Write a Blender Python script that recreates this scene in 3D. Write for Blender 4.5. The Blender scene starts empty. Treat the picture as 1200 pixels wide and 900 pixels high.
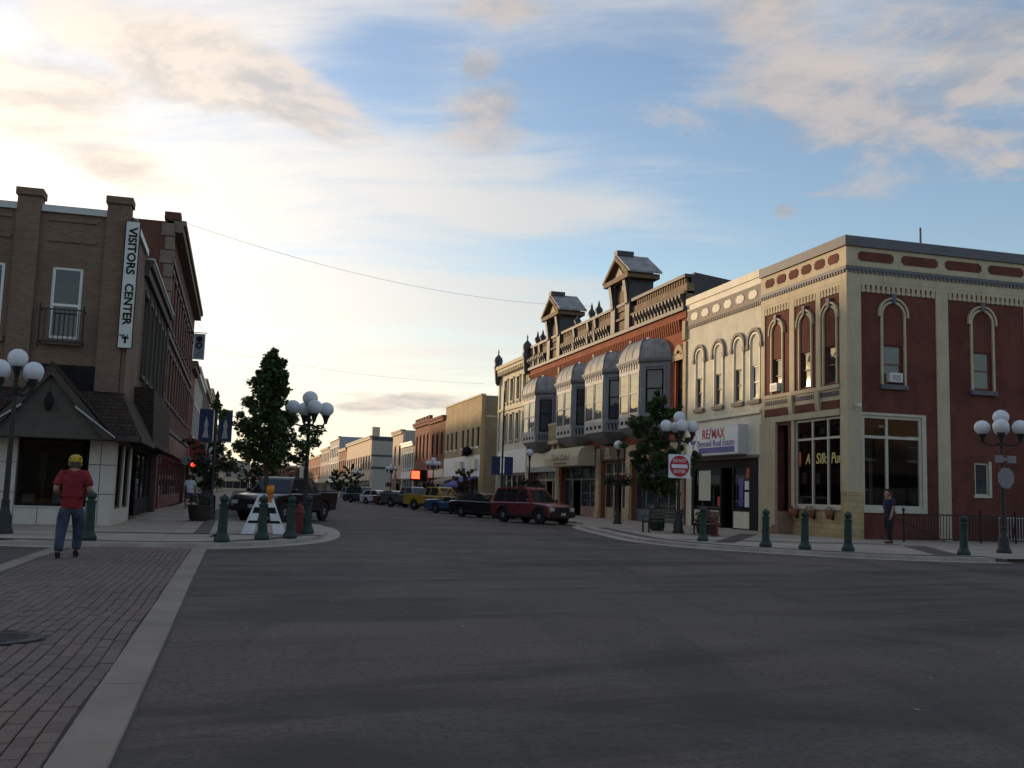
import bpy, bmesh, math, random
from math import sin, cos, pi, radians, sqrt, atan2
from mathutils import Vector, Matrix
random.seed(11)
SC = bpy.context.scene
COL = SC.collection

# ------------------------------------------------------------------ camera
F_PX, CAM_H = 1160.0, 1.4
RX = Vector((0.9628310755607148, 0.05838282343556338, 0.2637191040904868))
RY = Vector((-0.2684552668084303, 0.09912194466772811, 0.9581787984547051))
RZ = Vector((0.029800833166401256, -0.9933611055467089, 0.11111086503852194))
cam_d = bpy.data.cameras.new('camera')
cam_d.sensor_fit = 'HORIZONTAL'
cam_d.sensor_width = 36.0
cam_d.lens = 36.0 * F_PX / 1200.0
cam_d.clip_start = 0.1
cam_d.clip_end = 6000.0
cam = bpy.data.objects.new('camera', cam_d)
COL.objects.link(cam)
# columns: camera right, camera up, camera backwards, in world axes
M = Matrix(((RX[0], -RX[1], -RX[2], 0.0), (RY[0], -RY[1], -RY[2], 0.0), (RZ[0], -RZ[1], -RZ[2], CAM_H), (0, 0, 0, 1)))
cam.matrix_world = M
SC.camera = cam

# ------------------------------------------------------------------ light
SUN_AZ = radians(33.0)      # west of the street axis
SUN_EL = radians(5.6)
SUN_DIR = Vector((-sin(SUN_AZ) * cos(SUN_EL), cos(SUN_AZ) * cos(SUN_EL), sin(SUN_EL)))
sun_d = bpy.data.lights.new('sun', 'SUN')
sun_d.energy = 1.3
sun_d.angle = radians(2.0)
sun_d.color = (1.0, 0.80, 0.58)
sun = bpy.data.objects.new('sun', sun_d)
COL.objects.link(sun)
sun.location = (-60, 60, 40)
sun.rotation_euler = (-SUN_DIR).to_track_quat('-Z', 'Y').to_euler()

world = bpy.data.worlds.new('World')
SC.world = world
world.use_nodes = True
SKY_STRENGTH = 0.15
EXPOSURE = 1.25
SC.view_settings.view_transform = 'Standard'
SC.view_settings.look = 'None'
SC.view_settings.gamma = 1.0
SC.view_settings.use_curve_mapping = False
SC.view_settings.exposure = EXPOSURE
SC.view_settings.use_white_balance = True      # the photograph's warm white balance
SC.view_settings.white_balance_temperature = 8000.0
SC.view_settings.white_balance_tint = 13.0


class NT:
    """small helper to write node trees as expressions"""
    def __init__(self, tree):
        self.t = tree
    def n(self, typ, **kw):
        nd = self.t.nodes.new(typ)
        for k, v in kw.items():
            setattr(nd, k, v)
        return nd
    def put(self, sock, v):
        if hasattr(v, 'is_output') or hasattr(v, 'links'):
            self.t.links.new(v, sock)
        elif v is not None:
            if isinstance(v, (tuple, list)) and len(v) == 3 and sock.type == 'RGBA':
                v = (v[0], v[1], v[2], 1.0)
            sock.default_value = v
    def math(self, op, a, b=None, c=None, clamp=False):
        nd = self.n('ShaderNodeMath', operation=op, use_clamp=clamp)
        for i, v in enumerate((a, b, c)):
            if v is not None:
                self.put(nd.inputs[i], v)
        return nd.outputs[0]
    def vmath(self, op, a, b=None, out=0):
        nd = self.n('ShaderNodeVectorMath', operation=op)
        self.put(nd.inputs[0], a)
        if b is not None:
            self.put(nd.inputs[1], b)
        return nd.outputs[out]
    def mix(self, fac, a, b, blend='MIX'):
        nd = self.n('ShaderNodeMix', data_type='RGBA', blend_type=blend)
        self.put(nd.inputs[0], fac); self.put(nd.inputs[6], a); self.put(nd.inputs[7], b)
        return nd.outputs[2]
    def noise(self, vec, scale, detail=4.0, rough=0.55, dist=0.0):
        nd = self.n('ShaderNodeTexNoise')
        if vec is not None:
            self.put(nd.inputs['Vector'], vec)
        nd.inputs['Scale'].default_value = scale
        nd.inputs['Detail'].default_value = detail
        nd.inputs['Roughness'].default_value = rough
        nd.inputs['Distortion'].default_value = dist
        return nd.outputs['Fac']
    def smooth(self, v, lo, hi, a=0.0, b=1.0):
        nd = self.n('ShaderNodeMapRange', interpolation_type='SMOOTHSTEP')
        self.put(nd.inputs[0], v)
        for i, x in enumerate((lo, hi, a, b)):
            nd.inputs[i + 1].default_value = x
        return nd.outputs[0]
    def sep(self, v):
        nd = self.n('ShaderNodeSeparateXYZ'); self.put(nd.inputs[0], v)
        return nd.outputs[0], nd.outputs[1], nd.outputs[2]
    def comb(self, x, y, z):
        nd = self.n('ShaderNodeCombineXYZ')
        for i, v in enumerate((x, y, z)):
            self.put(nd.inputs[i], v)
        return nd.outputs[0]


def px_dir(px, py):
    c = Vector((px - 600.0, py - 450.0, F_PX))
    d = Vector((RX.dot(c), RY.dot(c), RZ.dot(c))).normalized()
    return atan2(d.x, d.y), math.asin(d.z)


def build_sky():
    t = world.node_tree
    t.nodes.clear()
    N = NT(t)
    sky = N.n('ShaderNodeTexSky', sky_type='NISHITA')
    sky.sun_disc = False
    sky.sun_elevation = SUN_EL
    sky.sun_rotation = -SUN_AZ
    sky.altitude = 200.0
    sky.air_density = 1.0
    sky.dust_density = 0.7
    sky.ozone_density = 2.2
    co = N.n('ShaderNodeTexCoord').outputs['Generated']
    d = N.vmath('NORMALIZE', co)
    x, y, z = N.sep(d)
    zc = N.math('MAXIMUM', z, 0.0)
    inv = N.math('DIVIDE', 1.0, N.math('ADD', zc, 0.11))
    px_, py_ = N.math('MULTIPLY', x, inv), N.math('MULTIPLY', y, inv)
    plane = N.comb(px_, py_, 0.0)
    az = N.math('ARCTAN2', x, y)
    el = N.math('ARCSINE', z)
    # streaky high veil: noise stretched across the view, warped
    warp = N.noise(plane, 0.55, 3.0, 0.5)
    wv = N.vmath('ADD', plane, N.comb(N.math('MULTIPLY', warp, 0.9), N.math('MULTIPLY', warp, 0.5), 0.0))
    sx, sy, _ = N.sep(wv)
    ca, sa = cos(radians(22)), sin(radians(22))
    ru = N.math('ADD', N.math('MULTIPLY', sx, ca), N.math('MULTIPLY', sy, -sa))
    rv = N.math('ADD', N.math('MULTIPLY', sx, sa), N.math('MULTIPLY', sy, ca))
    streak = N.noise(N.comb(N.math('MULTIPLY', ru, 0.55), N.math('MULTIPLY', rv, 1.9), 3.7), 1.2, 12.0, 0.63)
    fine = N.noise(N.comb(N.math('MULTIPLY', ru, 0.8), N.math('MULTIPLY', rv, 3.2), 9.1), 2.6, 7.0, 0.62)
    puff = N.noise(N.comb(px_, py_, 1.3), 2.5, 11.0, 0.62, 0.35)

    def blob(cx, cy, wx, wy, rot=0.0):
        a0, e0 = px_dir(cx, cy)
        du = N.math('SUBTRACT', az, a0)
        dv = N.math('SUBTRACT', el, e0)
        c, s = cos(rot), sin(rot)
        u = N.math('DIVIDE', N.math('ADD', N.math('MULTIPLY', du, c), N.math('MULTIPLY', dv, s)), wx / F_PX)
        v = N.math('DIVIDE', N.math('ADD', N.math('MULTIPLY', du, -s), N.math('MULTIPLY', dv, c)), wy / F_PX)
        r = N.math('SQRT', N.math('ADD', N.math('MULTIPLY', u, u), N.math('MULTIPLY', v, v)))
        return N.math('SUBTRACT', 1.0, r)
    def union(lst):
        o = lst[0]
        for b in lst[1:]:
            o = N.math('MAXIMUM', o, b)
        return o
    # the veil in view; elsewhere the noise alone decides, at the same average cover
    veil_b = union([blob(330, 360, 560, 170, 0.0), blob(120, 210, 480, 130, 0.0), blob(520, 225, 420, 62, -0.22),
                    blob(660, 235, 330, 50, -0.18), blob(300, 470, 520, 90)])
    clear_b = N.math('MAXIMUM', union([blob(1020, 250, 420, 150, -0.1), blob(820, 330, 260, 120, -0.3), blob(450, 60, 120, 60), blob(700, 90, 220, 70, 0.1)]), 0.0)
    veil_b = N.math('SUBTRACT', N.math('MAXIMUM', veil_b, -0.02), N.math('MULTIPLY', clear_b, 0.9))
    vd = N.math('ADD', N.math('MULTIPLY', veil_b, 0.60), N.math('ADD', N.math('MULTIPLY', streak, 1.9), N.math('MULTIPLY', fine, 0.8)))
    veil = N.smooth(vd, 1.05, 1.95)
    cum_b = union([blob(200, 60, 200, 62, -0.25), blob(40, 110, 150, 60, 0.1), blob(300, 100, 130, 50, -0.3), blob(575, 128, 62, 46, 0.2),
                   blob(560, 80, 34, 22), blob(905, 10, 150, 110, -0.3), blob(1010, 120, 260, 125, -0.3), blob(1130, 50, 260, 150, -0.1), blob(1110, 160, 140, 45, -0.2),
                   blob(918, 247, 26, 15), blob(600, 10, 120, 24), blob(130, 195, 90, 34, -0.1), blob(1180, 190, 60, 30), blob(480, 470, 80, 12), blob(430, 478, 60, 9)])
    cum_b = N.math('SUBTRACT', N.math('MAXIMUM', cum_b, -0.62), N.math('MULTIPLY', clear_b, 0.5))
    cd = N.math('ADD', N.math('MULTIPLY', cum_b, 0.55), N.math('MULTIPLY', N.math('SUBTRACT', puff, 0.5), 1.9))
    cum = N.smooth(cd, 0.02, 0.40)
    # shading of the clouds: warm on the side of the sun, grey-lilac where thick and away from it
    sd = N.vmath('DOT_PRODUCT', d, tuple(SUN_DIR), out=1)
    sunward = N.smooth(sd, 0.60, 1.0)
    puff2 = N.noise(N.comb(N.math('ADD', px_, 0.055), N.math('ADD', py_, -0.075), 1.3), 2.5, 11.0, 0.62, 0.35)
    rel = N.smooth(N.math('SUBTRACT', puff, puff2), -0.09, 0.09)
    k = 1.0 / (SKY_STRENGTH * 2 ** EXPOSURE)
    warm = N.mix(sunward, (0.58 * k, 0.565 * k, 0.59 * k), (1.14 * k, 1.08 * k, 1.03 * k))
    cold = N.mix(sunward, (0.36 * k, 0.42 * k, 0.52 * k), (0.78 * k, 0.76 * k, 0.76 * k))
    cumc = N.mix(rel, cold, warm)
    veilc = N.mix(sunward, (0.66 * k, 0.74 * k, 0.84 * k), (1.32 * k, 1.31 * k, 1.30 * k))
    # thin cloud lit up round the sun, which stands just left of the frame
    halo = N.smooth(sd, 0.90, 1.0)
    veilc = N.mix(halo, veilc, (2.4 * k, 2.3 * k, 2.15 * k))
    base = sky.outputs[0]
    gain = N.n('ShaderNodeHueSaturation')
    gain.inputs['Hue'].default_value = 0.512
    gain.inputs['Saturation'].default_value = 1.12
    N.put(gain.inputs['Color'], base)
    c1 = N.mix(N.math('ADD', N.math('MULTIPLY', veil, 0.78), 0.05), gain.outputs[0], veilc)
    # pale haze low over the horizon
    hz = N.math('MULTIPLY', N.smooth(el, -0.02, 0.20, 1.0, 0.0), 0.88)
    hazec = N.mix(N.smooth(sd, 0.2, 0.95), (0.60 * k, 0.70 * k, 0.80 * k), (1.0 * k, 1.02 * k, 1.04 * k))
    c1 = N.mix(hz, c1, hazec)
    c2 = N.mix(N.math('MULTIPLY', cum, 0.72), c1, cumc)
    bg = N.n('ShaderNodeBackground')
    N.put(bg.inputs['Color'], c2)
    bg.inputs['Strength'].default_value = SKY_STRENGTH
    out = N.n('ShaderNodeOutputWorld')
    t.links.new(bg.outputs[0], out.inputs[0])


build_sky()

# ------------------------------------------------------------------ materials
MATS = {}


def mat(name, color, rough=0.7, metal=0.0, var=0.12, scale=3.0, bump=0.0, bscale=40.0, spec=0.4, fine=0.0, stain=0.0):
    if name in MATS:
        return MATS[name]
    m = bpy.data.materials.new(name)
    m.use_nodes = True
    N = NT(m.node_tree)
    b = m.node_tree.nodes['Principled BSDF']
    b.inputs['Roughness'].default_value = rough
    b.inputs['Metallic'].default_value = metal
    b.inputs['Specular IOR Level'].default_value = spec
    co = N.n('ShaderNodeTexCoord').outputs['Object']
    c = color
    if var > 0:
        f = N.noise(co, scale, 6.0, 0.6)
        f = N.smooth(f, 0.25, 0.75)
        lo = tuple(max(0.0, v * (1 - var)) for v in color)
        hi = tuple(min(1.0, v * (1 + var)) for v in color)
        c = N.mix(f, lo, hi)
    if stain > 0:
        x, y, z = N.sep(co)
        st = N.noise(N.comb(N.math('MULTIPLY', x, 2.2), N.math('MULTIPLY', y, 2.2), N.math('MULTIPLY', z, 0.22)), 1.6, 6.0, 0.65)
        c = N.mix(N.math('MULTIPLY', N.smooth(st, 0.48, 0.8), stain), c, tuple(v * 0.45 for v in color))
    if fine > 0:
        g = N.noise(co, bscale * 2.0, 2.0, 0.6)
        c = N.mix(N.math('MULTIPLY', N.smooth(g, 0.35, 0.7), fine), c, tuple(v * 0.5 for v in color))
    N.put(b.inputs['Base Color'], c)
    if bump > 0:
        bp = N.n('ShaderNodeBump')
        bp.inputs['Strength'].default_value = bump
        bp.inputs['Distance'].default_value = 0.02
        N.put(bp.inputs['Height'], N.noise(co, bscale, 5.0, 0.6))
        N.put(b.inputs['Normal'], bp.outputs[0])
    MATS[name] = m
    return m


def brick_mat(name, c1, c2, mortar, bw=0.215, bh=0.075, mort=0.012, rough=0.85, bump=0.5, stain=0.25, big=0.15):
    if name in MATS:
        return MATS[name]
    m = bpy.data.materials.new(name)
    m.use_nodes = True
    N = NT(m.node_tree)
    b = m.node_tree.nodes['Principled BSDF']
    b.inputs['Roughness'].default_value = rough
    b.inputs['Specular IOR Level'].default_value = 0.25
    co = N.n('ShaderNodeTexCoord').outputs['Object']
    x, y, z = N.sep(co)
    v = N.comb(N.math('ADD', x, y), z, 0.0)
    br = N.n('ShaderNodeTexBrick')
    N.put(br.inputs['Vector'], v)
    br.inputs['Scale'].default_value = 1.0
    br.inputs['Mortar Size'].default_value = mort
    br.inputs['Mortar Smooth'].default_value = 0.2
    br.inputs['Brick Width'].default_value = bw
    br.inputs['Row Height'].default_value = bh
    N.put(br.inputs['Color1'], c1); N.put(br.inputs['Color2'], c2); N.put(br.inputs['Mortar'], mortar)
    n = N.smooth(N.noise(co, 0.7, 6.0, 0.62), 0.3, 0.7, 1.0 - big, 1.0 + big)
    c = N.mix(1.0, br.outputs['Color'], N.comb(n, n, n), 'MULTIPLY')
    if stain > 0:
        st = N.noise(N.comb(N.math('MULTIPLY', x, 1.8), N.math('MULTIPLY', y, 1.8), N.math('MULTIPLY', z, 0.2)), 1.5, 6.0, 0.66)
        c = N.mix(N.math('MULTIPLY', N.smooth(st, 0.5, 0.82), stain), c, tuple(q * 0.4 for q in c1))
    N.put(b.inputs['Base Color'], c)
    bp = N.n('ShaderNodeBump')
    bp.inputs['Strength'].default_value = bump
    bp.inputs['Distance'].default_value = 0.01
    hgt = N.math('ADD', N.math('MULTIPLY', br.outputs['Fac'], -1.0), N.math('MULTIPLY', N.noise(co, 45.0, 3.0), 0.35))
    N.put(bp.inputs['Height'], hgt)
    N.put(b.inputs['Normal'], bp.outputs[0])
    MATS[name] = m
    return m


def pane_mat(name, color=(0.02, 0.024, 0.028), rough=0.03, spec=0.6):
    """window glass with the dark room behind it"""
    if name in MATS:
        return MATS[name]
    m = bpy.data.materials.new(name)
    m.use_nodes = True
    N = NT(m.node_tree)
    b = m.node_tree.nodes['Principled BSDF']
    b.inputs['Roughness'].default_value = rough
    b.inputs['Specular IOR Level'].default_value = spec
    co = N.n('ShaderNodeTexCoord').outputs['Object']
    f = N.smooth(N.noise(co, 0.9, 4.0), 0.35, 0.7)
    N.put(b.inputs['Base Color'], N.mix(f, color, tuple(c * 1.7 for c in color)))
    bp = N.n('ShaderNodeBump')
    bp.inputs['Strength'].default_value = 0.06
    bp.inputs['Distance'].default_value = 0.05
    N.put(bp.inputs['Height'], N.noise(co, 1.6, 2.0))
    N.put(b.inputs['Normal'], bp.outputs[0])
    MATS[name] = m
    return m


def clear_glass(name='shop_glass', tint=(0.62, 0.66, 0.66)):
    if name in MATS:
        return MATS[name]
    m = bpy.data.materials.new(name)
    m.use_nodes = True
    t = m.node_tree
    t.nodes.clear()
    N = NT(t)
    tr = N.n('ShaderNodeBsdfTransparent'); tr.inputs[0].default_value = (*tint, 1)
    gl = N.n('ShaderNodeBsdfGlossy'); gl.inputs['Roughness'].default_value = 0.02
    fr = N.n('ShaderNodeFresnel'); fr.inputs['IOR'].default_value = 1.52
    mx = N.n('ShaderNodeMixShader')
    t.links.new(N.math('MULTIPLY', fr.outputs[0], 1.6, clamp=True), mx.inputs[0])
    t.links.new(tr.outputs[0], mx.inputs[1]); t.links.new(gl.outputs[0], mx.inputs[2])
    o = N.n('ShaderNodeOutputMaterial')
    t.links.new(mx.outputs[0], o.inputs[0])
    MATS[name] = m
    return m


def emit_mat(name, color, strength):
    if name in MATS:
        return MATS[name]
    m = bpy.data.materials.new(name)
    m.use_nodes = True
    b = m.node_tree.nodes['Principled BSDF']
    b.inputs['Base Color'].default_value = (*color, 1)
    b.inputs['Emission Color'].default_value = (*color, 1)
    b.inputs['Emission Strength'].default_value = strength
    MATS[name] = m
    return m


def asphalt_mat():
    m = bpy.data.materials.new('asphalt')
    m.use_nodes = True
    N = NT(m.node_tree)
    b = m.node_tree.nodes['Principled BSDF']
    b.inputs['Roughness'].default_value = 0.82
    b.inputs['Specular IOR Level'].default_value = 0.3
    co = N.n('ShaderNodeTexCoord').outputs['Object']
    x, y, z = N.sep(co)
    big = N.smooth(N.noise(co, 0.11, 5.0, 0.55, 0.4), 0.3, 0.7)
    agg = N.noise(co, 55.0, 3.0, 0.7)
    agg2 = N.smooth(N.noise(co, 130.0, 2.0, 0.6), 0.52, 0.72)
    c = N.mix(big, (0.068, 0.052, 0.042), (0.140, 0.108, 0.088))
    c = N.mix(N.math('MULTIPLY', N.smooth(agg, 0.36, 0.66), 0.7), c, (0.138, 0.110, 0.092))
    c = N.mix(N.math('MULTIPLY', agg2, 0.25), c, (0.22, 0.195, 0.175))
    # tyre-darkened smudges: two crossing directions of travel, broken up by patchy noise
    def smear(ang, su, sv, seed, lo, hi):
        ca_, sa_ = cos(ang), sin(ang)
        u = N.math('ADD', N.math('MULTIPLY', x, ca_), N.math('MULTIPLY', y, sa_))
        v = N.math('ADD', N.math('MULTIPLY', x, -sa_), N.math('MULTIPLY', y, ca_))
        return N.smooth(N.noise(N.comb(N.math('MULTIPLY', u, su), N.math('MULTIPLY', v, sv), seed), 1.0, 7.0, 0.66, 0.35), lo, hi)
    patch = N.smooth(N.noise(co, 0.16, 4.0, 0.6, 0.8), 0.34, 0.54)
    c = N.mix(N.math('MULTIPLY', N.math('MULTIPLY', smear(radians(12), 0.13, 0.85, 2.0, 0.44, 0.59), patch), 0.75), c, (0.032, 0.026, 0.023))
    c = N.mix(N.math('MULTIPLY', smear(radians(78), 0.10, 0.75, 7.0, 0.48, 0.66), 0.6), c, (0.046, 0.039, 0.036))
    c = N.mix(N.math('MULTIPLY', smear(radians(-25), 0.25, 0.6, 11.0, 0.5, 0.68), 0.5), c, (0.125, 0.108, 0.096))
    grit = N.noise(co, 17.0, 4.0, 0.75)
    c = N.mix(N.math('MULTIPLY', N.smooth(grit, 0.44, 0.62), 0.5), c, (0.034, 0.029, 0.027))
    spot = N.smooth(N.noise(co, 0.45, 7.0, 0.70, 0.6), 0.60, 0.72)
    c = N.mix(N.math('MULTIPLY', spot, 0.8), c, (0.030, 0.026, 0.024))
    oil = N.smooth(N.noise(co, 2.3, 3.0, 0.5), 0.70, 0.78)
    c = N.mix(N.math('MULTIPLY', oil, 0.6), c, (0.026, 0.023, 0.021))
    # cracks sealed with tar
    vo = N.n('ShaderNodeTexVoronoi', feature='DISTANCE_TO_EDGE')
    wob = N.vmath('ADD', co, N.comb(N.math('MULTIPLY', N.noise(co, 1.3, 4.0), 1.1), N.math('MULTIPLY', N.noise(co, 1.7, 4.0), 1.1), 0.0))
    N.put(vo.inputs['Vector'], wob); vo.inputs['Scale'].default_value = 0.11
    cr = N.smooth(vo.outputs['Distance'], 0.0015, 0.006, 1.0, 0.0)
    c = N.mix(N.math('MULTIPLY', cr, 0.22), c, (0.022, 0.022, 0.024))
    N.put(b.inputs['Base Color'], c)
    N.put(b.inputs['Roughness'], N.math('SUBTRACT', 0.86, N.math('MULTIPLY', spot, 0.2)))
    bp = N.n('ShaderNodeBump')
    bp.inputs['Strength'].default_value = 0.45
    bp.inputs['Distance'].default_value = 0.008
    N.put(bp.inputs['Height'], N.math('ADD', agg, N.math('MULTIPLY', agg2, 0.6)))
    N.put(b.inputs['Normal'], bp.outputs[0])
    return m


def shingle_mat(name, color):
    return brick_mat(name, color, tuple(c * 0.6 for c in color), tuple(c * 0.25 for c in color), bw=0.16, bh=0.11, mort=0.01, bump=0.9, stain=0.3)


# ------------------------------------------------------------------ mesh helpers
class Frame:
    """facade coordinates: u along the wall, d out of the wall, z up"""
    def __init__(self, o, u, d):
        self.o, self.u, self.d = Vector(o), Vector(u), Vector(d)
        self.flip = self.u.cross(self.d).z < 0
    def P(self, u, d, z):
        return self.o + self.u * u + self.d * d + Vector((0, 0, z))


W = Frame((0, 0, 0), (1, 0, 0), (0, 1, 0))
FR = Frame((22.8, 0, 0), (0, 1, 0), (-1, 0, 0))      # right-hand row, u = world y
FL = Frame((-3.6, 0, 0), (0, 1, 0), (1, 0, 0))       # left-hand row, u = world y
FS = Frame((0, 33.5, 0), (1, 0, 0), (0, -1, 0))      # side of the corner building, u = world x
FV = Frame((0, 32.5, 0), (1, 0, 0), (0, -1, 0))      # front of the visitors centre, u = world x


class MB:
    def __init__(self, fr=W):
        self.v, self.f, self.fr = [], [], fr
    def add(self, pts, faces):
        n = len(self.v)
        self.v += [self.fr.P(*p) for p in pts]
        for q in faces:
            q = [i + n for i in q]
            self.f.append(q[::-1] if self.fr.flip else q)
        return self
    def box(self, a0, a1, b0, b1, c0, c1):
        if a0 > a1: a0, a1 = a1, a0
        if b0 > b1: b0, b1 = b1, b0
        if c0 > c1: c0, c1 = c1, c0
        return self.add([(a0, b0, c0), (a1, b0, c0), (a1, b1, c0), (a0, b1, c0), (a0, b0, c1), (a1, b0, c1), (a1, b1, c1), (a0, b1, c1)],
                        [(3, 2, 1, 0), (4, 5, 6, 7), (0, 1, 5, 4), (1, 2, 6, 5), (2, 3, 7, 6), (3, 0, 4, 7)])
    def bbox(self, a0, a1, b0, b1, c0, c1, bv=0.01):
        """box with chamfered top rim"""
        bv = min(bv, abs(a1 - a0) * .4, abs(b1 - b0) * .4, abs(c1 - c0) * .4)
        self.add([(a0, b0, c0), (a1, b0, c0), (a1, b1, c0), (a0, b1, c0), (a0, b0, c1 - bv), (a1, b0, c1 - bv), (a1, b1, c1 - bv), (a0, b1, c1 - bv),
                  (a0 + bv, b0 + bv, c1), (a1 - bv, b0 + bv, c1), (a1 - bv, b1 - bv, c1), (a0 + bv, b1 - bv, c1)],
                 [(3, 2, 1, 0), (8, 9, 10, 11), (0, 1, 5, 4), (1, 2, 6, 5), (2, 3, 7, 6), (3, 0, 4, 7), (4, 5, 9, 8), (5, 6, 10, 9), (6, 7, 11, 10), (7, 4, 8, 11)])
        return self
    def prism(self, poly, d0, d1):
        """poly in (u,z), extruded from d0 to d1"""
        n = len(poly)
        pts = [(u, d0, z) for u, z in poly] + [(u, d1, z) for u, z in poly]
        fs = [tuple(range(n)), tuple(range(2 * n - 1, n - 1, -1))]
        fs += [((i + 1) % n, i, i + n, (i + 1) % n + n) for i in range(n)]
        return self.add(pts, fs)
    def sprism(self, poly, u0, u1):
        """poly in (d,z), extruded along u"""
        n = len(poly)
        pts = [(u0, d, z) for d, z in poly] + [(u1, d, z) for d, z in poly]
        fs = [tuple(range(n - 1, -1, -1)), tuple(range(n, 2 * n))]
        fs += [(i, (i + 1) % n, (i + 1) % n + n, i + n) for i in range(n)]
        return self.add(pts, fs)
    def hprism(self, poly, z0, z1):
        """poly in (u,d), extruded up"""
        n = len(poly)
        pts = [(u, d, z0) for u, d in poly] + [(u, d, z1) for u, d in poly]
        fs = [tuple(range(n - 1, -1, -1)), tuple(range(n, 2 * n))]
        fs += [(i, (i + 1) % n, (i + 1) % n + n, i + n) for i in range(n)]
        return self.add(pts, fs)
    def lathe(self, prof, c=(0, 0, 0), n=12, cap=True):
        pts, fs = [], []
        for r, z in prof:
            for i in range(n):
                a = 2 * pi * i / n
                pts.append((c[0] + r * cos(a), c[1] + r * sin(a), c[2] + z))
        for j in range(len(prof) - 1):
            for i in range(n):
                k = (i + 1) % n
                fs.append((j * n + i, j * n + k, (j + 1) * n + k, (j + 1) * n + i))
        if cap:
            fs.append(tuple(range(n - 1, -1, -1)))
            m = (len(prof) - 1) * n
            fs.append(tuple(range(m, m + n)))
        return self.add(pts, fs)
    def tube(self, path, rad, n=8):
        path = [Vector(p) for p in path]
        if not isinstance(rad, (list, tuple)):
            rad = [rad] * len(path)
        pts, fs = [], []
        ref = Vector((0.31, 0.17, 0.93))
        for i, p in enumerate(path):
            t = (path[min(i + 1, len(path) - 1)] - path[max(i - 1, 0)])
            t = t.normalized() if t.length > 1e-9 else Vector((0, 0, 1))
            a = t.cross(ref)
            if a.length < 0.05:
                a = t.cross(Vector((1, 0, 0)))
            a.normalize()
            b = t.cross(a).normalized()
            for k in range(n):
                g = 2 * pi * k / n
                pts.append(tuple(p + (a * cos(g) + b * sin(g)) * rad[i]))
        for j in range(len(path) - 1):
            for k in range(n):
                l = (k + 1) % n
                fs.append((j * n + k, j * n + l, (j + 1) * n + l, (j + 1) * n + k))
        fs.append(tuple(range(n - 1, -1, -1)))
        m = (len(path) - 1) * n
        fs.append(tuple(range(m, m + n)))
        return self.add(pts, fs)
    def ball(self, c, r, n=14, m=9, sz=1.0):
        pts, fs = [(c[0], c[1], c[2] - r * sz)], []
        for j in range(1, m):
            t = -pi / 2 + pi * j / m
            for i in range(n):
                a = 2 * pi * i / n
                pts.append((c[0] + r * cos(t) * cos(a), c[1] + r * cos(t) * sin(a), c[2] + r * sin(t) * sz))
        pts.append((c[0], c[1], c[2] + r * sz))
        top = len(pts) - 1
        for i in range(n):
            k = (i + 1) % n
            fs.append((0, 1 + k, 1 + i))
            for j in range(m - 2):
                q = 1 + j * n
                fs.append((q + i, q + k, q + n + k, q + n + i))
            q = 1 + (m - 2) * n
            fs.append((q + i, q + k, top))
        return self.add(pts, fs)
    def arch(self, cu, cz, r0, r1, d0, d1, a0=0.0, a1=pi, n=12):
        """ring segment standing in the wall plane"""
        pts, fs = [], []
        for i in range(n + 1):
            a = a0 + (a1 - a0) * i / n
            for r, d in ((r0, d0), (r1, d0), (r1, d1), (r0, d1)):
                pts.append((cu + r * cos(a), d, cz + r * sin(a)))
        for i in range(n):
            p = i * 4
            for k in range(4):
                l = (k + 1) % 4
                fs.append((p + k, p + l, p + 4 + l, p + 4 + k))
        fs += [(3, 2, 1, 0), (n * 4, n * 4 + 1, n * 4 + 2, n * 4 + 3)]
        return self.add(pts, fs)
    def mesh(self, name, rel=Vector((0, 0, 0)), fixn=True):
        me = bpy.data.meshes.new(name)
        me.from_pydata([tuple(p - rel) for p in self.v], [], self.f)
        if fixn and len(self.f) < 40000:
            bm = bmesh.new(); bm.from_mesh(me)
            bmesh.ops.recalc_face_normals(bm, faces=bm.faces)
            bm.to_mesh(me); bm.free()
        me.update()
        return me
    def build(self, name, m, parent=None, smooth=False, fixn=True):
        rel = wloc(parent) if parent else Vector((0, 0, 0))
        me = self.mesh(name, rel, fixn)
        return link(name, me, m, parent, smooth)


def wloc(o):
    p = Vector((0, 0, 0))
    while o:
        p += o.location
        o = o.parent
    return p


def link(name, me, m, parent=None, smooth=False):
    if m is not None and len(me.materials) == 0:
        me.materials.append(m)
    if smooth:
        me.polygons.foreach_set('use_smooth', [True] * len(me.polygons))
        if smooth == 'auto':
            try:
                me.set_sharp_from_angle(angle=radians(35))
            except Exception:
                pass
    o = bpy.data.objects.new(name, me)
    COL.objects.link(o)
    o.parent = parent
    return o


def empty(name, loc, label=None, cat=None, group=None):
    o = bpy.data.objects.new(name, None)
    o.empty_display_size = 0.2
    COL.objects.link(o)
    o.location = loc
    return tag(o, label, cat, group)


def tag(o, label=None, cat=None, group=None, kind=None):
    if label: o['label'] = label
    if cat: o['category'] = cat
    if group: o['group'] = group
    if kind: o['kind'] = kind
    return o


def copy_tree(o, parent=None):
    c = o.copy()
    COL.objects.link(c)
    c.parent = parent
    for ch in list(o.children):
        copy_tree(ch, c)
    return c


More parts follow.
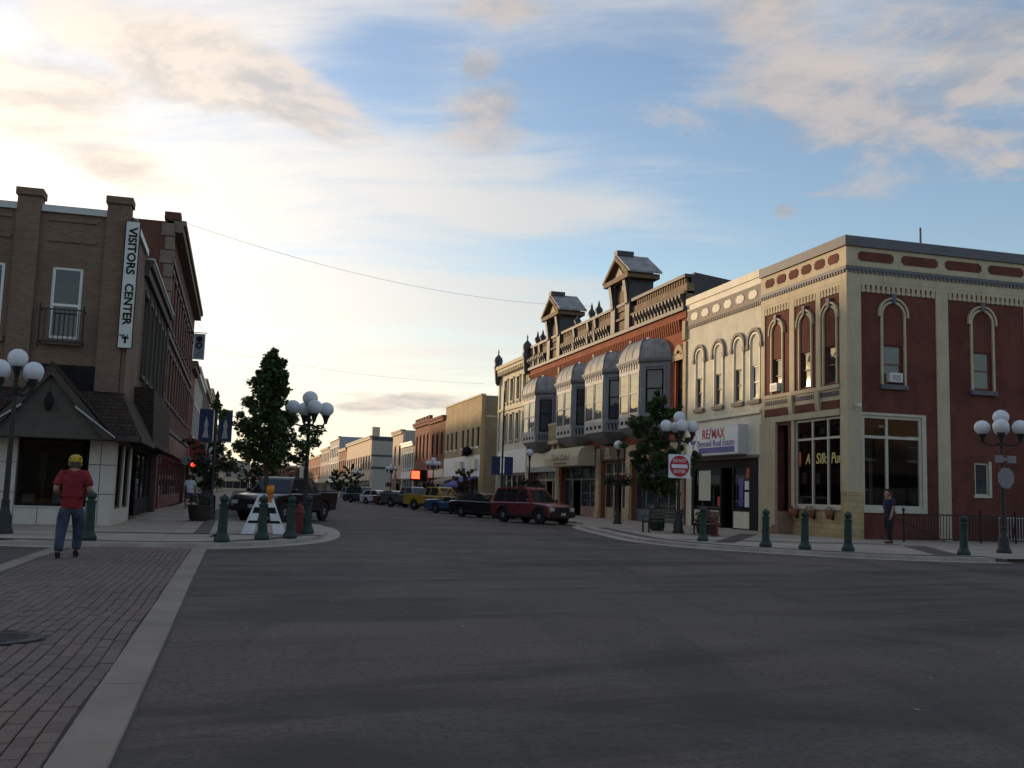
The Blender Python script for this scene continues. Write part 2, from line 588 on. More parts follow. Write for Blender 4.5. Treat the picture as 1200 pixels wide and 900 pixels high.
def text(s, loc, xd, yd, size, m, parent, name='lettering', extrude=0.006, width=None, shear=0.0, spacing=1.0, bold=0.0, align='CENTER'):
    cu = bpy.data.curves.new('txt', 'FONT')
    cu.body = s
    cu.size = size
    cu.extrude = extrude
    cu.align_x = align
    cu.align_y = 'CENTER'
    cu.shear = shear
    cu.space_character = spacing
    cu.offset = bold
    cu.resolution_u = 3
    tmp = bpy.data.objects.new('txt', cu)
    COL.objects.link(tmp)
    bpy.context.view_layer.update()
    me = bpy.data.meshes.new_from_object(tmp.evaluated_get(bpy.context.evaluated_depsgraph_get()))
    bpy.data.objects.remove(tmp)
    xs = [v.co.x for v in me.vertices]
    k = 1.0
    if width and xs:
        k = width / max(1e-6, max(xs) - min(xs))
    xd, yd = Vector(xd).normalized(), Vector(yd).normalized()
    nd = xd.cross(yd)
    rel = wloc(parent) if parent else Vector((0, 0, 0))
    for v in me.vertices:
        v.co = Vector(loc) - rel + xd * (v.co.x * k) + yd * v.co.y + nd * v.co.z
    me.name = name
    return link(name, me, m, parent)


def facade(fr, u0, u1, z0, z1, holes, m, parent, name='wall', th=0.35, d=0.0):
    """wall slab with rectangular openings and their reveals"""
    us = sorted(set([u0, u1] + [h[0] for h in holes] + [h[1] for h in holes]))
    zs = sorted(set([z0, z1] + [h[2] for h in holes] + [h[3] for h in holes]))
    us = [u for u in us if u0 - 1e-6 <= u <= u1 + 1e-6]
    zs = [z for z in zs if z0 - 1e-6 <= z <= z1 + 1e-6]
    nu, nz = len(us) - 1, len(zs) - 1
    def solid(i, j):
        if i < 0 or j < 0 or i >= nu or j >= nz:
            return False
        cu, cz = (us[i] + us[i + 1]) / 2, (zs[j] + zs[j + 1]) / 2
        return not any(h[0] < cu < h[1] and h[2] < cz < h[3] for h in holes)
    b = MB(fr)
    for i in range(nu):
        for j in range(nz):
            if not solid(i, j):
                continue
            a0, a1, c0, c1 = us[i], us[i + 1], zs[j], zs[j + 1]
            b.add([(a0, d, c0), (a1, d, c0), (a1, d, c1), (a0, d, c1)], [(3, 2, 1, 0)])
            b.add([(a0, d - th, c0), (a1, d - th, c0), (a1, d - th, c1), (a0, d - th, c1)], [(0, 1, 2, 3)])
            if not solid(i - 1, j): b.add([(a0, d, c0), (a0, d, c1), (a0, d - th, c1), (a0, d - th, c0)], [(3, 2, 1, 0)])
            if not solid(i + 1, j): b.add([(a1, d, c0), (a1, d, c1), (a1, d - th, c1), (a1, d - th, c0)], [(0, 1, 2, 3)])
            if not solid(i, j - 1): b.add([(a0, d, c0), (a1, d, c0), (a1, d - th, c0), (a0, d - th, c0)], [(0, 1, 2, 3)])
            if not solid(i, j + 1): b.add([(a0, d, c1), (a1, d, c1), (a1, d - th, c1), (a0, d - th, c1)], [(3, 2, 1, 0)])
    return b.build(name, m, parent, fixn=False)


def window(fr, u0, u1, z0, z1, fm, parent, d=-0.14, fw=0.06, rails=(0.5,), mull=(), gm=None, low=None, blind=None, blind_m=None, fd=0.06, name='window', sill=None):
    """frame with separate panes; rails / mull are fractions of height / width"""
    b = MB(fr)
    b.box(u0, u0 + fw, d - fd / 2, d + fd / 2, z0, z1)
    b.box(u1 - fw, u1, d - fd / 2, d + fd / 2, z0, z1)
    b.box(u0 + fw, u1 - fw, d - fd / 2, d + fd / 2, z0, z0 + fw)
    b.box(u0 + fw, u1 - fw, d - fd / 2, d + fd / 2, z1 - fw, z1)
    zr = [z0 + fw] + [z0 + (z1 - z0) * r for r in rails] + [z1 - fw]
    ur = [u0 + fw] + [u0 + (u1 - u0) * r for r in mull] + [u1 - fw]
    for z in zr[1:-1]:
        b.box(u0 + fw, u1 - fw, d - fd / 2 + .004, d + fd / 2 - .004, z - fw * .45, z + fw * .45)
    for u in ur[1:-1]:
        b.box(u - fw * .45, u + fw * .45, d - fd / 2 + .002, d + fd / 2 - .002, z0 + fw, z1 - fw)
    w = b.build(name, fm, parent)
    gm = gm or MATS['pane']
    for j in range(len(zr) - 1):
        for i in range(len(ur) - 1):
            g = MB(fr)
            off = (0.012 if j % 2 == 0 else 0.0)
            t0, t1 = random.uniform(-.006, .006), random.uniform(-.006, .006)
            a0, a1, c0, c1 = ur[i] - .01, ur[i + 1] + .01, zr[j] - .01, zr[j + 1] + .01
            dd = d - off
            g.add([(a0, dd + t0, c0), (a1, dd - t0, c0), (a1, dd - t0 + t1, c1), (a0, dd + t0 + t1, c1),
                   (a0, dd + t0 - .006, c0), (a1, dd - t0 - .006, c0), (a1, dd - t0 + t1 - .006, c1), (a0, dd + t0 + t1 - .006, c1)],
                  [(3, 2, 1, 0), (4, 5, 6, 7), (0, 1, 5, 4), (1, 2, 6, 5), (2, 3, 7, 6), (3, 0, 4, 7)])
            mm = low if (low is not None and j == 0) else gm
            g.build('pane', mm, w)
    if blind:
        bb = MB(fr)
        bb.box(u0 + fw, u1 - fw, d - .05, d - .035, z1 - (z1 - z0) * blind, z1 - fw)
        bb.build('blind', blind_m or MATS['blind'], w)
    if sill is not None:
        MB(fr).box(u0 - .1, u1 + .1, -0.2, 0.1, z0 - .16, z0 - .002).build('sill', sill, w)
    return w


def part(fr, name, m, parent, *boxes):
    b = MB(fr)
    for q in boxes:
        b.box(*q)
    return b.build(name, m, parent)


def repeat(fr, name, m, parent, us, make):
    """many alike pieces along u that share one mesh; make(b) draws the piece about u = 0"""
    b = MB(fr)
    make(b)
    me = b.mesh(name, fr.o)
    me.materials.append(m)
    out = []
    for u in us:
        o = bpy.data.objects.new(name, me)
        COL.objects.link(o)
        o.parent = parent
        o.location = fr.o + fr.u * u - wloc(parent)
        out.append(o)
    return out


def span(a, b, n):
    return [a + (b - a) * (i + .5) / n for i in range(n)]


def octo(u0, u1, z0, z1, s=0.09):
    """stepped-corner panel outline"""
    return [(u0 + s, z0), (u1 - s, z0), (u1 - s, z0 + s * .8), (u1, z0 + s * .8), (u1, z1 - s * .8), (u1 - s, z1 - s * .8), (u1 - s, z1), (u0 + s, z1),
            (u0 + s, z1 - s * .8), (u0, z1 - s * .8), (u0, z0 + s * .8), (u0 + s, z0 + s * .8)]


def shell(fr, u0, u1, depth, z1, m, roof_m, parent, th=0.35, d=0.0, left=True, right=True, zroof=None):
    """side and back walls and flat roof of a row building"""
    zr = zroof if zroof else z1 - 0.5
    b = MB(fr)
    if left: b.box(u0, u0 + th, d - depth, d - th, 0, z1)
    if right: b.box(u1 - th, u1, d - depth, d - th, 0, z1)
    b.box(u0 + th, u1 - th, d - depth, d - depth + th, 0, z1 - .02)
    b.build('side_wall', m, parent)
    part(fr, 'roof', roof_m, parent, (u0 + th, u1 - th, d - depth + th, d - th, zr - .2, zr))


# common materials
pane_mat('pane')
pane_mat('pane_b', (0.045, 0.05, 0.055))
G_SHOP = clear_glass()
M_BLIND = mat('blind', (0.55, 0.53, 0.47), .8, var=.06)
M_WHITE = mat('white_paint', (0.72, 0.71, 0.67), .55, var=.06, scale=2.0)
M_BLACK = mat('black_paint', (0.014, 0.013, 0.013), .75, var=.2, spec=.15)
M_IRON = mat('wrought_iron', (0.015, 0.016, 0.016), .5, metal=.2, var=.2)
M_ROOF = mat('roof_tar', (0.05, 0.05, 0.052), .9, var=.3)
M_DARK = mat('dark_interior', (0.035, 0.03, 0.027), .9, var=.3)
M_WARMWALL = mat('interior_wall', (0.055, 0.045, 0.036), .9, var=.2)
M_CONC = mat('concrete', (0.36, 0.31, 0.26), .85, var=.14, scale=.8, bump=.25, bscale=60, fine=.18)
M_CONC2 = mat('concrete_kerb', (0.38, 0.33, 0.275), .85, var=.2, scale=1.3, bump=.25, bscale=60, fine=.2)

# ------------------------------------------------------------------ ground, pavements, crosswalk
def proj_px(p):
    q = Vector(p) - Vector((0, 0, CAM_H))
    c = Vector((RX[0] * q.x + RY[0] * q.y + RZ[0] * q.z, RX[1] * q.x + RY[1] * q.y + RZ[1] * q.z, RX[2] * q.x + RY[2] * q.y + RZ[2] * q.z))
    if c.z < 0.1:
        return None
    return 600 + F_PX * c.x / c.z, 450 + F_PX * c.y / c.z


g = MB()
g.add([(-2500, -2500, 0), (2500, -2500, 0), (2500, 2500, 0), (-2500, 2500, 0)], [(0, 1, 2, 3)])
tag(g.build('road', asphalt_mat(), fixn=False), 'worn dark grey asphalt of the wide street and crossing', None, None, 'structure')


def clip_rect(poly, x0, x1, y0, y1):
    def cut(pts, inside, inter):
        out = []
        for i in range(len(pts)):
            a, b = pts[i - 1], pts[i]
            if inside(b):
                if not inside(a): out.append(inter(a, b))
                out.append(b)
            elif inside(a):
                out.append(inter(a, b))
        return out
    def ix(v): return lambda a, b: (v, a[1] + (b[1] - a[1]) * (v - a[0]) / (b[0] - a[0]))
    def iy(v): return lambda a, b: (a[0] + (b[0] - a[0]) * (v - a[1]) / (b[1] - a[1]), v)
    for ins, it in ((lambda p: p[0] >= x0, ix(x0)), (lambda p: p[0] <= x1, ix(x1)), (lambda p: p[1] >= y0, iy(y0)), (lambda p: p[1] <= y1, iy(y1))):
        poly = cut(poly, ins, it)
        if len(poly) < 3:
            return []
    out = []
    for p in poly:
        if not out or abs(p[0] - out[-1][0]) + abs(p[1] - out[-1][1]) > 1e-4:
            out.append(p)
    return out if len(out) > 2 else []


def offset_line(pts, w):
    """offset an open polyline to its left by w"""
    out = []
    for i, p in enumerate(pts):
        a = Vector(pts[max(i - 1, 0)]); b = Vector(pts[min(i + 1, len(pts) - 1)])
        t = (b - a).normalized()
        out.append((p[0] - t.y * w, p[1] + t.x * w))
    return out


def spline(pts, n=4):
    dense = [pts[0]]
    for a, b in zip(pts, pts[1:]):
        L = (Vector(b) - Vector(a)).length
        if L > 9:
            for t in (3 / L, 1 - 3 / L):
                dense.append((a[0] + (b[0] - a[0]) * t, a[1] + (b[1] - a[1]) * t))
        dense.append(b)
    pts = dense
    out = []
    for i in range(len(pts) - 1):
        p0, p1, p2, p3 = (Vector(pts[max(0, min(len(pts) - 1, k))]) for k in (i - 1, i, i + 1, i + 2))
        for j in range(n):
            t = j / n
            q = 0.5 * ((2 * p1) + (p2 - p0) * t + (2 * p0 - 5 * p1 + 4 * p2 - p3) * t * t + (3 * p1 - p0 - 3 * p2 + p3) * t ** 3)
            out.append((q.x, q.y))
    out.append(tuple(pts[-1]))
    return out


KERB = 0.10
SLAB_MATS = [mat('pavement_slab_%s' % n, c, .85, var=.13, scale=.9, bump=.2, bscale=55, fine=.2)
             for n, c in (('a', (.37, .305, .24)), ('b', (.345, .283, .225)), ('c', (.395, .325, .26)), ('d', (.325, .265, .213)))]
M_BAND = brick_mat('paver_band', (.13, .075, .06), (.17, .10, .08), (.09, .08, .075), bw=.2, bh=.1, mort=.008)
M_BED = mat('joint_sand', (.088, .076, .064), .95, var=.2)


def pavement(label, kerb_line, close, slab_area, pitch, inner_sign):
    line = spline(kerb_line, 4)
    inner = offset_line(line, 0.17 * inner_sign)
    poly = inner + close
    root = MB().hprism(poly, -0.05, KERB - 0.012).build('pavement', M_BED, None)
    tag(root, label, None, None, 'structure')
    # kerb stones
    for i in range(len(line) - 1):
        a, b, c, d = line[i], line[i + 1], inner[i + 1], inner[i]
        L = (Vector(b) - Vector(a)).length
        k = max(1, int(L / 3.0))
        for s in range(k):
            f0, f1 = s / k + .004 / max(L, .1), (s + 1) / k - .004 / max(L, .1)
            lp = lambda p, q, f: (p[0] + (q[0] - p[0]) * f, p[1] + (q[1] - p[1]) * f)
            quad = [lp(a, b, f0), lp(a, b, f1), lp(d, c, f1), lp(d, c, f0)]
            MB().hprism(quad, -0.04, KERB + .003).build('kerb_stone', M_CONC2, root)
    # slabs
    x0, x1, y0, y1 = slab_area
    nx, ny = int(round((x1 - x0) / pitch)), int(round((y1 - y0) / pitch))
    for i in range(nx):
        for j in range(ny):
            ax, ay = x0 + i * pitch, y0 + j * pitch
            q = clip_rect(poly, ax + .008, ax + pitch - .008, ay + .008, ay + pitch - .008)
            if q:
                dz = random.uniform(-.003, .003)
                MB().hprism(q, KERB - .011, KERB + dz).build('paving_slab', random.choice(SLAB_MATS), root)
    # plain concrete beyond
    rest = MB()
    for q in (clip_rect(poly, -200, 200, y1 + .01, 2000), clip_rect(poly, -200, x0 - .01, -100, y1), clip_rect(poly, x1 + .01, 200, -100, y1)):
        if q:
            rest.hprism(q, KERB - .011, KERB)
    if rest.v:
        rest.build('paving_field', SLAB_MATS[1], root)
    return root, line, poly


RK = [(60, 22.0), (19.9, 22.25), (18.2, 22.45), (16.4, 23.2), (14.85, 24.75), (13.65, 26.6), (13.05, 28.8), (13.0, 31.2), (13.6, 34.6), (15.2, 42.6), (16.6, 46.2), (17.2, 50.0), (17.2, 150.0)]
LK = [(-0.4, 330), (-0.4, 44), (-0.1, 40.6), (1.2, 38.9), (2.75, 38.0), (3.1, 36), (2.85, 31.6), (2.35, 28.4), (1.5, 26.0), (0.4, 24.4), (-0.9, 23.55), (-3.2, 23.45), (-6.0, 23.9), (-60, 24.6)]
pav_r, line_r, poly_r = pavement('pale concrete pavement with kerb on the right-hand corner', RK, [(60, 150.0)], (12.8, 23.3, 22.0, 64.0), 1.5, -1)
pav_l, line_l, poly_l = pavement('pale concrete pavement with kerb on the left-hand corner', LK, [(-60, 330)], (-12.0, 3.3, 23.4, 62.4), 1.3, -1)
far = MB().hprism([(17.2, 172), (60, 172), (60, 420), (17.2, 420)], -.05, KERB).build('pavement', SLAB_MATS[1])
tag(far, 'far stretch of pavement beyond the right-hand side street', None, None, 'structure')


def band(line, a, b, o0, o1, root, z=KERB + .006):
    seg = line[a:b]
    p, q = offset_line(seg, -o0), offset_line(seg, -o1)
    m = MB()
    for i in range(len(seg) - 1):
        m.hprism([p[i], p[i + 1], q[i + 1], q[i]], KERB - .008, z)
    m.build('paver_band', M_BAND, root, fixn=True)


band(line_r, 12, 44, 0.42, 0.85, pav_r)
band(line_l, 14, 56, 0.42, 0.80, pav_l)
for q in ([(18.6, 23.3), (19.4, 23.3), (22.4, 28.6), (21.5, 28.6)], [(14.6, 28.6), (15.2, 28.4), (20.6, 36.5), (19.9, 36.7)], [(14.2, 30.6), (14.4, 30.1), (21.8, 29.0), (22.0, 29.5)]):
    MB().hprism(q, KERB - .008, KERB + .007).build('paver_band', M_BAND, pav_r)
for q in ([(-4.4, 27.9), (2.4, 28.3), (2.4, 28.75), (-4.4, 28.35)], [(-1.0, 28.4), (-.6, 28.4), (-.6, 58), (-1.0, 58)]):
    MB().hprism(q, KERB - .008, KERB + .007).build('paver_band', M_BAND, pav_l)
# concrete gutter pans
def gutter(line, a, b, w, label):
    seg = line[a:b]
    p, q = offset_line(seg, 0.0), offset_line(seg, w)
    m = MB()
    for i in range(len(seg) - 1):
        m.hprism([p[i], q[i], q[i + 1], p[i + 1]], -.03, .006)
    tag(m.build('gutter', M_CONC2), label, None, None, 'structure')
gutter(line_r, 10, 56, 0.42, 'concrete gutter along the right-hand kerb')
gutter(line_l, 10, 58, 0.42, 'concrete gutter along the left-hand kerb')

# --- brick crosswalk
CX0, CX1 = -3.32, -0.83
cw = MB().box(CX0 - .33, CX1 + .33, -8, 23.4, -.03, .003).build('crosswalk', M_BED)
tag(cw, 'brown brick crosswalk edged with concrete bands', None, None, 'structure')
def brick_ground_mat():
    m = bpy.data.materials.new('brick_paver')
    m.use_nodes = True
    N = NT(m.node_tree)
    b = m.node_tree.nodes['Principled BSDF']
    b.inputs['Roughness'].default_value = .85
    b.inputs['Specular IOR Level'].default_value = .3
    gi = N.n('ShaderNodeNewGeometry').outputs['Random Per Island']
    oi = N.n('ShaderNodeObjectInfo').outputs['Random']
    r = N.math('FRACT', N.math('ADD', gi, oi))
    co = N.n('ShaderNodeNewGeometry').outputs['Position']
    c = N.mix(r, (.128, .088, .070), (.18, .127, .10))
    c = N.mix(N.math('MULTIPLY', N.smooth(N.noise(co, .5, 5.0, .6), .4, .7), .55), c, (.085, .074, .07))
    c = N.mix(N.math('MULTIPLY', N.smooth(N.noise(co, 70, 3.0, .6), .4, .75), .35), c, (.24, .21, .19))
    N.put(b.inputs['Base Color'], c)
    bp = N.n('ShaderNodeBump'); bp.inputs['Strength'].default_value = .35; bp.inputs['Distance'].default_value = .006
    N.put(bp.inputs['Height'], N.noise(co, 90, 4.0, .65)); N.put(b.inputs['Normal'], bp.outputs[0])
    return m
M_PAVER = brick_ground_mat()
BW, BL = 0.1132, 0.226
rows = int((CX1 - CX0) / BW)
spots = []
for i in range(rows):
    y = -7.9 + (BL / 2 if i % 2 else 0)
    while y < 23.1:
        x = CX1 - (i + .5) * BW
        x += 0.022 * sin(y * .55 + .4) * (i / rows) + 0.012 * sin(y * 1.7)
        if (x + 1.98) ** 2 + (y + BL / 2 - 9.75) ** 2 > 0.44 ** 2:
            spots.append((x, y + BL / 2, random.uniform(-.004, .004) + .005 * sin(x * 2.1 + y * .8)))
        y += BL
vis, rest = [], []
for s in spots:
    q = proj_px((s[0], s[1], 0))
    (vis if q and -5 < q[0] < 1200 and q[1] < 905 else rest).append(s)
vis.sort(key=lambda s: s[1])
near, rest = vis[:300], rest + vis[300:]
bm = MB().bbox(-BW / 2 + .0045, BW / 2 - .0045, -BL / 2 + .004, BL / 2 - .004, -.012, .020, .005).mesh('brick')
bm.materials.append(M_PAVER)
for x, y, z in near:
    o = bpy.data.objects.new('brick', bm)
    COL.objects.link(o)
    o.parent = cw
    o.location = (x, y, z)
    o.rotation_euler = (random.uniform(-.006, .006), random.uniform(-.008, .008), random.uniform(-.012, .012))
fb = MB()
for x, y, z in rest:
    fb.bbox(x - BW / 2 + .0045, x + BW / 2 - .0045, y - BL / 2 + .004, y + BL / 2 - .004, z - .012, z + .020, .005)
tag(fb.build('brick_field', M_PAVER, cw, fixn=False), None, None, None, 'stuff')
M_BANDC = mat('crosswalk_concrete', (.27, .22, .175), .85, var=.18, scale=1.1, bump=.35, bscale=70, fine=.3)
for xa, xb in ((CX1 + .01, CX1 + .31), (CX0 - .30, CX0 - .02)):
    y = -8.0
    k = 0
    while y < 23.3:
        L = 3.1
        e = min(y + L, 23.38)
        MB().bbox(xa + random.uniform(-.004, .004), xb + random.uniform(-.006, .006), y + .006, e - .006, -.02, .022 + random.uniform(-.002, .002), .008).build('edge_slab', M_BANDC, cw)
        y += L
mh = empty('manhole_cover', (-1.98, 9.75, 0), 'round iron manhole cover set in the brick crosswalk', 'manhole cover')
MB().lathe([(.40, -.01), (.43, .018), (.40, .024), (.37, .024), (.37, .012)], (-1.98, 9.75, 0), 32, cap=False).build('rim', mat('cast_iron', (.045, .043, .042), .6, metal=.5, var=.3, bump=.4, bscale=25), mh, True)
mc = MB().lathe([(.365, -.01), (.365, .020), (.35, .023), (0.001, .023)], (-1.98, 9.75, 0), 32).build('lid', mat('cast_iron', (.045, .043, .042), .6, metal=.5, var=.3, bump=.4, bscale=25), mh)
for i in range(-3, 4):
    w = sqrt(max(.01, .31 ** 2 - (i * .085) ** 2))
    MB().box(-1.98 - w, -1.98 + w, 9.75 + i * .085 - .014, 9.75 + i * .085 + .014, .022, .028).build('rib', MATS['cast_iron'], mc)

# scattered leaves and litter specks on the road
lit = MB()
for i in range(70):
    x, y = random.uniform(-.3, 12), random.uniform(6, 24)
    s, a = random.uniform(.012, .035), random.uniform(0, 6.28)
    lit.add([(x + s * cos(a), y + s * sin(a), .004), (x - s * .6 * sin(a), y + s * .6 * cos(a), .012), (x - s * cos(a), y - s * sin(a), .005), (x + s * .6 * sin(a), y - s * .6 * cos(a), .009)], [(0, 1, 2, 3)])
tag(lit.build('litter', mat('dry_leaf', (.28, .24, .18), .9, var=.4), fixn=False), 'specks of dry leaf scattered on the asphalt', 'litter', None, 'stuff')

# ------------------------------------------------------------------ right-hand row
M_REDBRICK = brick_mat('red_painted_brick', (.165, .050, .035), (.145, .044, .031), (.12, .040, .030), mort=.010, stain=.5, big=.25, bump=.9)
M_TAN = mat('tan_paint', (.47, .385, .25), .7, var=.10, scale=1.2, bump=.2, bscale=25, stain=.4)
M_GREYTRIM = mat('slate_grey_paint', (.10, .10, .115), .6, var=.15)
M_CREAMBRICK = brick_mat('cream_painted_brick', (.70, .65, .51), (.67, .62, .49), (.58, .53, .42), mort=.008, stain=.4, big=.12)
M_CREAM = mat('cream_paint', (.70, .64, .50), .65, var=.08, scale=1.0, stain=.25)
M_TAUPE = mat('taupe_paint', (.20, .165, .135), .7, var=.12)
M_YSTONE = brick_mat('yellow_stone', (.42, .31, .15), (.50, .38, .20), (.30, .23, .13), bw=.5, bh=.22, mort=.012, bump=.6)
M_REDSTEP = brick_mat('step_brick', (.27, .13, .085), (.33, .17, .12), (.3, .26, .22), bw=.2, bh=.09, mort=.01)
M_REDFRAME = mat('oxblood_frame', (.20, .05, .035), .55, var=.1)
M_TERRA = mat('terracotta', (.30, .12, .07), .85, var=.2, scale=9, bump=.3)
M_GREEN = mat('plant_green', (.05, .085, .03), .8, var=.4, scale=12)
M_FLOWER = mat('flower_pink', (.42, .10, .12), .8, var=.4, scale=20)
M_ACW = mat('appliance_white', (.62, .61, .56), .5, var=.08)
M_PANEL_LIT = M_BLIND


def aircon(fr, cu, z, parent):
    a = part(fr, 'air_conditioner', M_ACW, parent, (cu - .28, cu + .28, -.1, .22, z, z + .36))
    repeat(fr, 'grille_slat', M_GREYTRIM, a, [cu], lambda b: [b.box(-.2, .2, .22, .226, z + .06 + .05 * i, z + .08 + .05 * i) for i in range(5)])
    return a


def arch_window(fr, cu, w, z0, zw, zs, fm, trim, parent, r, sill_m, fill_m, hood=None, ac=False, key=True, **kw):
    """double-hung sash under a blind arched panel with moulded surround"""
    win = window(fr, cu - w / 2, cu + w / 2, z0, zw, fm, parent, **kw)
    s = MB(fr)
    s.box(cu - r - .08, cu - r + .02, .0, .07, z0 - .05, zs)
    s.box(cu + r - .02, cu + r + .08, .0, .07, z0 - .05, zs)
    s.arch(cu, zs, r - .02, r + .08, .0, .075)
    s.build('arch_surround', trim, win)
    if hood:
        h = MB(fr).arch(cu, zs + .02, r + .12, r + (.26 if hood is not M_TAN else .20), .0, .12, -.15, pi + .15)
        h.build('hood_mould', hood, win)
    if key:
        MB(fr).prism([(cu - .07, zs + r - .02), (cu + .07, zs + r - .02), (cu + .11, zs + r + .36), (cu - .11, zs + r + .36)], 0, .15).build('keystone', M_GREYTRIM, win)
    if sill_m:
        part(fr, 'sill', sill_m, win, (cu - r - .12, cu + r + .12, -.12, .14, z0 - .24, z0 - .06))
    if ac:
        aircon(fr, cu, z0 + .04, parent)
    return win


# ---------- corner building, red brick with tan trim
A = empty('corner_building', (22.8, 33.5, 0), 'red brick corner building with tan pilasters and arched windows', 'building')
AZ = 12.0
cen = (34.62, 36.43, 38.70)
hA = [(33.95, 37.30, 1.28, 4.88), (37.85, 38.72, KERB, 4.75)] + [(c - .38, c + .38, 6.22, 7.72) for c in cen]
facade(FR, 33.5, 40.06, 0, AZ - .05, hA, M_REDBRICK, A)
hS = [(23.42, 26.15, 1.30, 4.92), (28.62, 29.28, 1.93, 3.22)] + [(c - .42, c + .42, 6.22, 7.75) for c in (24.87, 29.10, 33.4)]
facade(FS, 22.8 + .35, 37.5, -1.6, AZ - .05, hS, M_REDBRICK, A)
part(W, 'back_wall', M_REDBRICK, A, (37.15, 37.5, 33.85, 40.06, 0, 11.9), (23.15, 37.15, 39.7, 40.06, 6, 11.9))
part(W, 'roof', M_ROOF, A, (23.15, 37.15, 33.85, 39.7, 11.2, 11.4))
# tan frieze, pilasters, grey coping on both faces
def a_trim(fr, u0, u1, first, pils, bays, boxes, corner):
    part(fr, 'coping', M_GREYTRIM, A, (u0 - (.16 if corner else -.302), u1, -.3, .16, 11.60, AZ))
    part(fr, 'frieze', M_TAN, A, (u0 - (.06 if corner else 0), u1, .0, .06, 10.80, 11.597))
    part(fr, 'grey_band', M_GREYTRIM, A, (u0 - (.12 if corner else 0), u1, .0, .12, 10.66, 10.797))
    n = int((u1 - u0) / .19)
    repeat(fr, 'dentil', M_GREYTRIM, A, span(u0, u1, n), lambda b: b.box(-.05, .05, .055, .11, 10.54, 10.658))
    part(fr, 'tan_band', M_TAN, A, (u0 - (.055 if corner else 0), u1, .0, .055, 10.24, 10.657))
    for a, b in boxes:
        MB(fr).prism(octo(a, b, 11.04, 11.42), .062, .085).build('frieze_panel', M_REDBRICK, A)
    for a, b in pils:
        part(fr, 'pilaster', M_TAN, A, (a - (.05 if corner and a == u0 else 0), b, .0, .05, first, 10.237))
    for a, b in bays:
        k = max(3, int(round((b - a) / .235)))
        step = (b - a) / k
        part(fr, 'comb_rail', M_TAN, A, (a, b, .0, .046, 10.10, 10.238), (a, b, .0, .03, 9.84, 9.90))
        repeat(fr, 'comb_tooth', M_TAN, A, [a + step * (i + .5) for i in range(k)], lambda q: q.box(-step * .31, step * .31, .0, .048, 9.80, 10.10))
a_trim(FR, 33.5, 40.06, 4.902, [(33.5, 33.95), (35.28, 35.62), (37.28, 37.66), (39.74, 40.055)], [(33.95, 35.28), (35.62, 37.28), (37.66, 39.74)],
       [(33.95 + i * .99, 33.95 + i * .99 + .72) for i in range(6)], False)
a_trim(FS, 22.8, 37.5, 0.0, [(22.8, 23.40), (26.88, 27.46), (31.2, 31.75)], [(23.40, 26.88), (27.46, 31.2), (31.75, 37)],
       [(23.28, 24.9), (25.28, 26.98), (27.35, 29.1), (29.45, 31.2), (31.6, 33.3)], True)
for i, c in enumerate(cen):
    arch_window(FR, c, .76, 6.22, 7.72, 8.88, M_REDFRAME, M_TAN, A, .44, None, M_REDBRICK, hood=M_TAN, ac=(i == 2), blind=(.9, .5, .45)[i], d=-.1)
for i, c in enumerate((24.87, 29.10, 33.4)):
    arch_window(FS, c, .84, 6.22, 7.75, 8.95, M_REDFRAME, M_TAN, A, .5, M_GREYTRIM, M_REDBRICK, hood=M_TAN, ac=(i == 0), gm=MATS['pane_b'], blind=.96, blind_m=M_WHITE, d=-.1)
# belt between the storeys on the street face
part(FR, 'sill_course', M_TAN, A, (33.95, 39.74, .0, .10, 5.98, 6.14))
part(FR, 'belt', M_TAN, A, (33.95, 39.74, .0, .04, 5.52, 5.98))
repeat(FR, 'dentil', M_GREYTRIM, A, span(33.97, 39.7, 36), lambda b: b.box(-.045, .045, .04, .085, 5.70, 5.88))
for a, b in ((34.0, 35.2), (35.75, 37.2), (37.75, 39.6)):
    part(FR, 'belt_panel', M_REDBRICK, A, (a, b, .042, .06, 5.17, 5.50))
part(FR, 'lintel', M_TAN, A, (33.95, 39.74, .0, .09, 4.90, 5.16))
for u in (35.45, 37.47):
    MB(FR).sprism([(0, 5.1), (.1, 5.18), (.14, 5.5), (.18, 5.96), (0, 5.96)], u - .16, u + .16).build('bracket', M_TAN, A)
# ground floor of the street face
part(FR, 'stone_base', M_YSTONE, A, (33.46, 37.6, .0, .035, 0, 1.16), (33.46, 33.95, .0, .036, 1.16, 1.9))
part(FS, 'stone_base', M_YSTONE, A, (22.77, 23.42, .052, .085, 0, 1.9))
part(FR, 'corner_pier', M_TAN, A, (33.5, 33.95, .0, .05, 1.9, 4.9))
part(FR, 'door_pier', M_TAN, A, (38.72, 40.055, .0, .12, 0, 4.9), (37.3, 37.5, .0, .06, 1.28, 4.9))
dr = part(W, 'door_recess', M_DARK, A, (23.9, 23.96, 37.85, 38.72, .1, 4.7))
dd = part(W, 'door', M_DARK, A, (23.80, 23.86, 37.9, 38.68, .3, 2.5))
part(W, 'pane', MATS['pane'], dd, (23.79, 23.797, 38.05, 38.53, 1.1, 2.3))
for i in range(3):
    MB(FR).box(37.62, 38.8, -.9 + .0, .75 - i * .25, KERB + i * .12, KERB + (i + 1) * .12 - .003).build('step', M_REDSTEP, A)
part(FR, 'step_cheek', M_REDSTEP, A, (37.42, 37.66, .04, .75, KERB, 1.05))
M_SASH = mat('cream_sash', (.50, .45, .36), .6, var=.08, stain=.2)
sw = window(FR, 33.95, 37.30, 1.28, 4.88, M_SASH, A, d=-.08, fw=.10, rails=(.77,), mull=(.29, .62), gm=G_SHOP, fd=.1, name='shop_window')
part(FR, 'sill', M_SASH, sw, (33.95, 37.32, -.1, .1, 1.17, 1.28))
M_GILT = mat('gilt_lettering', (.62, .46, .16), .5, var=.05)
xR, zU = (0, -1, 0), (0, 0, 1)
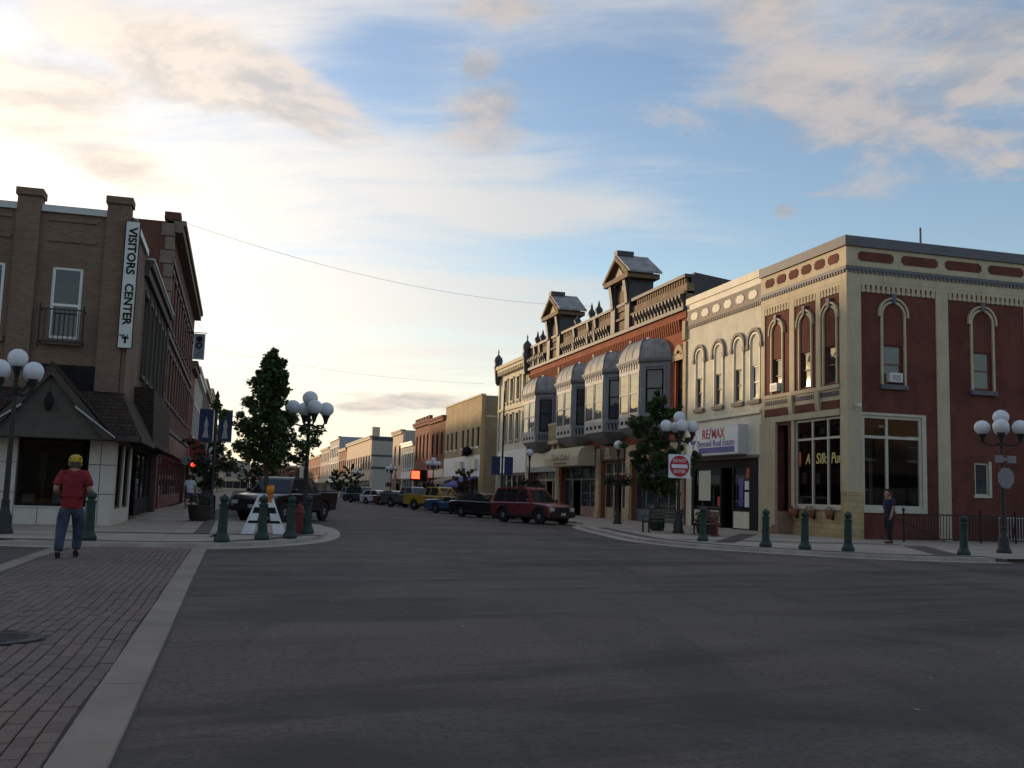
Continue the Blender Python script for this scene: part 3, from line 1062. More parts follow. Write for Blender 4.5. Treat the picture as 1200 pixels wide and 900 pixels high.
for s, y in (('A', 36.42), ('Silk', 35.46), ('Pur', 34.42)):
    text(s, (22.868, y, 3.22), xR, zU, .60, M_GILT, sw, shear=.2, bold=.008, width={'A': .34, 'Silk': .78, 'Pur': .7}[s])
MB(FR).prism([(37.02 + .10 * cos(a), 3.25 + .34 * sin(a)) for a in [i * pi / 6 for i in range(12)]], -.07, -.06).build('window_emblem', mat('emblem_orange', (.5, .09, .03), .6, var=.1), sw)
ss = window(FS, 23.42, 26.15, 1.30, 4.92, M_SASH, A, d=-.06, fw=.12, rails=(.765,), mull=(.415,), gm=G_SHOP, fd=.1, name='shop_window')
part(FS, 'casing', M_SASH, ss, (26.15, 26.33, .0, .05, 1.12, 5.02), (23.4, 26.15, .0, .05, 4.92, 5.02), (23.4, 26.15, .0, .06, 1.12, 1.30))
sm = window(FS, 28.62, 29.28, 1.93, 3.22, M_SASH, A, d=-.05, fw=.06, rails=(), gm=MATS['pane_b'])
part(FS, 'casing', M_SASH, sm, (29.28, 29.40, .0, .05, 1.85, 3.3), (28.55, 29.28, .0, .05, 1.83, 1.93))
# shop interior
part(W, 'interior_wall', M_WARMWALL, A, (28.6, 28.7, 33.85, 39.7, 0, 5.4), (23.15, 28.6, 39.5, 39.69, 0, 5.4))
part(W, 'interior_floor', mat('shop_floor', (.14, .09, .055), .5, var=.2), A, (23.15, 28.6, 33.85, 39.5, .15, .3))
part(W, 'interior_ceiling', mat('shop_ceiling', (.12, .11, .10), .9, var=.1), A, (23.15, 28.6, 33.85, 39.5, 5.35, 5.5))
inner = part(W, 'inner_door_frame', M_WHITE, A, (24.95, 25.07, 36.3, 36.38, .3, 3.4), (25.75, 25.87, 36.3, 36.38, .3, 3.4), (25.07, 25.75, 36.3, 36.38, 3.28, 3.4), (25.07, 25.75, 36.3, 36.38, 2.0, 2.1))
goods = [((23.9, 36.6, .3), .35, 1.7, (.35, .3, .22)), ((24.3, 35.6, .3), .3, 1.4, (.45, .4, .3)), ((24.0, 34.7, .3), .28, 1.5, (.35, .08, .06)), ((25.6, 35.4, .3), .4, 1.9, (.2, .12, .07)), ((26.6, 36.6, .3), .5, 1.6, (.3, .25, .2))]
for i, ((x, y, z), w, h, c) in enumerate(goods):
    o = MB().box(x - w, x + w, y - w * .7, y + w * .7, z, z + h * .6).lathe([(.05, h * .6), (.05, h * .8), (.2, h * .8), (.1, h)], (x, y, z), 10).build('display_stand', mat('display_%d' % i, c, .7, var=.2), A)
lampb = MB().ball((24.5, 35.5, 4.62), .075).build('ceiling_bulb', emit_mat('bulb', (1.0, .72, .38), 9.0), A, True)
part(W, 'bulb_cord', M_BLACK, A, (24.49, 24.51, 35.49, 35.51, 4.69, 5.35))
# flag motif decals inside the window, flower pots under the sill, camera, antenna
for y in (35.15, 36.35):
    p = MB(FR).box(y - .02, y + .02, -.2, -.18, 1.7, 2.9).build('window_ornament', M_GREEN, sw)
for i, (y, r) in enumerate(((37.0, .2), (35.75, .22), (34.45, .19))):
    pot = empty('flower_pot', (22.8, y, .8), 'terracotta wall pot of wilted plants under the shop window, ' + ('leftmost' if i == 0 else 'middle' if i == 1 else 'nearest the corner'), 'flower pot', 'wall pots under the shop window')
    pp = MB().lathe([(r * .55, 0), (r, .30), (r, .34), (r * .85, .34), (r * .8, .28)], (22.8 - r - .045, y, .82), 12).build('pot', M_TERRA, pot, True)
    part(W, 'bracket', M_IRON, pot, (22.66, 22.765, y - .03, y + .03, .78, 1.1))
    f = MB()
    for k in range(60):
        a, q, h = random.uniform(0, 6.28), r * sqrt(random.random()), random.uniform(.0, .16)
        x0, y0, z0 = 22.8 - r - .045 + q * cos(a), y + q * sin(a), 1.12 + h
        s = random.uniform(.025, .05); b2 = random.uniform(0, 6.28)
        f.add([(x0, y0, z0), (x0 + s * cos(b2), y0 + s * sin(b2), z0 + s * .6), (x0 - s * sin(b2), y0 + s * cos(b2), z0 + s)], [(0, 1, 2)])
    f.build('foliage', M_GREEN if i else M_FLOWER, pot, fixn=False)
cm = MB(FS).box(23.05, 23.2, .05, .3, 5.2, 5.32).box(23.1, 23.15, .05, .12, 5.1, 5.2).build('security_camera', M_ACW, A)
MB().tube([(26.4, 33.7, 12), (26.4, 33.7, 12.75)], .045).build('vent_pipe', M_GREYTRIM, A)

# ---------- cream building with the estate agent's shop
B = empty('cream_building', (22.8, 40.06, 0), 'cream painted brick building with four arched hoods above the estate agent shop', 'building')
BY0, BY1 = 40.065, 47.83
wc = (40.62, 42.20, 44.22, 46.30)
hB = [(40.35, 47.2, KERB, 3.40)] + [(c - .38, c + .38, 6.12, 7.66) for c in wc]
facade(FR, BY0, BY1, 0, 11.95, hB, M_CREAMBRICK, B)
shell(FR, BY0, BY1, 14, 11.7, M_CREAMBRICK, M_ROOF, B)
part(FR, 'coping', M_CREAM, B, (BY0, BY1, -.35, .12, 11.72, 12.06))
part(FR, 'parapet_face', M_CREAM, B, (BY0, BY1, .0, .06, 11.40, 11.717))
part(FR, 'taupe_band', M_TAUPE, B, (BY0, BY1, .0, .05, 10.60, 11.397))
for i in range(6):
    a = BY0 + .35 + i * 1.22
    MB(FR).prism(octo(a, a + .78, 10.80, 11.20, .11), .052, .075).build('frieze_panel', M_CREAM, B)
repeat(FR, 'dentil', M_TAUPE, B, span(BY0, BY1, 40), lambda b: b.box(-.055, .055, .0, .07, 10.42, 10.597))
for i, c in enumerate(wc):
    w = arch_window(FR, c, .76, 6.12, 7.66, 8.72, M_WHITE if i == 0 else M_TAUPE, M_CREAM, B, .42, M_TAUPE, M_CREAMBRICK, hood=M_TAUPE, key=False, d=-.08, gm=MATS['pane_b'], blind=(.5, None, None, None)[i])
    part(FR, 'hood_stop', M_TAUPE, w, (c - .72, c - .52, 0, .14, 8.46, 8.66), (c + .52, c + .72, 0, .14, 8.46, 8.66))
part(FR, 'ledge', M_CREAM, B, (BY0, BY1, .0, .12, 5.42, 5.56))
part(FR, 'fascia', M_CREAM, B, (BY0, BY1, .0, .05, 3.55, 5.30))
part(FR, 'fascia_trim', M_TAUPE, B, (BY0, BY1, .0, .10, 3.42, 3.548))
# storefront
shop = part(FR, 'shop_front_frame', M_BLACK, B, (40.35, 41.15, -.30, .02, KERB, 3.4), (41.15, 47.2, -.12, -.02, 3.0, 3.4), (42.75, 42.9, -.2, -.03, KERB, 3.0), (44.0, 44.12, -.2, -.03, KERB, 3.0), (46.9, 47.2, -.3, .0, KERB, 3.4),
            (41.15, 42.75, -.16, -.04, .95, 1.05), (44.12, 46.9, -.16, -.04, .95, 1.05))
for a, b in ((41.2, 42.72), (44.15, 46.88)):
    part(FR, 'bulkhead', M_CREAM, B, (a, b, -.16, -.02, KERB + .06, .93))
    part(FR, 'shop_pane', G_SHOP, B, (a, b, -.10, -.085, 1.05, 3.0))
dB = part(FR, 'shop_door', M_BLACK, B, (42.95, 43.03, -1.25, -1.17, KERB, 2.4), (43.87, 43.95, -1.25, -1.17, KERB, 2.4), (43.03, 43.87, -1.25, -1.17, 2.25, 2.4), (43.03, 43.87, -1.25, -1.17, KERB, .4))
part(FR, 'pane', G_SHOP, dB, (43.03, 43.87, -1.22, -1.2, .4, 2.25))
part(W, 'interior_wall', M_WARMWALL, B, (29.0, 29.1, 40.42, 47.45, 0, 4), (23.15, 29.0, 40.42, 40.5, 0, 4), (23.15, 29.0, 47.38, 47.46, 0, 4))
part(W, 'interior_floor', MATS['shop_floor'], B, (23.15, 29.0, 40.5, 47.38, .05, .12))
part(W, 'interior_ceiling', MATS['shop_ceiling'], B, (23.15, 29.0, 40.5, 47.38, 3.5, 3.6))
M_RED = mat('sign_red', (.50, .025, .03), .5, var=.04)
M_BLUE = mat('sign_blue', (.03, .05, .28), .5, var=.04)
M_SIGNW = mat('sign_white', (.72, .73, .74), .4, var=.03)
for i, (y0, y1, z0, z1, c) in enumerate(((41.35, 41.75, 1.15, 1.85, 'white'), (41.35, 41.75, 1.95, 2.35, 'white'), (41.3, 41.6, 2.5, 2.95, 'red'), (45.2, 46.5, 1.4, 2.9, 'list'), (41.9, 42.3, 1.2, 2.5, 'blue'), (44.2, 44.45, 1.15, 1.6, 'red'))):
    m = {'white': M_SIGNW, 'red': M_RED, 'blue': M_BLUE, 'list': mat('listing_sheets', (.55, .56, .42), .7, var=.35, scale=14)}[c]
    part(FR, 'poster', m, B, (y0, y1, -.084, -.078, z0, z1))
part(FR, 'interior_desk', mat('desk', (.18, .1, .05), .5), B, (42, 46, -3.4, -2.6, .12, 1.1))
# sign box
S = empty('shop_sign', (22.3, 43.95, 3.6), 'white illuminated box sign lettered RE/MAX Beyond Real Estate', 'sign')
sy0, sy1 = 41.30, 46.62
part(FR, 'sign_case', mat('sign_case', (.55, .55, .56), .5, var=.05), S, (sy0, sy1, .06, .50, 3.60, 4.98))
part(FR, 'sign_face', M_SIGNW, S, (sy0 + .05, sy1 - .05, .502, .515, 3.65, 4.93))
part(FR, 'sign_bar', M_BLUE, S, (sy0 + .35, sy1 - 1.25, .517, .522, 3.70, 3.98))
XS = 22.8 - .525
text('RE', (XS, 44.62, 4.62), xR, zU, .66, M_RED, S, bold=.014, extrude=.004)
text('/', (XS, 44.12, 4.62), xR, zU, .74, M_BLUE, S, bold=.016, extrude=.004)
text('MAX', (XS, 43.30, 4.62), xR, zU, .66, M_RED, S, bold=.014, extrude=.004, width=1.32)
text('Beyond Real Estate', (XS, 43.55, 4.17), xR, zU, .46, M_BLUE, S, bold=.0, extrude=.004, width=3.85)
# balloon emblem: three stripes in a round envelope with basket
def disc(cu, cz, r, z0, z1, m, name):
    p = []
    for i in range(21):
        z = cz + z0 * r + (z1 - z0) * r * i / 20
        p.append((cu + sqrt(max(0, r * r - (z - cz) ** 2)), z))
    for i in range(20, -1, -1):
        z = cz + z0 * r + (z1 - z0) * r * i / 20
        p.append((cu - sqrt(max(0, r * r - (z - cz) ** 2)), z))
    MB(FR).prism(p, .516, .523).build(name, m, S)
disc(45.98, 4.50, .34, .34, .96, M_RED, 'emblem_stripe')
disc(45.98, 4.50, .34, -.96, -.34, M_BLUE, 'emblem_stripe')
MB(FR).prism([(45.90, 3.98), (46.06, 3.98), (46.04, 4.1), (45.92, 4.1)], .516, .523).build('emblem_basket', M_BLUE, S)
MB(FR).arch(45.98, 4.5, .335, .355, .515, .523, 0, 2 * pi, 24).build('emblem_ring', M_BLUE, S)

# ---------- orange-red brick block with oriel bays and pedimented towers
M_ORANGE = brick_mat('orange_brick', (.33, .085, .035), (.28, .07, .03), (.22, .075, .04), mort=.009, stain=.25)
M_BROWNST = mat('brownstone', (.19, .12, .07), .8, var=.25, scale=1.6, bump=.3, bscale=18, stain=.35)
M_DKSTONE = mat('dark_metal_cornice', (.055, .052, .055), .6, var=.25, scale=2)
M_BAYGREY = mat('bay_grey_paint', (.215, .22, .225), .65, var=.15, scale=1.5, stain=.5)
M_DOME = mat('bay_dome_metal', (.255, .25, .24), .65, metal=.0, var=.35, scale=1.8, stain=.6)
M_BAYWHITE = mat('bay_pale_paint', (.42, .41, .39), .65, var=.15, stain=.45)
M_STONEC = mat('cream_stone', (.48, .36, .22), .8, var=.2, scale=2, bump=.2)
C = empty('brick_block', (22.8, 47.84, 0), 'long orange-red brick block with four grey oriel bays and two pedimented roof towers', 'building')
CY0, CY1 = 47.84, 77.3
wins = [(48.35, 49.25, 5.7, 8.9), (67.4, 68.9, 5.9, 8.6)]
shops = [(49.0, 55.2, KERB, 3.6), (56.0, 60.3, KERB, 3.7), (61.3, 68.6, KERB, 3.5), (69.6, 76.6, KERB, 3.4)]
facade(FR, CY0, CY1, 0, 11.6, wins + shops, M_ORANGE, C)
shell(FR, CY0, CY1, 16, 11.6, M_ORANGE, M_ROOF, C)
# tall parapet return on the near side
MB(W).prism([(23.15, 11.6), (31.0, 11.6), (31.0, 12.2), (27.0, 13.15), (23.15, 13.6)], CY0, CY0 + .3).build('parapet_return', M_DKSTONE, C)
part(FR, 'cornice_base', M_DKSTONE, C, (CY0, CY1, -.35, .28, 11.50, 11.70))
part(FR, 'cornice_wall', M_BROWNST, C, (CY0, CY1, -.35, .06, 11.70, 13.0))
part(FR, 'cornice_ledge', M_BROWNST, C, (CY0, CY1, -.35, .22, 12.42, 12.56))
part(FR, 'parapet_top', M_DKSTONE, C, (CY0, CY1, -.35, .20, 13.30, 13.48))
skip = [(54.9, 58.9), (68.6, 72.6)]
def free(u): return not any(a < u < b for a, b in skip)
bs = [u for u in span(CY0 + .1, CY1 - .1, 64) if free(u)]
repeat(FR, 'console_bracket', M_DKSTONE, C, bs, lambda b: b.sprism([(.06, 11.72), (.16, 11.72), (.20, 11.95), (.36, 12.2), (.38, 12.40), (.06, 12.40)], -.10, .10))
repeat(FR, 'baluster', M_BROWNST, C, [u for u in span(CY0 + .1, CY1 - .1, 90) if free(u)], lambda b: b.box(-.09, .09, -.1, .08, 13.0, 13.30))
part(FR, 'balustrade_back', M_DKSTONE, C, (CY0, CY1, -.35, -.2, 13.0, 13.30))
# corbel table in brick and belt
repeat(FR, 'brick_corbel', M_ORANGE, C, [u for u in span(CY0 + .8, CY1 - .5, 98)], lambda b: b.sprism([(0, 10.42), (.05, 10.50), (.12, 10.95), (.12, 11.1), (0, 11.1)], -.075, .075))
part(FR, 'corbel_course', M_ORANGE, C, (CY0, CY1, .0, .10, 11.1, 11.498))
for u in (48.0, 55.5, 62.0, 69.4, 77.0):
    part(FR, 'stone_block', M_STONEC, C, (u - .16, u + .16, .0, .16, 9.9, 10.9), (u - .16, u + .16, .0, .10, 7.6, 8.2))
part(FR, 'pier_strip', M_STONEC, C, (47.86, 48.2, .0, .09, 3.6, 9.8))
# finial urns
for u, h in ((61.6, .95), (63.0, 1.05), (74.2, .9), (75.6, 1.0), (65.9, .7)):
    p = FR.P(u, -.05, 0)
    MB().lathe([(.20, 12.6), (.22, 13.3), (.28, 13.4), (.14, 13.55), (.28, 13.75 + h * .1), (.26, 13.75 + h * .2), (.08, 13.7 + h * .5), (.1, 13.75 + h * .5), (.01, 13.6 + h)], (p.x, p.y, 0), 10).build('urn_finial', M_DKSTONE, C, True)
    MB(FR).sprism([(.06, 11.75), (.26, 11.75), (.34, 12.3), (.22, 12.7), (.30, 13.25), (.06, 13.25)], u - .16, u + .16).build('scroll_console', M_DKSTONE, C)
def tower(cu):
    t = MB(FR)
    t.box(cu - 1.55, cu - .85, -1.3, .28, 11.72, 14.75)
    t.box(cu + .85, cu + 1.55, -1.3, .28, 11.72, 14.75)
    t.box(cu - .85, cu + .85, -1.3, .06, 12.95, 14.75)
    t.box(cu - .85, cu + .85, -1.3, -.12, 11.72, 12.95)
    tw = t.build('tower', M_DKSTONE, C)
    part(FR, 'tower_panel', M_BROWNST, tw, (cu - .84, cu + .84, .062, .12, 13.0, 13.35), (cu - .84, cu + .84, .062, .10, 13.6, 14.3))
    part(FR, 'tower_window', MATS['pane'], tw, (cu - .5, cu + .5, -.118, -.10, 11.9, 12.85))
    part(FR, 'tower_window_frame', M_STONEC, tw, (cu - .62, cu - .5, -.118, .02, 11.8, 12.9), (cu + .5, cu + .62, -.118, .02, 11.8, 12.9))
    repeat(FR, 'scroll_bracket', M_DKSTONE, tw, [cu - 1.2, cu + 1.2], lambda b: b.sprism([(.28, 13.2), (.36, 13.3), (.42, 13.9), (.55, 14.7), (.28, 14.7)], -.2, .2))
    part(FR, 'tower_cornice', M_BROWNST, tw, (cu - 2.05, cu + 2.05, -1.5, .62, 14.76, 15.06))
    # pediment: raking cornice frame, tympanum, roof
    z0, z1, hw = 15.06, 16.45, 2.1
    MB(FR).prism([(cu - hw + .35, z0), (cu + hw - .35, z0), (cu, z1 - .3)], -1.3, .30).build('tympanum', M_BROWNST, tw)
    MB(FR).prism([(cu - .7, z0 + .12), (cu + .7, z0 + .12), (cu, z0 + .68)], .30, .36).build('tympanum_ornament', M_STONEC, tw)
    for s in (-1, 1):
        MB(FR).prism([(cu + s * (hw + .12), z0), (cu + s * (hw - .28), z0), (cu, z1 - .28), (cu, z1)], .30, .66).build('raking_cornice', M_BROWNST, tw)
        MB(FR).prism([(cu + s * (hw + .2), z0 - .02), (cu + s * (hw + .2), z0 + .1), (cu, z1 + .14), (cu, z1 + .002)], -1.55, .60).build('roof_slope', M_DOME, tw)
    part(FR, 'apex_block', M_DKSTONE, tw, (cu - .28, cu + .28, -.5, .62, z1 + .0, z1 + .34))
tower(57.0)
tower(70.5)
# windows in the wall
for a, b, c, d in wins:
    w = window(FR, a, b, c, d, M_BLACK, C, d=-.18, rails=(.55,))
    part(FR, 'stone_lintel', M_STONEC, w, (a - .25, b + .25, .0, .1, d, d + .35))
    MB(FR).arch((a + b) / 2, d + .3, .25, .55, .0, .1).build('stone_arch', M_STONEC, w)
# oriel bays
def bay(f0, f1, label):
    pr, sd = 1.2, 1.3
    out = [(f0 - sd, 0.0), (f0, pr), (f1, pr), (f1 + sd, 0.0)]
    def ring(k, z, grow=0.0):
        c = (f0 + f1) / 2
        return [(c + (u - c) * k + (grow if i > 1 else -grow) * (.9 if i in (0, 3) else .6), d * k + (grow if i in (1, 2) else 0), z) for i, (u, d) in enumerate(out)]
    def loft(rings, name, m, parent, smooth=False):
        b = MB(FR)
        pts = [p for r in rings for p in r]
        fs = []
        for j in range(len(rings) - 1):
            for i in range(3):
                fs.append((j * 4 + i, j * 4 + i + 1, (j + 1) * 4 + i + 1, (j + 1) * 4 + i))
            fs.append((j * 4 + 3, j * 4, (j + 1) * 4, (j + 1) * 4 + 3))
        fs += [(3, 2, 1, 0), tuple((len(rings) - 1) * 4 + i for i in range(4))]
        b.add(pts, fs)
        return b.build(name, m, parent, smooth)
    by = loft([ring(.45, 4.75), ring(.8, 5.1), ring(.97, 5.35), ring(1, 5.4), ring(1, 6.05), ring(1, 9.05)], 'oriel_bay', M_BAYGREY, C)
    # front face: pale framed pair of narrow sashes
    Ff = FR
    part(Ff, 'front_panel', M_BAYWHITE, by, (f0 + .05, f1 - .05, pr + .002, pr + .05, 5.42, 6.0))
    repeat(Ff, 'pierced_panel', M_BLACK, by, span(f0 + .2, f1 - .2, 4), lambda b: b.box(-.2, .2, pr + .052, pr + .06, 5.62, 5.84))
    part(Ff, 'front_rail', M_BAYWHITE, by, (f0 + .05, f1 - .05, pr + .002, pr + .07, 6.0, 6.15))
    part(Ff, 'front_frieze', M_BAYWHITE, by, (f0 + .05, f1 - .05, pr + .002, pr + .07, 8.55, 9.04))
    repeat(Ff, 'frieze_slot', M_BLACK, by, span(f0 + .2, f1 - .2, 7), lambda b: b.box(-.08, .08, pr + .072, pr + .076, 8.68, 8.92))
    mid = (f0 + f1) / 2
    for a, b in ((f0 + .12, mid - .06), (mid + .06, f1 - .12)):
        window(Ff, a, b, 6.15, 8.55, M_BAYWHITE, by, d=pr + .04, fw=.09, rails=(.5,), mull=(.5,) if (b - a) > 1.9 else (), gm=MATS['pane_b'])
    # canted sides: one broad sash each
    for s, (p, q) in ((0, (out[0], out[1])), (1, (out[2], out[3]))):
        P0, P1 = FR.P(p[0], p[1], 0), FR.P(q[0], q[1], 0)
        L = (P1 - P0).length
        t = (P1 - P0).normalized()
        n = Vector((0, 0, 1)).cross(t)
        if n.x > 0: n = -n
        fr2 = Frame(P0, t, n)
        window(fr2, .38, L - .35, 6.2, 8.6, M_BLACK, by, d=.03, fw=.07, rails=(.55,), gm=MATS['pane_b'], blind=.0)
        part(fr2, 'side_trim', M_BAYGREY, by, (.24, .36, .002, .06, 6.05, 8.75), (L - .33, L - .2, .002, .06, 6.05, 8.75), (.24, L - .2, .002, .07, 8.75, 8.9), (.1, L - .1, .002, .08, 5.95, 6.05))
        repeat(fr2, 'pierced_slot', M_BLACK, by, span(.3, L - .25, 5), lambda b: b.prism([(-.05, 5.55), (.03, 5.55), (.10, 5.88), (.0, 5.88)], .002, .012))
    loft([ring(1.0, 9.05, .16), ring(1.0, 9.2, .22), ring(1.0, 9.28, .22)], 'bay_cornice', M_BAYGREY, by)
    rs = [ring(1.0, 9.28, .12)]
    for i in range(1, 8):
        a = i / 8 * pi / 2
        rs.append(ring(1.0 - .62 * (1 - cos(a)), 9.28 + 1.25 * sin(a), .12 * cos(a)))
    loft(rs, 'bay_dome', M_DOME, by)
    hips = MB()
    for i in (1, 2):
        hips.tube([FR.P(*r[i]) + Vector((0, 0, .02)) for r in rs], .045, 6)
    for i, j, f in ((0, 1, .5), (1, 2, .33), (1, 2, .67), (2, 3, .5)):
        hips.tube([FR.P(*r[i]).lerp(FR.P(*r[j]), f) for r in rs], .022, 5)
    repeat(FR, 'modillion', M_BAYWHITE, by, span(f0, f1, 9), lambda b: b.box(-.06, .06, pr + .002, pr + .14, 8.93, 9.05))
    hips.build('dome_hip', M_BAYGREY, by, True)
    part(FR, 'dome_crest', M_BAYWHITE, by, (mid - .5, mid + .5, .0, .3, 10.45, 10.66))
    return by
for f0, f1 in ((51.3, 54.4), (57.0, 60.4), (63.0, 66.3), (71.4, 74.8)):
    bay(f0, f1, '')
# little balcony between the bays
bl = part(FR, 'balcony', M_STONEC, C, (67.2, 69.6, .0, .8, 5.15, 5.4), (67.2, 69.6, .7, .8, 6.5, 6.66), (67.2, 67.3, .0, .7, 5.4, 6.66), (69.5, 69.6, .0, .7, 5.4, 6.66), (67.6, 67.9, .0, .6, 4.1, 5.15), (68.9, 69.2, .0, .6, 4.1, 5.15))
repeat(FR, 'baluster', M_STONEC, bl, span(67.3, 69.5, 8), lambda b: b.box(-.06, .06, .71, .79, 5.4, 6.5))
# ground floor of the block
part(FR, 'fascia', M_STONEC, C, (CY0 + .4, CY1, .0, .10, 3.72, 4.55))
for u in (48.4, 55.6, 60.8, 69.1, 76.95):
    part(FR, 'shop_pier', M_STONEC, C, (u - .32, u + .32, .0, .16, 0, 3.72), (u - .36, u + .36, .0, .22, 0, .5))
M_TEAL = mat('teal_grey_paint', (.10, .15, .145), .6, var=.1)
def shopfront(fr, u0, u1, z0, z1, n, fm, base_m, parent, door=None, transom=None, basez=.8, d=-.3):
    w = (u1 - u0) / n
    f = MB(fr)
    for i in range(n + 1):
        u = u0 + w * i
        f.box(max(u0, u - .06), min(u1, u + .06), d - .05, d + .05, z0, z1)
    f.box(u0, u1, d - .045, d + .045, z1 - .14, z1 - .002)
    if transom: f.box(u0, u1, d - .045, d + .045, transom - .05, transom + .05)
    s = f.build('shop_front', fm, parent)
    for i in range(n):
        a, b = u0 + w * i + .06, u0 + w * (i + 1) - .06
        if door == i:
            dd = part(fr, 'door', fm, s, (a, a + .1, d - .9, d - .82, z0, 2.4), (b - .1, b, d - .9, d - .82, z0, 2.4), (a + .1, b - .1, d - .9, d - .82, 2.25, 2.4), (a + .1, b - .1, d - .9, d - .82, z0, .45))
            part(fr, 'pane', MATS['pane'], dd, (a + .1, b - .1, d - .87, d - .85, .45, 2.25))
            part(fr, 'pane', MATS['pane'], s, (a, b, d - .02, d, 2.5, z1 - .14))
        else:
            part(fr, 'bulkhead', base_m, s, (a, b, d - .06, d + .06, z0, basez))
            part(fr, 'pane', MATS['pane'], s, (a, b, d - .01, d + .005, basez, (transom - .05) if transom else z1 - .14))
            if transom:
                part(fr, 'pane', MATS['pane_b'], s, (a, b, d - .01, d + .005, transom + .05, z1 - .14))
    return s
shopfront(FR, 49.0, 55.2, KERB, 3.6, 4, M_TEAL, M_TEAL, C, door=None, transom=2.7)
text('X', (22.8 + .285, 52.0, 1.9), xR, zU, 1.2, mat('ribbon_print', (.05, .05, .06), .6), C, name='window_ribbon', bold=.02)
shopfront(FR, 56.0, 60.3, KERB, 3.7, 3, M_STONEC, M_STONEC, C, door=1, transom=2.9)
shopfront(FR, 61.3, 68.6, KERB, 3.5, 4, M_TEAL, M_REDSTEP, C, door=2, transom=2.6)
shopfront(FR, 69.6, 76.6, KERB, 3.4, 4, M_STONEC, M_CREAM, C, door=1, transom=2.6)
part(FR, 'sign_board', mat('brown_sign', (.06, .032, .025), .6), C, (56.1, 60.2, .10, .20, 3.75, 4.7))
MB(FR).arch(58.9, 4.22, .2, .36, .2, .215, -.6, pi * 1.3, 16).arch(58.9, 4.22, .05, .13, .2, .215, 0, 2 * pi, 12).build('swirl_emblem', M_STONEC, C)
part(FR, 'lettering_strip', M_STONEC, C, (58.3, 59.4, .2, .21, 3.86, 3.96))
part(FR, 'upper_fascia', M_CREAM, C, (69.4, 76.9, .10, .16, 3.6, 4.7))
part(FR, 'transom_board', mat('grey_green_board', (.24, .28, .26), .7), C, (69.4, 76.9, .165, .2, 3.2, 3.6))
# cream fabric awning with lettering
aw = empty('shop_awning', (22.8, 65.0, 3.4), 'cream rounded fabric awning with faded script over a shop door', 'awning')
prof = [(0.0, 3.45), (1.15, 3.45), (1.2, 4.0), (1.05, 4.45), (.7, 4.72), (0.0, 4.8)]
MB(FR).sprism([(d + .18, z) for d, z in prof], 61.2, 68.4).build('canopy', mat('awning_canvas', (.52, .44, .30), .85, var=.08, stain=.2), aw)
text('Tabel-Gabel', (22.8 - 1.375, 65.0, 4.02), xR, (0.09, 0, 1), .62, mat('awning_script', (.20, .13, .08), .8), aw, shear=.3, width=4.0)
part(FR, 'lettering_strip', MATS['awning_script'], aw, (63.5, 66.3, 1.375, 1.382, 3.56, 3.7))
# downpipe
MB().tube([FR.P(69.1, .25, 3.6), FR.P(69.1, .25, 1.0), FR.P(69.3, .5, .7), FR.P(69.3, .5, .12)], .06).build('downpipe', M_CREAM, C)

# ---------- narrow cream building with corner finials
D = empty('narrow_building', (22.8, 77.32, 0), 'narrow three-storey cream building with onion finials at both corners', 'building')
M_BUFF = mat('buff_paint', (.50, .43, .30), .75, var=.1, stain=.2)
DY0, DY1 = 77.32, 87.0
hD = []
dc = [78.6, 80.6, 82.6, 84.6, 86.2]
for c in dc[:4]:
    hD += [(c - .42, c + .42, 9.5, 11.4), (c - .42, c + .42, 6.1, 8.3)]
hD += [(77.8, 86.4, KERB, 3.2)]
facade(FR, DY0, DY1, 0, 12.6, hD, M_CREAMBRICK, D)
shell(FR, DY0, DY1, 15, 12.4, M_CREAMBRICK, M_ROOF, D)
for c in dc[:4]:
    for a, b in ((9.5, 11.4), (6.1, 8.3)):
        w = window(FR, c - .42, c + .42, a, b, M_BLACK, D, d=-.12, fw=.05)
        part(FR, 'hood', M_BUFF, w, (c - .6, c + .6, .0, .16, b + .02, b + .2), (c - .6, c - .44, .0, .09, a - .3, b + .02), (c + .44, c + .6, .0, .09, a - .3, b + .02))
        part(FR, 'sill', M_BUFF, w, (c - .62, c + .62, -.1, .14, a - .16, a - .01))
part(FR, 'cornice', M_BUFF, D, (DY0, DY1, -.3, .18, 12.1, 12.3), (DY0, DY1, -.3, .42, 12.3, 12.55), (DY0, DY1, -.3, .55, 12.55, 12.85))
repeat(FR, 'cornice_bracket', M_BUFF, D, span(DY0, DY1, 18), lambda b: b.box(-.1, .1, .18, .4, 12.0, 12.298))
part(FR, 'belt', M_BUFF, D, (DY0, DY1, .0, .15, 8.75, 9.0))
for u in (77.5, 86.8):
    p = FR.P(u, .25, 0)
    MB().lathe([(.05, 11.2), (.22, 11.4), (.3, 11.9), (.34, 12.4), (.42, 12.9), (.36, 13.0), (.34, 13.2), (.42, 13.45), (.34, 13.75), (.12, 14.0), (.05, 14.1), (.07, 14.3), (.01, 14.6)], (p.x, p.y, 0), 12).build('onion_finial', M_DKSTONE, D, True)
shopfront(FR, 77.8, 86.4, KERB, 3.2, 5, M_CREAM, M_CREAM, D, door=2)
part(FR, 'fascia', M_WHITE, D, (DY0, DY1, .0, .10, 3.25, 5.2))
part(FR, 'corner_board', M_BUFF, D, (86.6, 86.98, .0, .12, 0, 12.1), (77.34, 77.6, .0, .12, 0, 12.1))

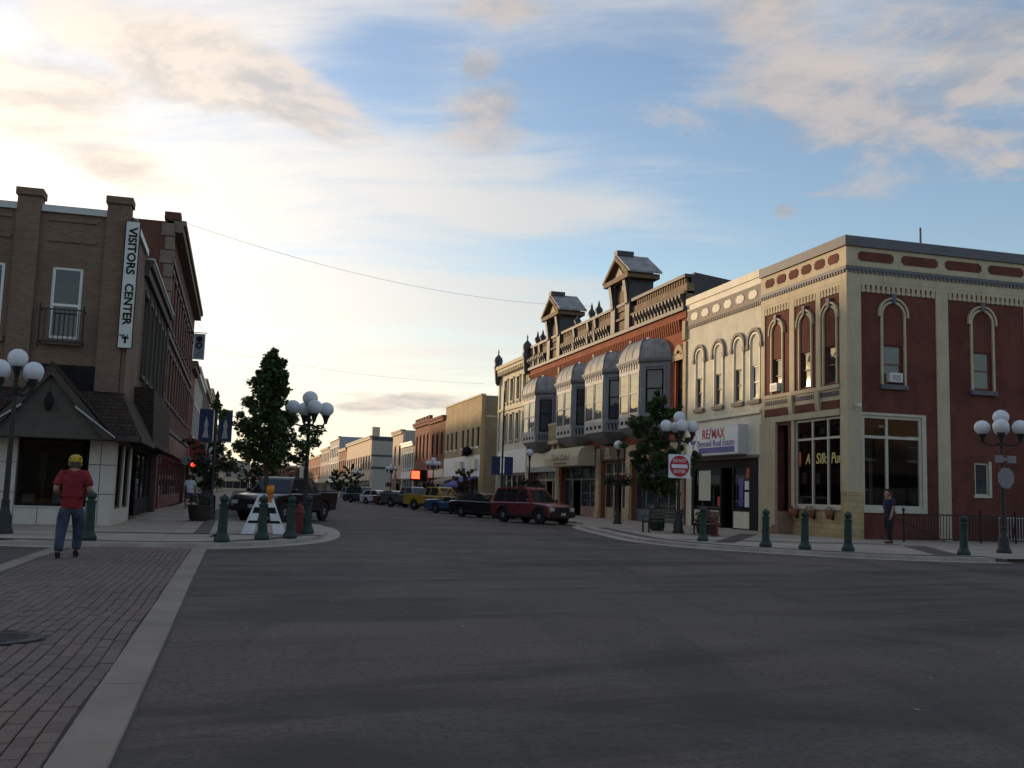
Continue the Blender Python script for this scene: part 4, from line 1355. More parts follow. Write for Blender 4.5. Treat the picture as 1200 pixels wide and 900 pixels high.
# ---------- tan building past the alley, and the rest of the row
M_TANBRICK = brick_mat('tan_brick', (.46, .33, .17), (.42, .30, .155), (.36, .27, .16), stain=.12)
M_TANSIDE = brick_mat('tan_side_brick', (.27, .22, .15), (.24, .195, .135), (.22, .19, .14), stain=.25)
E_ = empty('tan_building', (22.8, 93.7, 0), 'two-storey tan brick building with seven narrow windows, blank wall to the alley', 'building')
EY0, EY1 = 93.7, 110.9
ew = [94.9 + i * 2.25 + (1.0 if i > 3 else 0) for i in range(7)]
hE = [(c - .5, c + .5, 6.05, 7.95) for c in ew] + [(94.4, 110.3, KERB, 3.0)]
facade(FR, EY0, EY1, 0, 11.0, hE, M_TANBRICK, E_)
shell(FR, EY0 + .002, EY1, 18, 11.0, M_TANSIDE, M_ROOF, E_)
part(FR, 'coping', M_BUFF, E_, (EY0 - .04, EY1, -.4, .1, 11.0, 11.16))
part(W, 'side_string', M_BUFF, E_, (23.2, 40, EY0 - .05, EY0, 8.9, 9.05))
for c in ew:
    w = window(FR, c - .5, c + .5, 6.05, 7.95, M_BLACK, E_, d=-.15, fw=.05)
    part(FR, 'sill', M_WHITE, w, (c - .6, c + .6, -.1, .1, 5.9, 6.04))
part(FR, 'painted_front', M_WHITE, E_, (EY0, EY1, .0, .05, 3.05, 5.2))
shopfront(FR, 94.4, 110.3, KERB, 3.0, 7, M_WHITE, M_BUFF, E_, door=3)
for u, z in ((96.2, 4.3), (102.4, 4.2)):
    part(FR, 'sign_board', M_CREAM, E_, (u - 1.6, u + 1.6, .05, .35, z - .5, z + .5))
MB(FR).ball((97.4, .5, 5.6), .5, 10, 6).build('round_sign', M_BLACK, E_, True)
MB(FR).prism([(98.5, 5.2), (100.2, 5.2), (100.0, 5.9), (98.6, 5.7)], .3, .4).build('hanging_sign', M_BLACK, E_)
ba = empty('blue_awning', (22.8, 98, 2.4), 'sloping blue canvas awning on the tan building', 'awning')
MB(FR).sprism([(.05, 3.1), (2.0, 2.2), (2.0, 1.98), (1.94, 1.98), (1.94, 2.15), (.05, 3.0)], 94.6, 101.4).build('canopy', mat('awning_blue', (.03, .055, .26), .8, var=.1), ba)
ba2 = empty('striped_awning', (22.8, 105, 2.4), 'faded pink-brown awning beside the blue one', 'awning')
MB(FR).sprism([(.05, 3.2), (1.7, 2.6), (1.7, 2.3), (1.64, 2.3), (1.64, 2.55), (.05, 3.1)], 102.6, 110.0).build('canopy', mat('awning_pinkish', (.30, .20, .16), .8, var=.15), ba2)


def simple_row(name, label, fr, y0, y1, z1, wall_m, trim_m, rows, n, shop_m, depth=14, merlon=False, roof=M_ROOF, side_m=None, wfrac=.42, corn=.3, cat='building', shopz=3.1, sign=None):
    r = empty(name, tuple(fr.P(y0, 0, 0)), label, cat)
    cs = span(y0 + .4, y1 - .4, n)
    ww = (y1 - y0) / n * wfrac / 2
    holes = [(c - ww, c + ww, a, b) for c in cs for a, b in rows] + [(y0 + .5, y1 - .5, KERB, shopz)]
    facade(fr, y0, y1, 0, z1, holes, wall_m, r)
    shell(fr, y0 + .002, y1 - .002, depth, z1 - .05, side_m or wall_m, roof, r)
    for c in cs:
        for a, b in rows:
            w = window(fr, c - ww, c + ww, a, b, M_BLACK if random.random() < .5 else trim_m, r, d=-.14, fw=.06)
            part(fr, 'sill', trim_m, w, (c - ww - .1, c + ww + .1, -.1, .1, a - .16, a - .01))
            part(fr, 'lintel', trim_m, w, (c - ww - .1, c + ww + .1, .0, .07, b + .01, b + .22))
    part(fr, 'cornice', trim_m, r, (y0, y1, .0, corn, z1 - .55, z1 - .2), (y0, y1, -.3, corn + .12, z1 - .2, z1 + .05))
    if merlon:
        repeat(fr, 'merlon', wall_m, r, span(y0, y1, 6), lambda b: b.box(-.55, .55, -.3, .1, z1 + .05, z1 + .6))
    shopfront(fr, y0 + .5, y1 - .5, KERB, shopz, max(3, int((y1 - y0) / 2.4)), shop_m, shop_m, r, door=1)
    part(fr, 'fascia', sign or shop_m, r, (y0 + .1, y1 - .1, .0, .14, shopz + .05, shopz + 1.0))
    return r


M_RB = brick_mat('row_red_brick', (.26, .075, .045), (.22, .065, .04), (.2, .1, .07), stain=.2)
M_RB2 = brick_mat('row_orange_brick', (.33, .13, .06), (.30, .12, .06), (.25, .13, .08), stain=.2)
M_WB = brick_mat('row_white_brick', (.52, .49, .42), (.5, .47, .4), (.43, .41, .36), stain=.15)
M_PEACH = mat('peach_stucco', (.55, .40, .29), .8, var=.08, stain=.15)
M_GREYST = mat('grey_stucco', (.36, .33, .29), .8, var=.1, stain=.2)
M_PINKST = mat('pink_stucco', (.45, .33, .28), .8, var=.1, stain=.2)
M_MAROON = mat('maroon_paint', (.16, .03, .025), .6)
simple_row('red_row_building', 'plain red brick front with pale cornice left of the tan building', FR, 110.95, 119.95, 10.2, M_RB, M_RB, [(5.8, 8.3)], 3, M_CREAM)
simple_row('crenellated_building', 'red brick front with crenellated parapet and tall paired windows', FR, 120.0, 130.8, 10.3, M_RB, M_RB, [(5.6, 8.6)], 4, M_MAROON, merlon=True)
simple_row('white_row_building', 'low white brick front with narrow windows', FR, 130.85, 140.6, 8.1, M_WB, M_WHITE, [(4.6, 6.6)], 5, M_WHITE)
H_ = simple_row('peach_building', 'peach stucco front with tall arched doorway before the side street', FR, 140.65, 150.0, 10.2, M_PEACH, M_PEACH, [(5.2, 8.0)], 2, M_PEACH, wfrac=.35, side_m=M_GREYST)
MB(FR).prism([(144, .1), (147, .1), (147, 2.6)] + [(145.5 + 1.5 * cos(a), 2.6 + 1.5 * sin(a)) for a in [pi * i / 8 for i in range(1, 8)]] + [(144, 2.6)], .15, .22).build('arched_door', M_MAROON, H_)
I_ = simple_row('side_street_building', 'large tan and grey building with banded side wall beyond the side street', FR, 174.8, 214.7, 11.0, M_PEACH, M_BUFF, [(5.2, 7.6)], 10, M_BUFF, depth=30, side_m=M_GREYST, wfrac=.6)
part(W, 'side_band', M_DKSTONE, I_, (22.9, 52, 174.74, 174.80, 10.2, 10.9), (22.9, 52, 174.74, 174.80, 7.4, 7.7), (22.9, 52, 174.74, 174.80, 5.2, 5.6))
part(W, 'side_window', MATS['pane'], I_, (26.5, 28, 174.75, 174.8, 1.8, 4.2), (30.5, 32, 174.75, 174.8, 1.8, 4.2))
part(W, 'chimney', M_BUFF, I_, (22.9, 24.2, 175, 176.2, 11, 12.6))
simple_row('far_brick_building', 'small brown brick front far along the right side', FR, 214.75, 232, 10.4, M_RB2, M_BUFF, [(5.4, 7.8)], 4, M_BUFF)
simple_row('far_grey_building', 'tall pale grey building with cornice far along the right side', FR, 232.1, 256, 13.7, M_GREYST, M_WHITE, [(5.2, 7.6), (9, 11.4)], 5, M_WHITE, side_m=mat('blue_grey_side', (.30, .33, .36), .8))
simple_row('far_pink_building', 'pink stucco front far down the right side', FR, 256.1, 282, 12.2, M_PINKST, M_BUFF, [(5.2, 7.6), (8.6, 10.8)], 6, M_BUFF)
simple_row('far_orange_building', 'last orange brick building on the right side', FR, 282.1, 330, 11.0, M_RB2, M_BUFF, [(5.2, 7.8)], 9, M_BUFF)
# building and trees closing the street
simple_row('end_building', 'small white building closing the end of the street', Frame((0, 345, 0), (1, 0, 0), (0, -1, 0)), 21, 34, 10.5, M_WB, M_GREYST, [(5.5, 8)], 4, M_GREYST)
simple_row('end_brick_building', 'distant red brick building closing the end of the street', Frame((0, 347, 0), (1, 0, 0), (0, -1, 0)), 5, 20.5, 9.0, M_RB, M_BUFF, [(4.5, 7)], 5, M_BUFF)
simple_row('end_tan_building', 'distant tan building at the left end of the street', Frame((0, 346, 0), (1, 0, 0), (0, -1, 0)), -22, 4.6, 10.0, M_GREYST, M_BUFF, [(4.5, 7)], 6, M_BUFF)

# ------------------------------------------------------------------ left-hand row
M_BRBRICK = brick_mat('brown_brick', (.215, .125, .085), (.165, .095, .064), (.18, .14, .105), stain=.25, big=.12)
M_SHINGLE = shingle_mat('wood_shingle', (.07, .043, .032))
M_STUCCO = mat('white_panel', (.56, .51, .44), .6, var=.07, scale=1.5, stain=.15)
M_GABLE = mat('gable_stucco', (.085, .075, .06), .8, var=.12, bump=.2)
M_BARGE = mat('barge_board', (.06, .045, .035), .7, var=.2)
M_COPE = mat('metal_coping', (.42, .43, .42), .45, metal=.3, var=.1)
V = empty('visitors_center', (-3.6, 32.5, 0), 'brown brick visitors center with shingled gable canopy over white panelled shop front', 'building')
hV = [(-5.76, -4.88, 5.72, 7.95), (-8.0, -7.08, 5.72, 7.95), (-6.27, -4.30, .65, 2.72), (-8.9, -6.9, .65, 2.72)] + [(x - .46, x + .46, 5.72, 7.95) for x in (-10.5, -13.4, -16.3, -19.2, -22.1, -25.0)]
facade(FV, -36, -3.6, 0, 9.65, hV, M_BRBRICK, V)
hVs = [(33.05, 34.75, .62, 2.6), (35.15, 36.9, .62, 2.6)]
facade(FL, 32.85, 37.6, 0, 9.65, hVs, M_BRBRICK, V)
part(W, 'back_wall', M_BRBRICK, V, (-36, -35.65, 32.85, 47.2, 0, 9.6), (-36, -3.95, 47.25, 47.6, 0, 9.6))
part(W, 'roof', M_ROOF, V, (-35.65, -3.95, 32.85, 47.25, 9.0, 9.2))
for a, b in ((-4.31, -3.62), (-6.87, -6.2)):
    p = part(FV, 'pier', M_BRBRICK, V, (a, b, .0, .16, 4.15, 10.05), (a - .0, b, -.4, .0, 9.66, 10.05))
    part(FV, 'pier_cap', M_BRBRICK, p, (a - .05, b + .05, -.45, .24, 10.05, 10.27))
part(FL, 'pier', M_BRBRICK, V, (32.45, 33.1, .0, .14, 4.15, 9.65))
for a, b in ((-6.19, -4.32), (-36, -6.88)):
    part(FV, 'coping', M_COPE, V, (a, b, -.4, .10, 9.62, 9.83))
part(FL, 'coping', M_COPE, V, (33.1, 37.6, -.4, .1, 9.62, 9.83))
for a, b in ((-5.95, -4.58), (-8.3, -7.0)):
    part(FV, 'corbel_course', M_BRBRICK, V, (a, b, .0, .05, 9.36, 9.46), (a, b, .0, .05, 8.72, 8.82))
for a, b in [(-5.76, -4.88), (-8.0, -7.08)] + [(x - .46, x + .46) for x in (-10.5, -13.4, -16.3, -19.2, -22.1, -25.0)]:
    w = window(FV, a, b, 5.72, 7.95, M_WHITE, V, d=-.08, fw=.09, rails=(.47,))
    part(FV, 'sill', M_BRBRICK, w, (a - .12, b + .12, .0, .12, 5.52, 5.70))
bal = empty('balcony_rail', (-5.33, 32.5, 5.5), 'small black iron balcony rail under the white window', 'railing')
part(FV, 'rail', M_IRON, bal, (-5.96, -4.72, .30, .33, 6.55, 6.59), (-5.96, -4.72, .30, .33, 5.56, 5.60), (-5.96, -5.93, .0, .30, 6.55, 6.59), (-4.75, -4.72, .0, .30, 6.55, 6.59), (-5.96, -5.93, .0, .30, 5.56, 5.60), (-4.75, -4.72, .0, .30, 5.56, 5.60))
repeat(FV, 'baluster', M_IRON, bal, [-5.945 + i * .1345 for i in range(10)], lambda b: b.box(-.011, .011, .304, .326, 5.60, 6.55))
part(FV, 'end_post', M_IRON, bal, (-5.975, -5.93, .29, .34, 5.4, 6.72), (-4.75, -4.705, .29, .34, 5.4, 6.72))
part(FV, 'dark_fascia', M_BLACK, V, (-36, -4.32, .0, .10, 4.1, 4.92))
# shingled skirt roof round the corner, with its gable
z1, z0, e = 4.15, 2.78, .78
sk = MB()
P = [(-36, 32.4, z1), (-3.5, 32.4, z1), (-3.6 + e, 32.5 - e, z0), (-36, 32.5 - e, z0), (-3.5, 37.0, z1), (-3.6 + e, 37.0, z0),
     (-36, 32.5, z0 - .02), (-3.6, 32.5, z0 - .02), (-3.6, 37.0, z0 - .02)]
sk.add(P, [(0, 1, 2, 3), (1, 4, 5, 2), (3, 2, 7, 6), (2, 5, 8, 7), (4, 8, 5)])
skr = sk.build('skirt_roof', M_SHINGLE, V, fixn=False)
part(W, 'eave_board', M_BARGE, skr, (-36, -3.6 + e + .03, 32.5 - e - .04, 32.5 - e, z0 - .14, z0 + .02), (-3.6 + e, -3.6 + e + .04, 32.5 - e - .04, 37.0, z0 - .14, z0 + .02))
gx, gz, hw = -5.36, 4.72, 1.72
gb = MB(FV)
gb.prism([(gx - hw + .18, 2.66), (gx + hw - .18, 2.66), (gx, gz - .2)], .0, .98)
gable = gb.build('gable', M_GABLE, V)
for s in (-1, 1):
    MB(FV).prism([(gx + s * (hw + .12), 2.66), (gx + s * (hw - .16), 2.66), (gx, gz - .22), (gx, gz + .06)], .97, 1.16).build('barge_board', M_BARGE, gable)
    MB(FV).prism([(gx + s * (hw + .16), 2.70), (gx + s * (hw + .13), 2.80), (gx, gz + .16), (gx, gz + .065)], -.0, 1.18).build('gable_roof', M_SHINGLE, gable)
    MB(FV).prism([(gx + s * (hw + .17), 2.69), (gx + s * (hw + .15), 2.75), (gx + s * (hw * .42), 3.62), (gx + s * (hw * .42), 3.56)], 1.185, 1.205).build('edge_trim', M_COPE, gable)
lt = empty('wall_lantern', (gx, 31.4, 3.5), 'dark oval lantern hanging on the shingled gable', 'lantern')
MB().lathe([(.02, 0), (.07, .05), (.13, .2), (.13, .34), (.06, .46), (.08, .5), (.015, .58)], (gx, 31.33, 3.42), 10).build('lantern_body', M_BLACK, lt, True)
MB().tube([(gx, 31.33, 4.0), (gx, 31.33, 4.12), (gx, 31.52, 4.12)], .014).build('lantern_arm', M_IRON, lt)
# shingled boxes above the side windows
for a, b, d, zz0, zz1 in ((37.02, 41.4, .72, 2.72, 4.75), (41.6, 47.6, .62, 2.75, 4.6)):
    bx_ = MB(FL).sprism([(0, zz0), (d + .08, zz0), (d, zz0 + .25), (d - .06, zz1), (0, zz1 + .05)], a, b).build('shingle_box', M_SHINGLE, V)
# ground floor: white panels with open joints
pn = [(-4.30, -3.98, .1, 1.03), (-4.30, -3.98, 1.05, 1.92), (-4.30, -3.98, 1.94, 2.66), (-3.96, -3.585, .1, 1.03), (-3.96, -3.585, 1.05, 1.92), (-3.96, -3.585, 1.94, 2.66),
      (-6.86, -6.30, .1, 1.03), (-6.86, -6.30, 1.05, 1.92), (-6.86, -6.30, 1.94, 2.66), (-6.28, -5.64, .1, .60), (-5.62, -4.98, .1, .60), (-4.96, -4.32, .1, .60),
      (-8.9, -8.24, .1, .6), (-8.22, -7.56, .1, .6), (-7.54, -6.88, .1, .6)]
for a, b, c, d in pn:
    part(FV, 'wall_panel', M_STUCCO, V, (a, b, .004, .05, c, d))
part(FV, 'panel_sill', M_STUCCO, V, (-6.30, -4.30, .0, .08, .605, .65))
for a, b, c, d in ((32.46, 33.0, .1, 1.03), (32.46, 33.0, 1.05, 1.92), (32.46, 33.0, 1.94, 2.62), (33.02, 33.88, .1, .58), (33.9, 34.76, .1, .58), (34.78, 35.12, .1, 2.6), (35.14, 36.0, .1, .58), (36.02, 36.9, .1, .58), (36.92, 37.4, .1, 2.6)):
    part(FL, 'wall_panel', M_STUCCO, V, (a, b, .004, .05, c, d))
vw = window(FV, -6.27, -4.30, .65, 2.72, M_BLACK, V, d=-.1, fw=.09, rails=(), gm=G_SHOP, name='shop_window')
vw2 = window(FV, -8.9, -6.9, .65, 2.72, M_BLACK, V, d=-.1, fw=.09, rails=(), gm=G_SHOP, name='shop_window')
for a, b in ((33.05, 34.75), (35.15, 36.9)):
    sw_ = window(FL, a, b, .62, 2.6, M_BLACK, V, d=-.08, fw=.07, rails=(), mull=(.5,), gm=MATS['pane'], name='shop_window')
text('INFORMATION CENTER', (-3.635, 33.5, 1.6), (0, 0, -1), (0, 1, 0), .34, mat('window_letters', (.36, .33, .24), .7), V, width=1.8)
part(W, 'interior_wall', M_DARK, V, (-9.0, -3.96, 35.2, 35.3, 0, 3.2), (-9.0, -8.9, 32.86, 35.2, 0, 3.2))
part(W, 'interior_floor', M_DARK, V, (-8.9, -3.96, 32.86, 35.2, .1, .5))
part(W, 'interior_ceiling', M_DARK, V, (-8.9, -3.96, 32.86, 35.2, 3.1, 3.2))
for i, (x, z, w, h, c) in enumerate(((-6.0, .66, .34, .34, (.5, .5, .46)), (-5.2, .66, .28, .42, (.55, .55, .55)), (-4.55, .7, .22, .5, (.12, .3, .28)), (-5.7, 1.4, .2, .9, (.2, .16, .12)), (-4.75, 1.5, .08, .8, (.4, .38, .34)))):
    MB().box(x - w / 2, x + w / 2, 33.0 + i * .1, 33.06 + i * .1, z, z + h).box(x - .03, x + .03, 33.07 + i * .1, 33.2 + i * .1, .5, z + h * .8).build('window_display', mat('vc_display_%d' % i, c, .7), V)
# projecting vertical sign at the corner
vs = empty('vertical_sign', (-3.5, 32.3, 5.5), 'long white vertical sign lettered VISITORS CENTER on the brick corner', 'sign')
M_SIGNBODY = mat('sign_enamel', (.60, .61, .56), .5, var=.05)
part(W, 'sign_panel', M_SIGNBODY, vs, (-3.70, -3.31, 32.14, 32.22, 5.52, 9.48))
part(W, 'sign_edge', M_BLACK, vs, (-3.725, -3.70, 32.13, 32.23, 5.5, 9.5), (-3.31, -3.285, 32.13, 32.23, 5.5, 9.5), (-3.70, -3.31, 32.13, 32.23, 9.48, 9.5), (-3.70, -3.31, 32.13, 32.23, 5.5, 5.52))
part(W, 'bracket', M_IRON, vs, (-3.56, -3.52, 32.23, 32.36, 9.2, 9.26), (-3.56, -3.52, 32.23, 32.36, 5.7, 5.76), (-3.56, -3.5, 32.16, 32.2, 9.5, 9.62))
text('VISITORS', (-3.505, 32.134, 8.55), (0, 0, -1), (1, 0, 0), .34, M_BLACK, vs, width=1.5, bold=.010)
text('CENTER', (-3.505, 32.134, 6.88), (0, 0, -1), (1, 0, 0), .34, M_BLACK, vs, width=1.3, bold=.010)
em = MB(FV)
for a, b, c, d in ((-3.53, -3.47, 5.66, 5.88), (-3.60, -3.40, 5.80, 5.85), (-3.57, -3.54, 5.86, 5.93), (-3.46, -3.43, 5.86, 5.93)):
    em.box(a, b, .362, .368, c, d)
em.build('emblem', M_BLACK, vs)
text('Think', (-3.61, 32.134, 5.9), (1, 0, 0), (0, 0, 1), .11, M_BLACK, vs, width=.16)

# second building: dark metal and brick front with pale cornice
M_DKBRICK = brick_mat('dark_brick', (.13, .08, .06), (.11, .068, .05), (.1, .08, .065), stain=.25)
L1 = simple_row('left_low_building', 'dark two-storey brick front with pale metal cornice next to the visitors center', FL, 37.62, 49.95, 9.45, M_DKBRICK, M_GABLE, [(5.4, 8.3)], 6, M_BLACK, wfrac=.5, shopz=2.7, corn=.16)
part(FL, 'metal_coping', M_COPE, L1, (37.62, 49.95, -.3, .31, 9.502, 9.56))
for u in span(38, 49.6, 6):
    part(FL, 'mullion_strip', M_GABLE, L1, (u + .75, u + .9, .0, .12, 5.0, 8.7))
M_STONEQ = mat('quoin_stone', (.19, .14, .105), .8, var=.2)
M_RBD = brick_mat('dark_red_brick', (.15, .052, .036), (.125, .044, .031), (.12, .07, .05), stain=.3)
L2 = simple_row('left_tall_building', 'tall three-storey red brick building with stone quoins and dark cornice on the left', FL, 50.0, 77.0, 14.2, M_RBD, M_STONEQ, [(5.6, 8.0), (9.2, 11.8)], 11, M_MAROON, wfrac=.5, corn=.45, shopz=3.0)
for k in range(14):
    z = 4.6 + k * .68
    part(FL, 'quoin', M_STONEQ, L2, (49.96, 50.6 if k % 2 else 50.4, .0, .07, z, z + .62))
    part(W, 'quoin', M_STONEQ, L2, (-4.15 if k % 2 else -3.95, -3.53, 49.93, 49.998, z, z + .62))
part(FL, 'parapet_block', M_RBD, L2, (49.9, 50.9, -.45, .3, 14.26, 14.62))
part(FL, 'stone_string', M_STONEQ, L2, (50, 77, .0, .12, 8.55, 8.8), (50, 77, .0, .12, 12.2, 12.4), (50, 77, .0, .16, 4.1, 4.3))
simple_row('left_dark_red_building', 'dark red brick front past the tall building', FL, 77.05, 84.0, 10.6, M_RB, M_STONEQ, [(5.4, 8)], 3, M_WHITE)
simple_row('left_pale_building', 'pale plastered front behind the red awning', FL, 84.05, 103.0, 11.0, M_GREYST, M_WHITE, [(5.4, 8)], 6, M_WHITE, side_m=M_WB)
ra = empty('red_awning', (-3.6, 80.5, 2.8), 'rounded red canvas awning over a shop on the left', 'awning')
MB(FL).sprism([(.15, 2.75), (1.45, 2.75), (1.42, 3.6), (1.2, 4.3), (.8, 4.75), (.15, 5.0)], 77.6, 83.8).build('canopy', mat('awning_red', (.30, .035, .04), .85, var=.1), ra)
simple_row('left_far_brick_building', 'brown brick front half hidden by the street tree on the left', FL, 103.05, 128.0, 12.0, M_DKBRICK, M_BUFF, [(5.4, 8)], 7, M_BUFF)
simple_row('left_far_cream_building', 'cream front far along the left side', FL, 128.05, 160.0, 13.4, M_WB, M_BUFF, [(5.4, 8)], 8, M_BUFF)
simple_row('left_far_red_building', 'long red brick front farthest along the left side', FL, 172.0, 230.0, 11.5, M_RB, M_BUFF, [(5.4, 8)], 12, M_BUFF)
simple_row('left_last_building', 'last low tan front on the left side', FL, 230.05, 330.0, 10.0, M_PEACH, M_BUFF, [(5.4, 7.5)], 16, M_BUFF)
# hanging blade sign on the tall building
hs = empty('blade_sign', (-2.6, 63.0, 9.1), 'narrow framed blade sign hung from a rod on the tall brick building', 'sign')
part(W, 'sign_panel', mat('blade_sign_face', (.20, .21, .25), .5, var=.3, scale=4), hs, (-2.86, -2.34, 62.96, 63.04, 9.12, 10.55))
part(W, 'sign_frame', M_COPE, hs, (-2.94, -2.86, 62.94, 63.06, 9.04, 10.63), (-2.34, -2.26, 62.94, 63.06, 9.04, 10.63), (-2.86, -2.34, 62.94, 63.06, 9.04, 9.12), (-2.86, -2.34, 62.94, 63.06, 10.55, 10.63))
MB(FV).arch(-2.6, 10.3, .0, .18, -30.455, -30.445, 0, 2 * pi, 16).build('emblem', M_BLACK, hs)
MB(FV).arch(-2.6, 9.9, .1, .2, -30.455, -30.445, 0, 2 * pi, 16).build('emblem', M_BLACK, hs)
MB().tube([(-3.55, 63, 10.7), (-2.15, 63, 10.7)], .025).tube([(-3.55, 63, 12.2), (-2.25, 63, 10.7)], .008).tube([(-3.55, 63, 9.0), (-2.9, 63, 9.0)], .015).build('rod', M_IRON, hs)

# unseen blocks added behind the viewer to shade the crossing and darken shop-window reflections
FB = Frame((0, -9.0, 0), (1, 0, 0), (0, 1, 0))
simple_row('unseen_corner_block', 'unseen brown brick block added behind the viewer on the left for shade and reflections', FB, -34, -4.0, 10.5, M_DKBRICK, M_BUFF, [(5.4, 7.8)], 10, M_BLACK, depth=24)
simple_row('unseen_corner_block', 'unseen dark brick block added behind the viewer on the right to darken window reflections', FB, 22.5, 100, 11.0, M_DKBRICK, M_BUFF, [(5.4, 7.8)], 22, M_BLACK, depth=24)
simple_row('unseen_end_block', 'unseen brick block added across the street behind the viewer to darken reflections', Frame((0, -70, 0), (1, 0, 0), (0, 1, 0)), -6, 24, 11.0, M_RB2, M_BUFF, [(5.4, 7.8)], 9, M_BLACK, depth=14)

# ------------------------------------------------------------------ street furniture
M_GREENIRON = mat('green_cast_iron', (.012, .038, .031), .5, metal=.1, var=.25, scale=6, bump=.15, bscale=30)
M_LAMPIRON = mat('lamp_post_paint', (.020, .022, .022), .5, metal=.1, var=.25, scale=6)
M_GLOBE = mat('opal_globe', (.66, .66, .68), .35, var=.04, scale=3)


def mlocal(name, mb, m, parent, smooth='auto'):
    me = mb.mesh(name)
    return link(name, me, m, parent, smooth)


def make_bollard():
    r = empty('bollard', (0, 0, 0))
    mlocal('base', MB().lathe([(.17, 0), (.18, .03), (.18, .09), (.155, .13), (.125, .19), (.12, .22)], n=16), M_GREENIRON, r)
    mlocal('shaft', MB().lathe([(.112, .2), (.106, .5), (.1, .82), (.118, .84), (.118, .88), (.085, .90)], n=16), M_GREENIRON, r)
    mlocal('ball_cap', MB().lathe([(.075, .89), (.07, .92), (.105, .96), (.112, 1.0), (.1, 1.05), (.06, 1.08), (.03, 1.09), (.03, 1.11), (.001, 1.12)], n=16), M_GREENIRON, r)
    return r


bol = make_bollard()
BOLL = [(-3.10, 24.2, 'dark green bollard directly behind the man in the red shirt'),
        (-.22, 24.25, 'green bollard left of the white barricade at the corner kerb'),
        (.72, 25.55, 'green bollard right in front of the white barricade'),
        (1.45, 26.5, 'green bollard just right of the white barricade'),
        (2.1, 29.4, 'green bollard standing beside the red fire hydrant'),
        (14.62, 29.4, 'green bollard beside the bench under the do not enter sign'),
        (15.10, 26.3, 'green bollard in front of the tan door pier of the corner building'),
        (15.78, 25.3, 'green bollard in front of the yellow stone base, between two others'),
        (16.75, 24.65, 'green bollard nearest the street corner of the red building'),
        (19.7, 23.55, 'green bollard in front of the iron stair railing')]
for i, (x, y, lab) in enumerate(BOLL):
    o = bol if i == 0 else copy_tree(bol)
    o.location = (x, y, KERB)
    o.rotation_euler = (random.uniform(-.012, .012), random.uniform(-.012, .012), random.uniform(0, 6))
    tag(o, lab, 'bollard', 'bollards along the corner kerbs')


def make_lamp(h, n_arm=4, name='street_lamp'):
    r = empty(name, (0, 0, 0))
    k = h / 4.5
    mlocal('base', MB().lathe([(.22, 0), (.23, .05), (.2, .12), (.17, .2), (.17, .42), (.13, .5), (.1, .6), (.09, .75), (.1, .8), (.075, .84)], n=12), M_LAMPIRON, r)
    top = h - (.95 if n_arm else .55)
    mlocal('pole', MB().lathe([(.07, .8), (.052, top), (.085, top + .02), (.085, top + .1), (.05, top + .14)], n=12), M_LAMPIRON, r)
    gr = .235
    pts = []
    if n_arm:
        for i in range(n_arm):
            a = pi / 4 + 2 * pi * i / n_arm
            ex, ey = .52 * cos(a), .52 * sin(a)
            arm = MB().tube([(0, 0, top - .05), (ex * .45, ey * .45, top - .13), (ex * .85, ey * .85, top - .08), (ex, ey, top + .05)], [.04, .03, .028, .035], 8)
            mlocal('arm', arm, M_LAMPIRON, r)
            pts.append((ex, ey, top + .05))
        pts.append((0, 0, top + .38))
        mlocal('neck', MB().lathe([(.05, top + .1), (.045, top + .4)], n=10), M_LAMPIRON, r)
    else:
        pts.append((0, 0, top + .1))
    for x, y, z in pts:
        f = mlocal('fitter', MB().lathe([(.04, -.08), (.06, 0), (.085, .1), (.12, .17), (.125, .22), (.1, .23)], (x, y, z), 12), M_LAMPIRON, r)
        mlocal('globe', MB().ball((x, y, z + .2 + gr * .85), gr, 20, 14), M_GLOBE, f, True)
    return r


lamp5 = make_lamp(4.45)
LAMPS5 = [(-5.33, 26.6, 4.45, .2, 'five-globe black street lamp at the left edge by the visitors center'),
          (2.06, 30.6, 4.2, 1.0, 'five-globe black street lamp rising behind the conical street tree'),
          (16.75, 35.8, 4.7, .55, 'five-globe black street lamp carrying the do not enter sign'),
          (22.35, 25.0, 4.25, .05, 'five-globe black street lamp on the right with the octagonal sign back'),
          (17.9, 118.0, 4.5, .4, 'distant five-globe lamp in front of the red brick row'),
          (17.9, 92.0, 4.5, .9, 'five-globe lamp at the alley mouth by the tan building'),
          (17.9, 152.0, 4.5, .1, 'small distant five-globe lamp near the side street')]
for i, (x, y, h, rz, lab) in enumerate(LAMPS5):
    o = lamp5 if i == 0 else copy_tree(lamp5)
    o.location = (x, y, KERB)
    o.rotation_euler = (0, 0, rz)
    s = h / 4.45
    o.scale = (1, 1, s) if abs(s - 1) < .02 else (1, 1, s)
    tag(o, lab, 'street lamp', 'multi-globe street lamps')
lamp1 = make_lamp(4.0, 0)
for i, (x, y, lab) in enumerate(((18.6, 46.9, 'single-globe street lamp with flower basket by the brown sign'), (17.7, 59.6, 'single-globe street lamp behind the red sport utility vehicle'))):
    o = lamp1 if i == 0 else copy_tree(lamp1)
    o.location = (x, y, KERB)
    tag(o, lab, 'street lamp', 'single-globe street lamps')

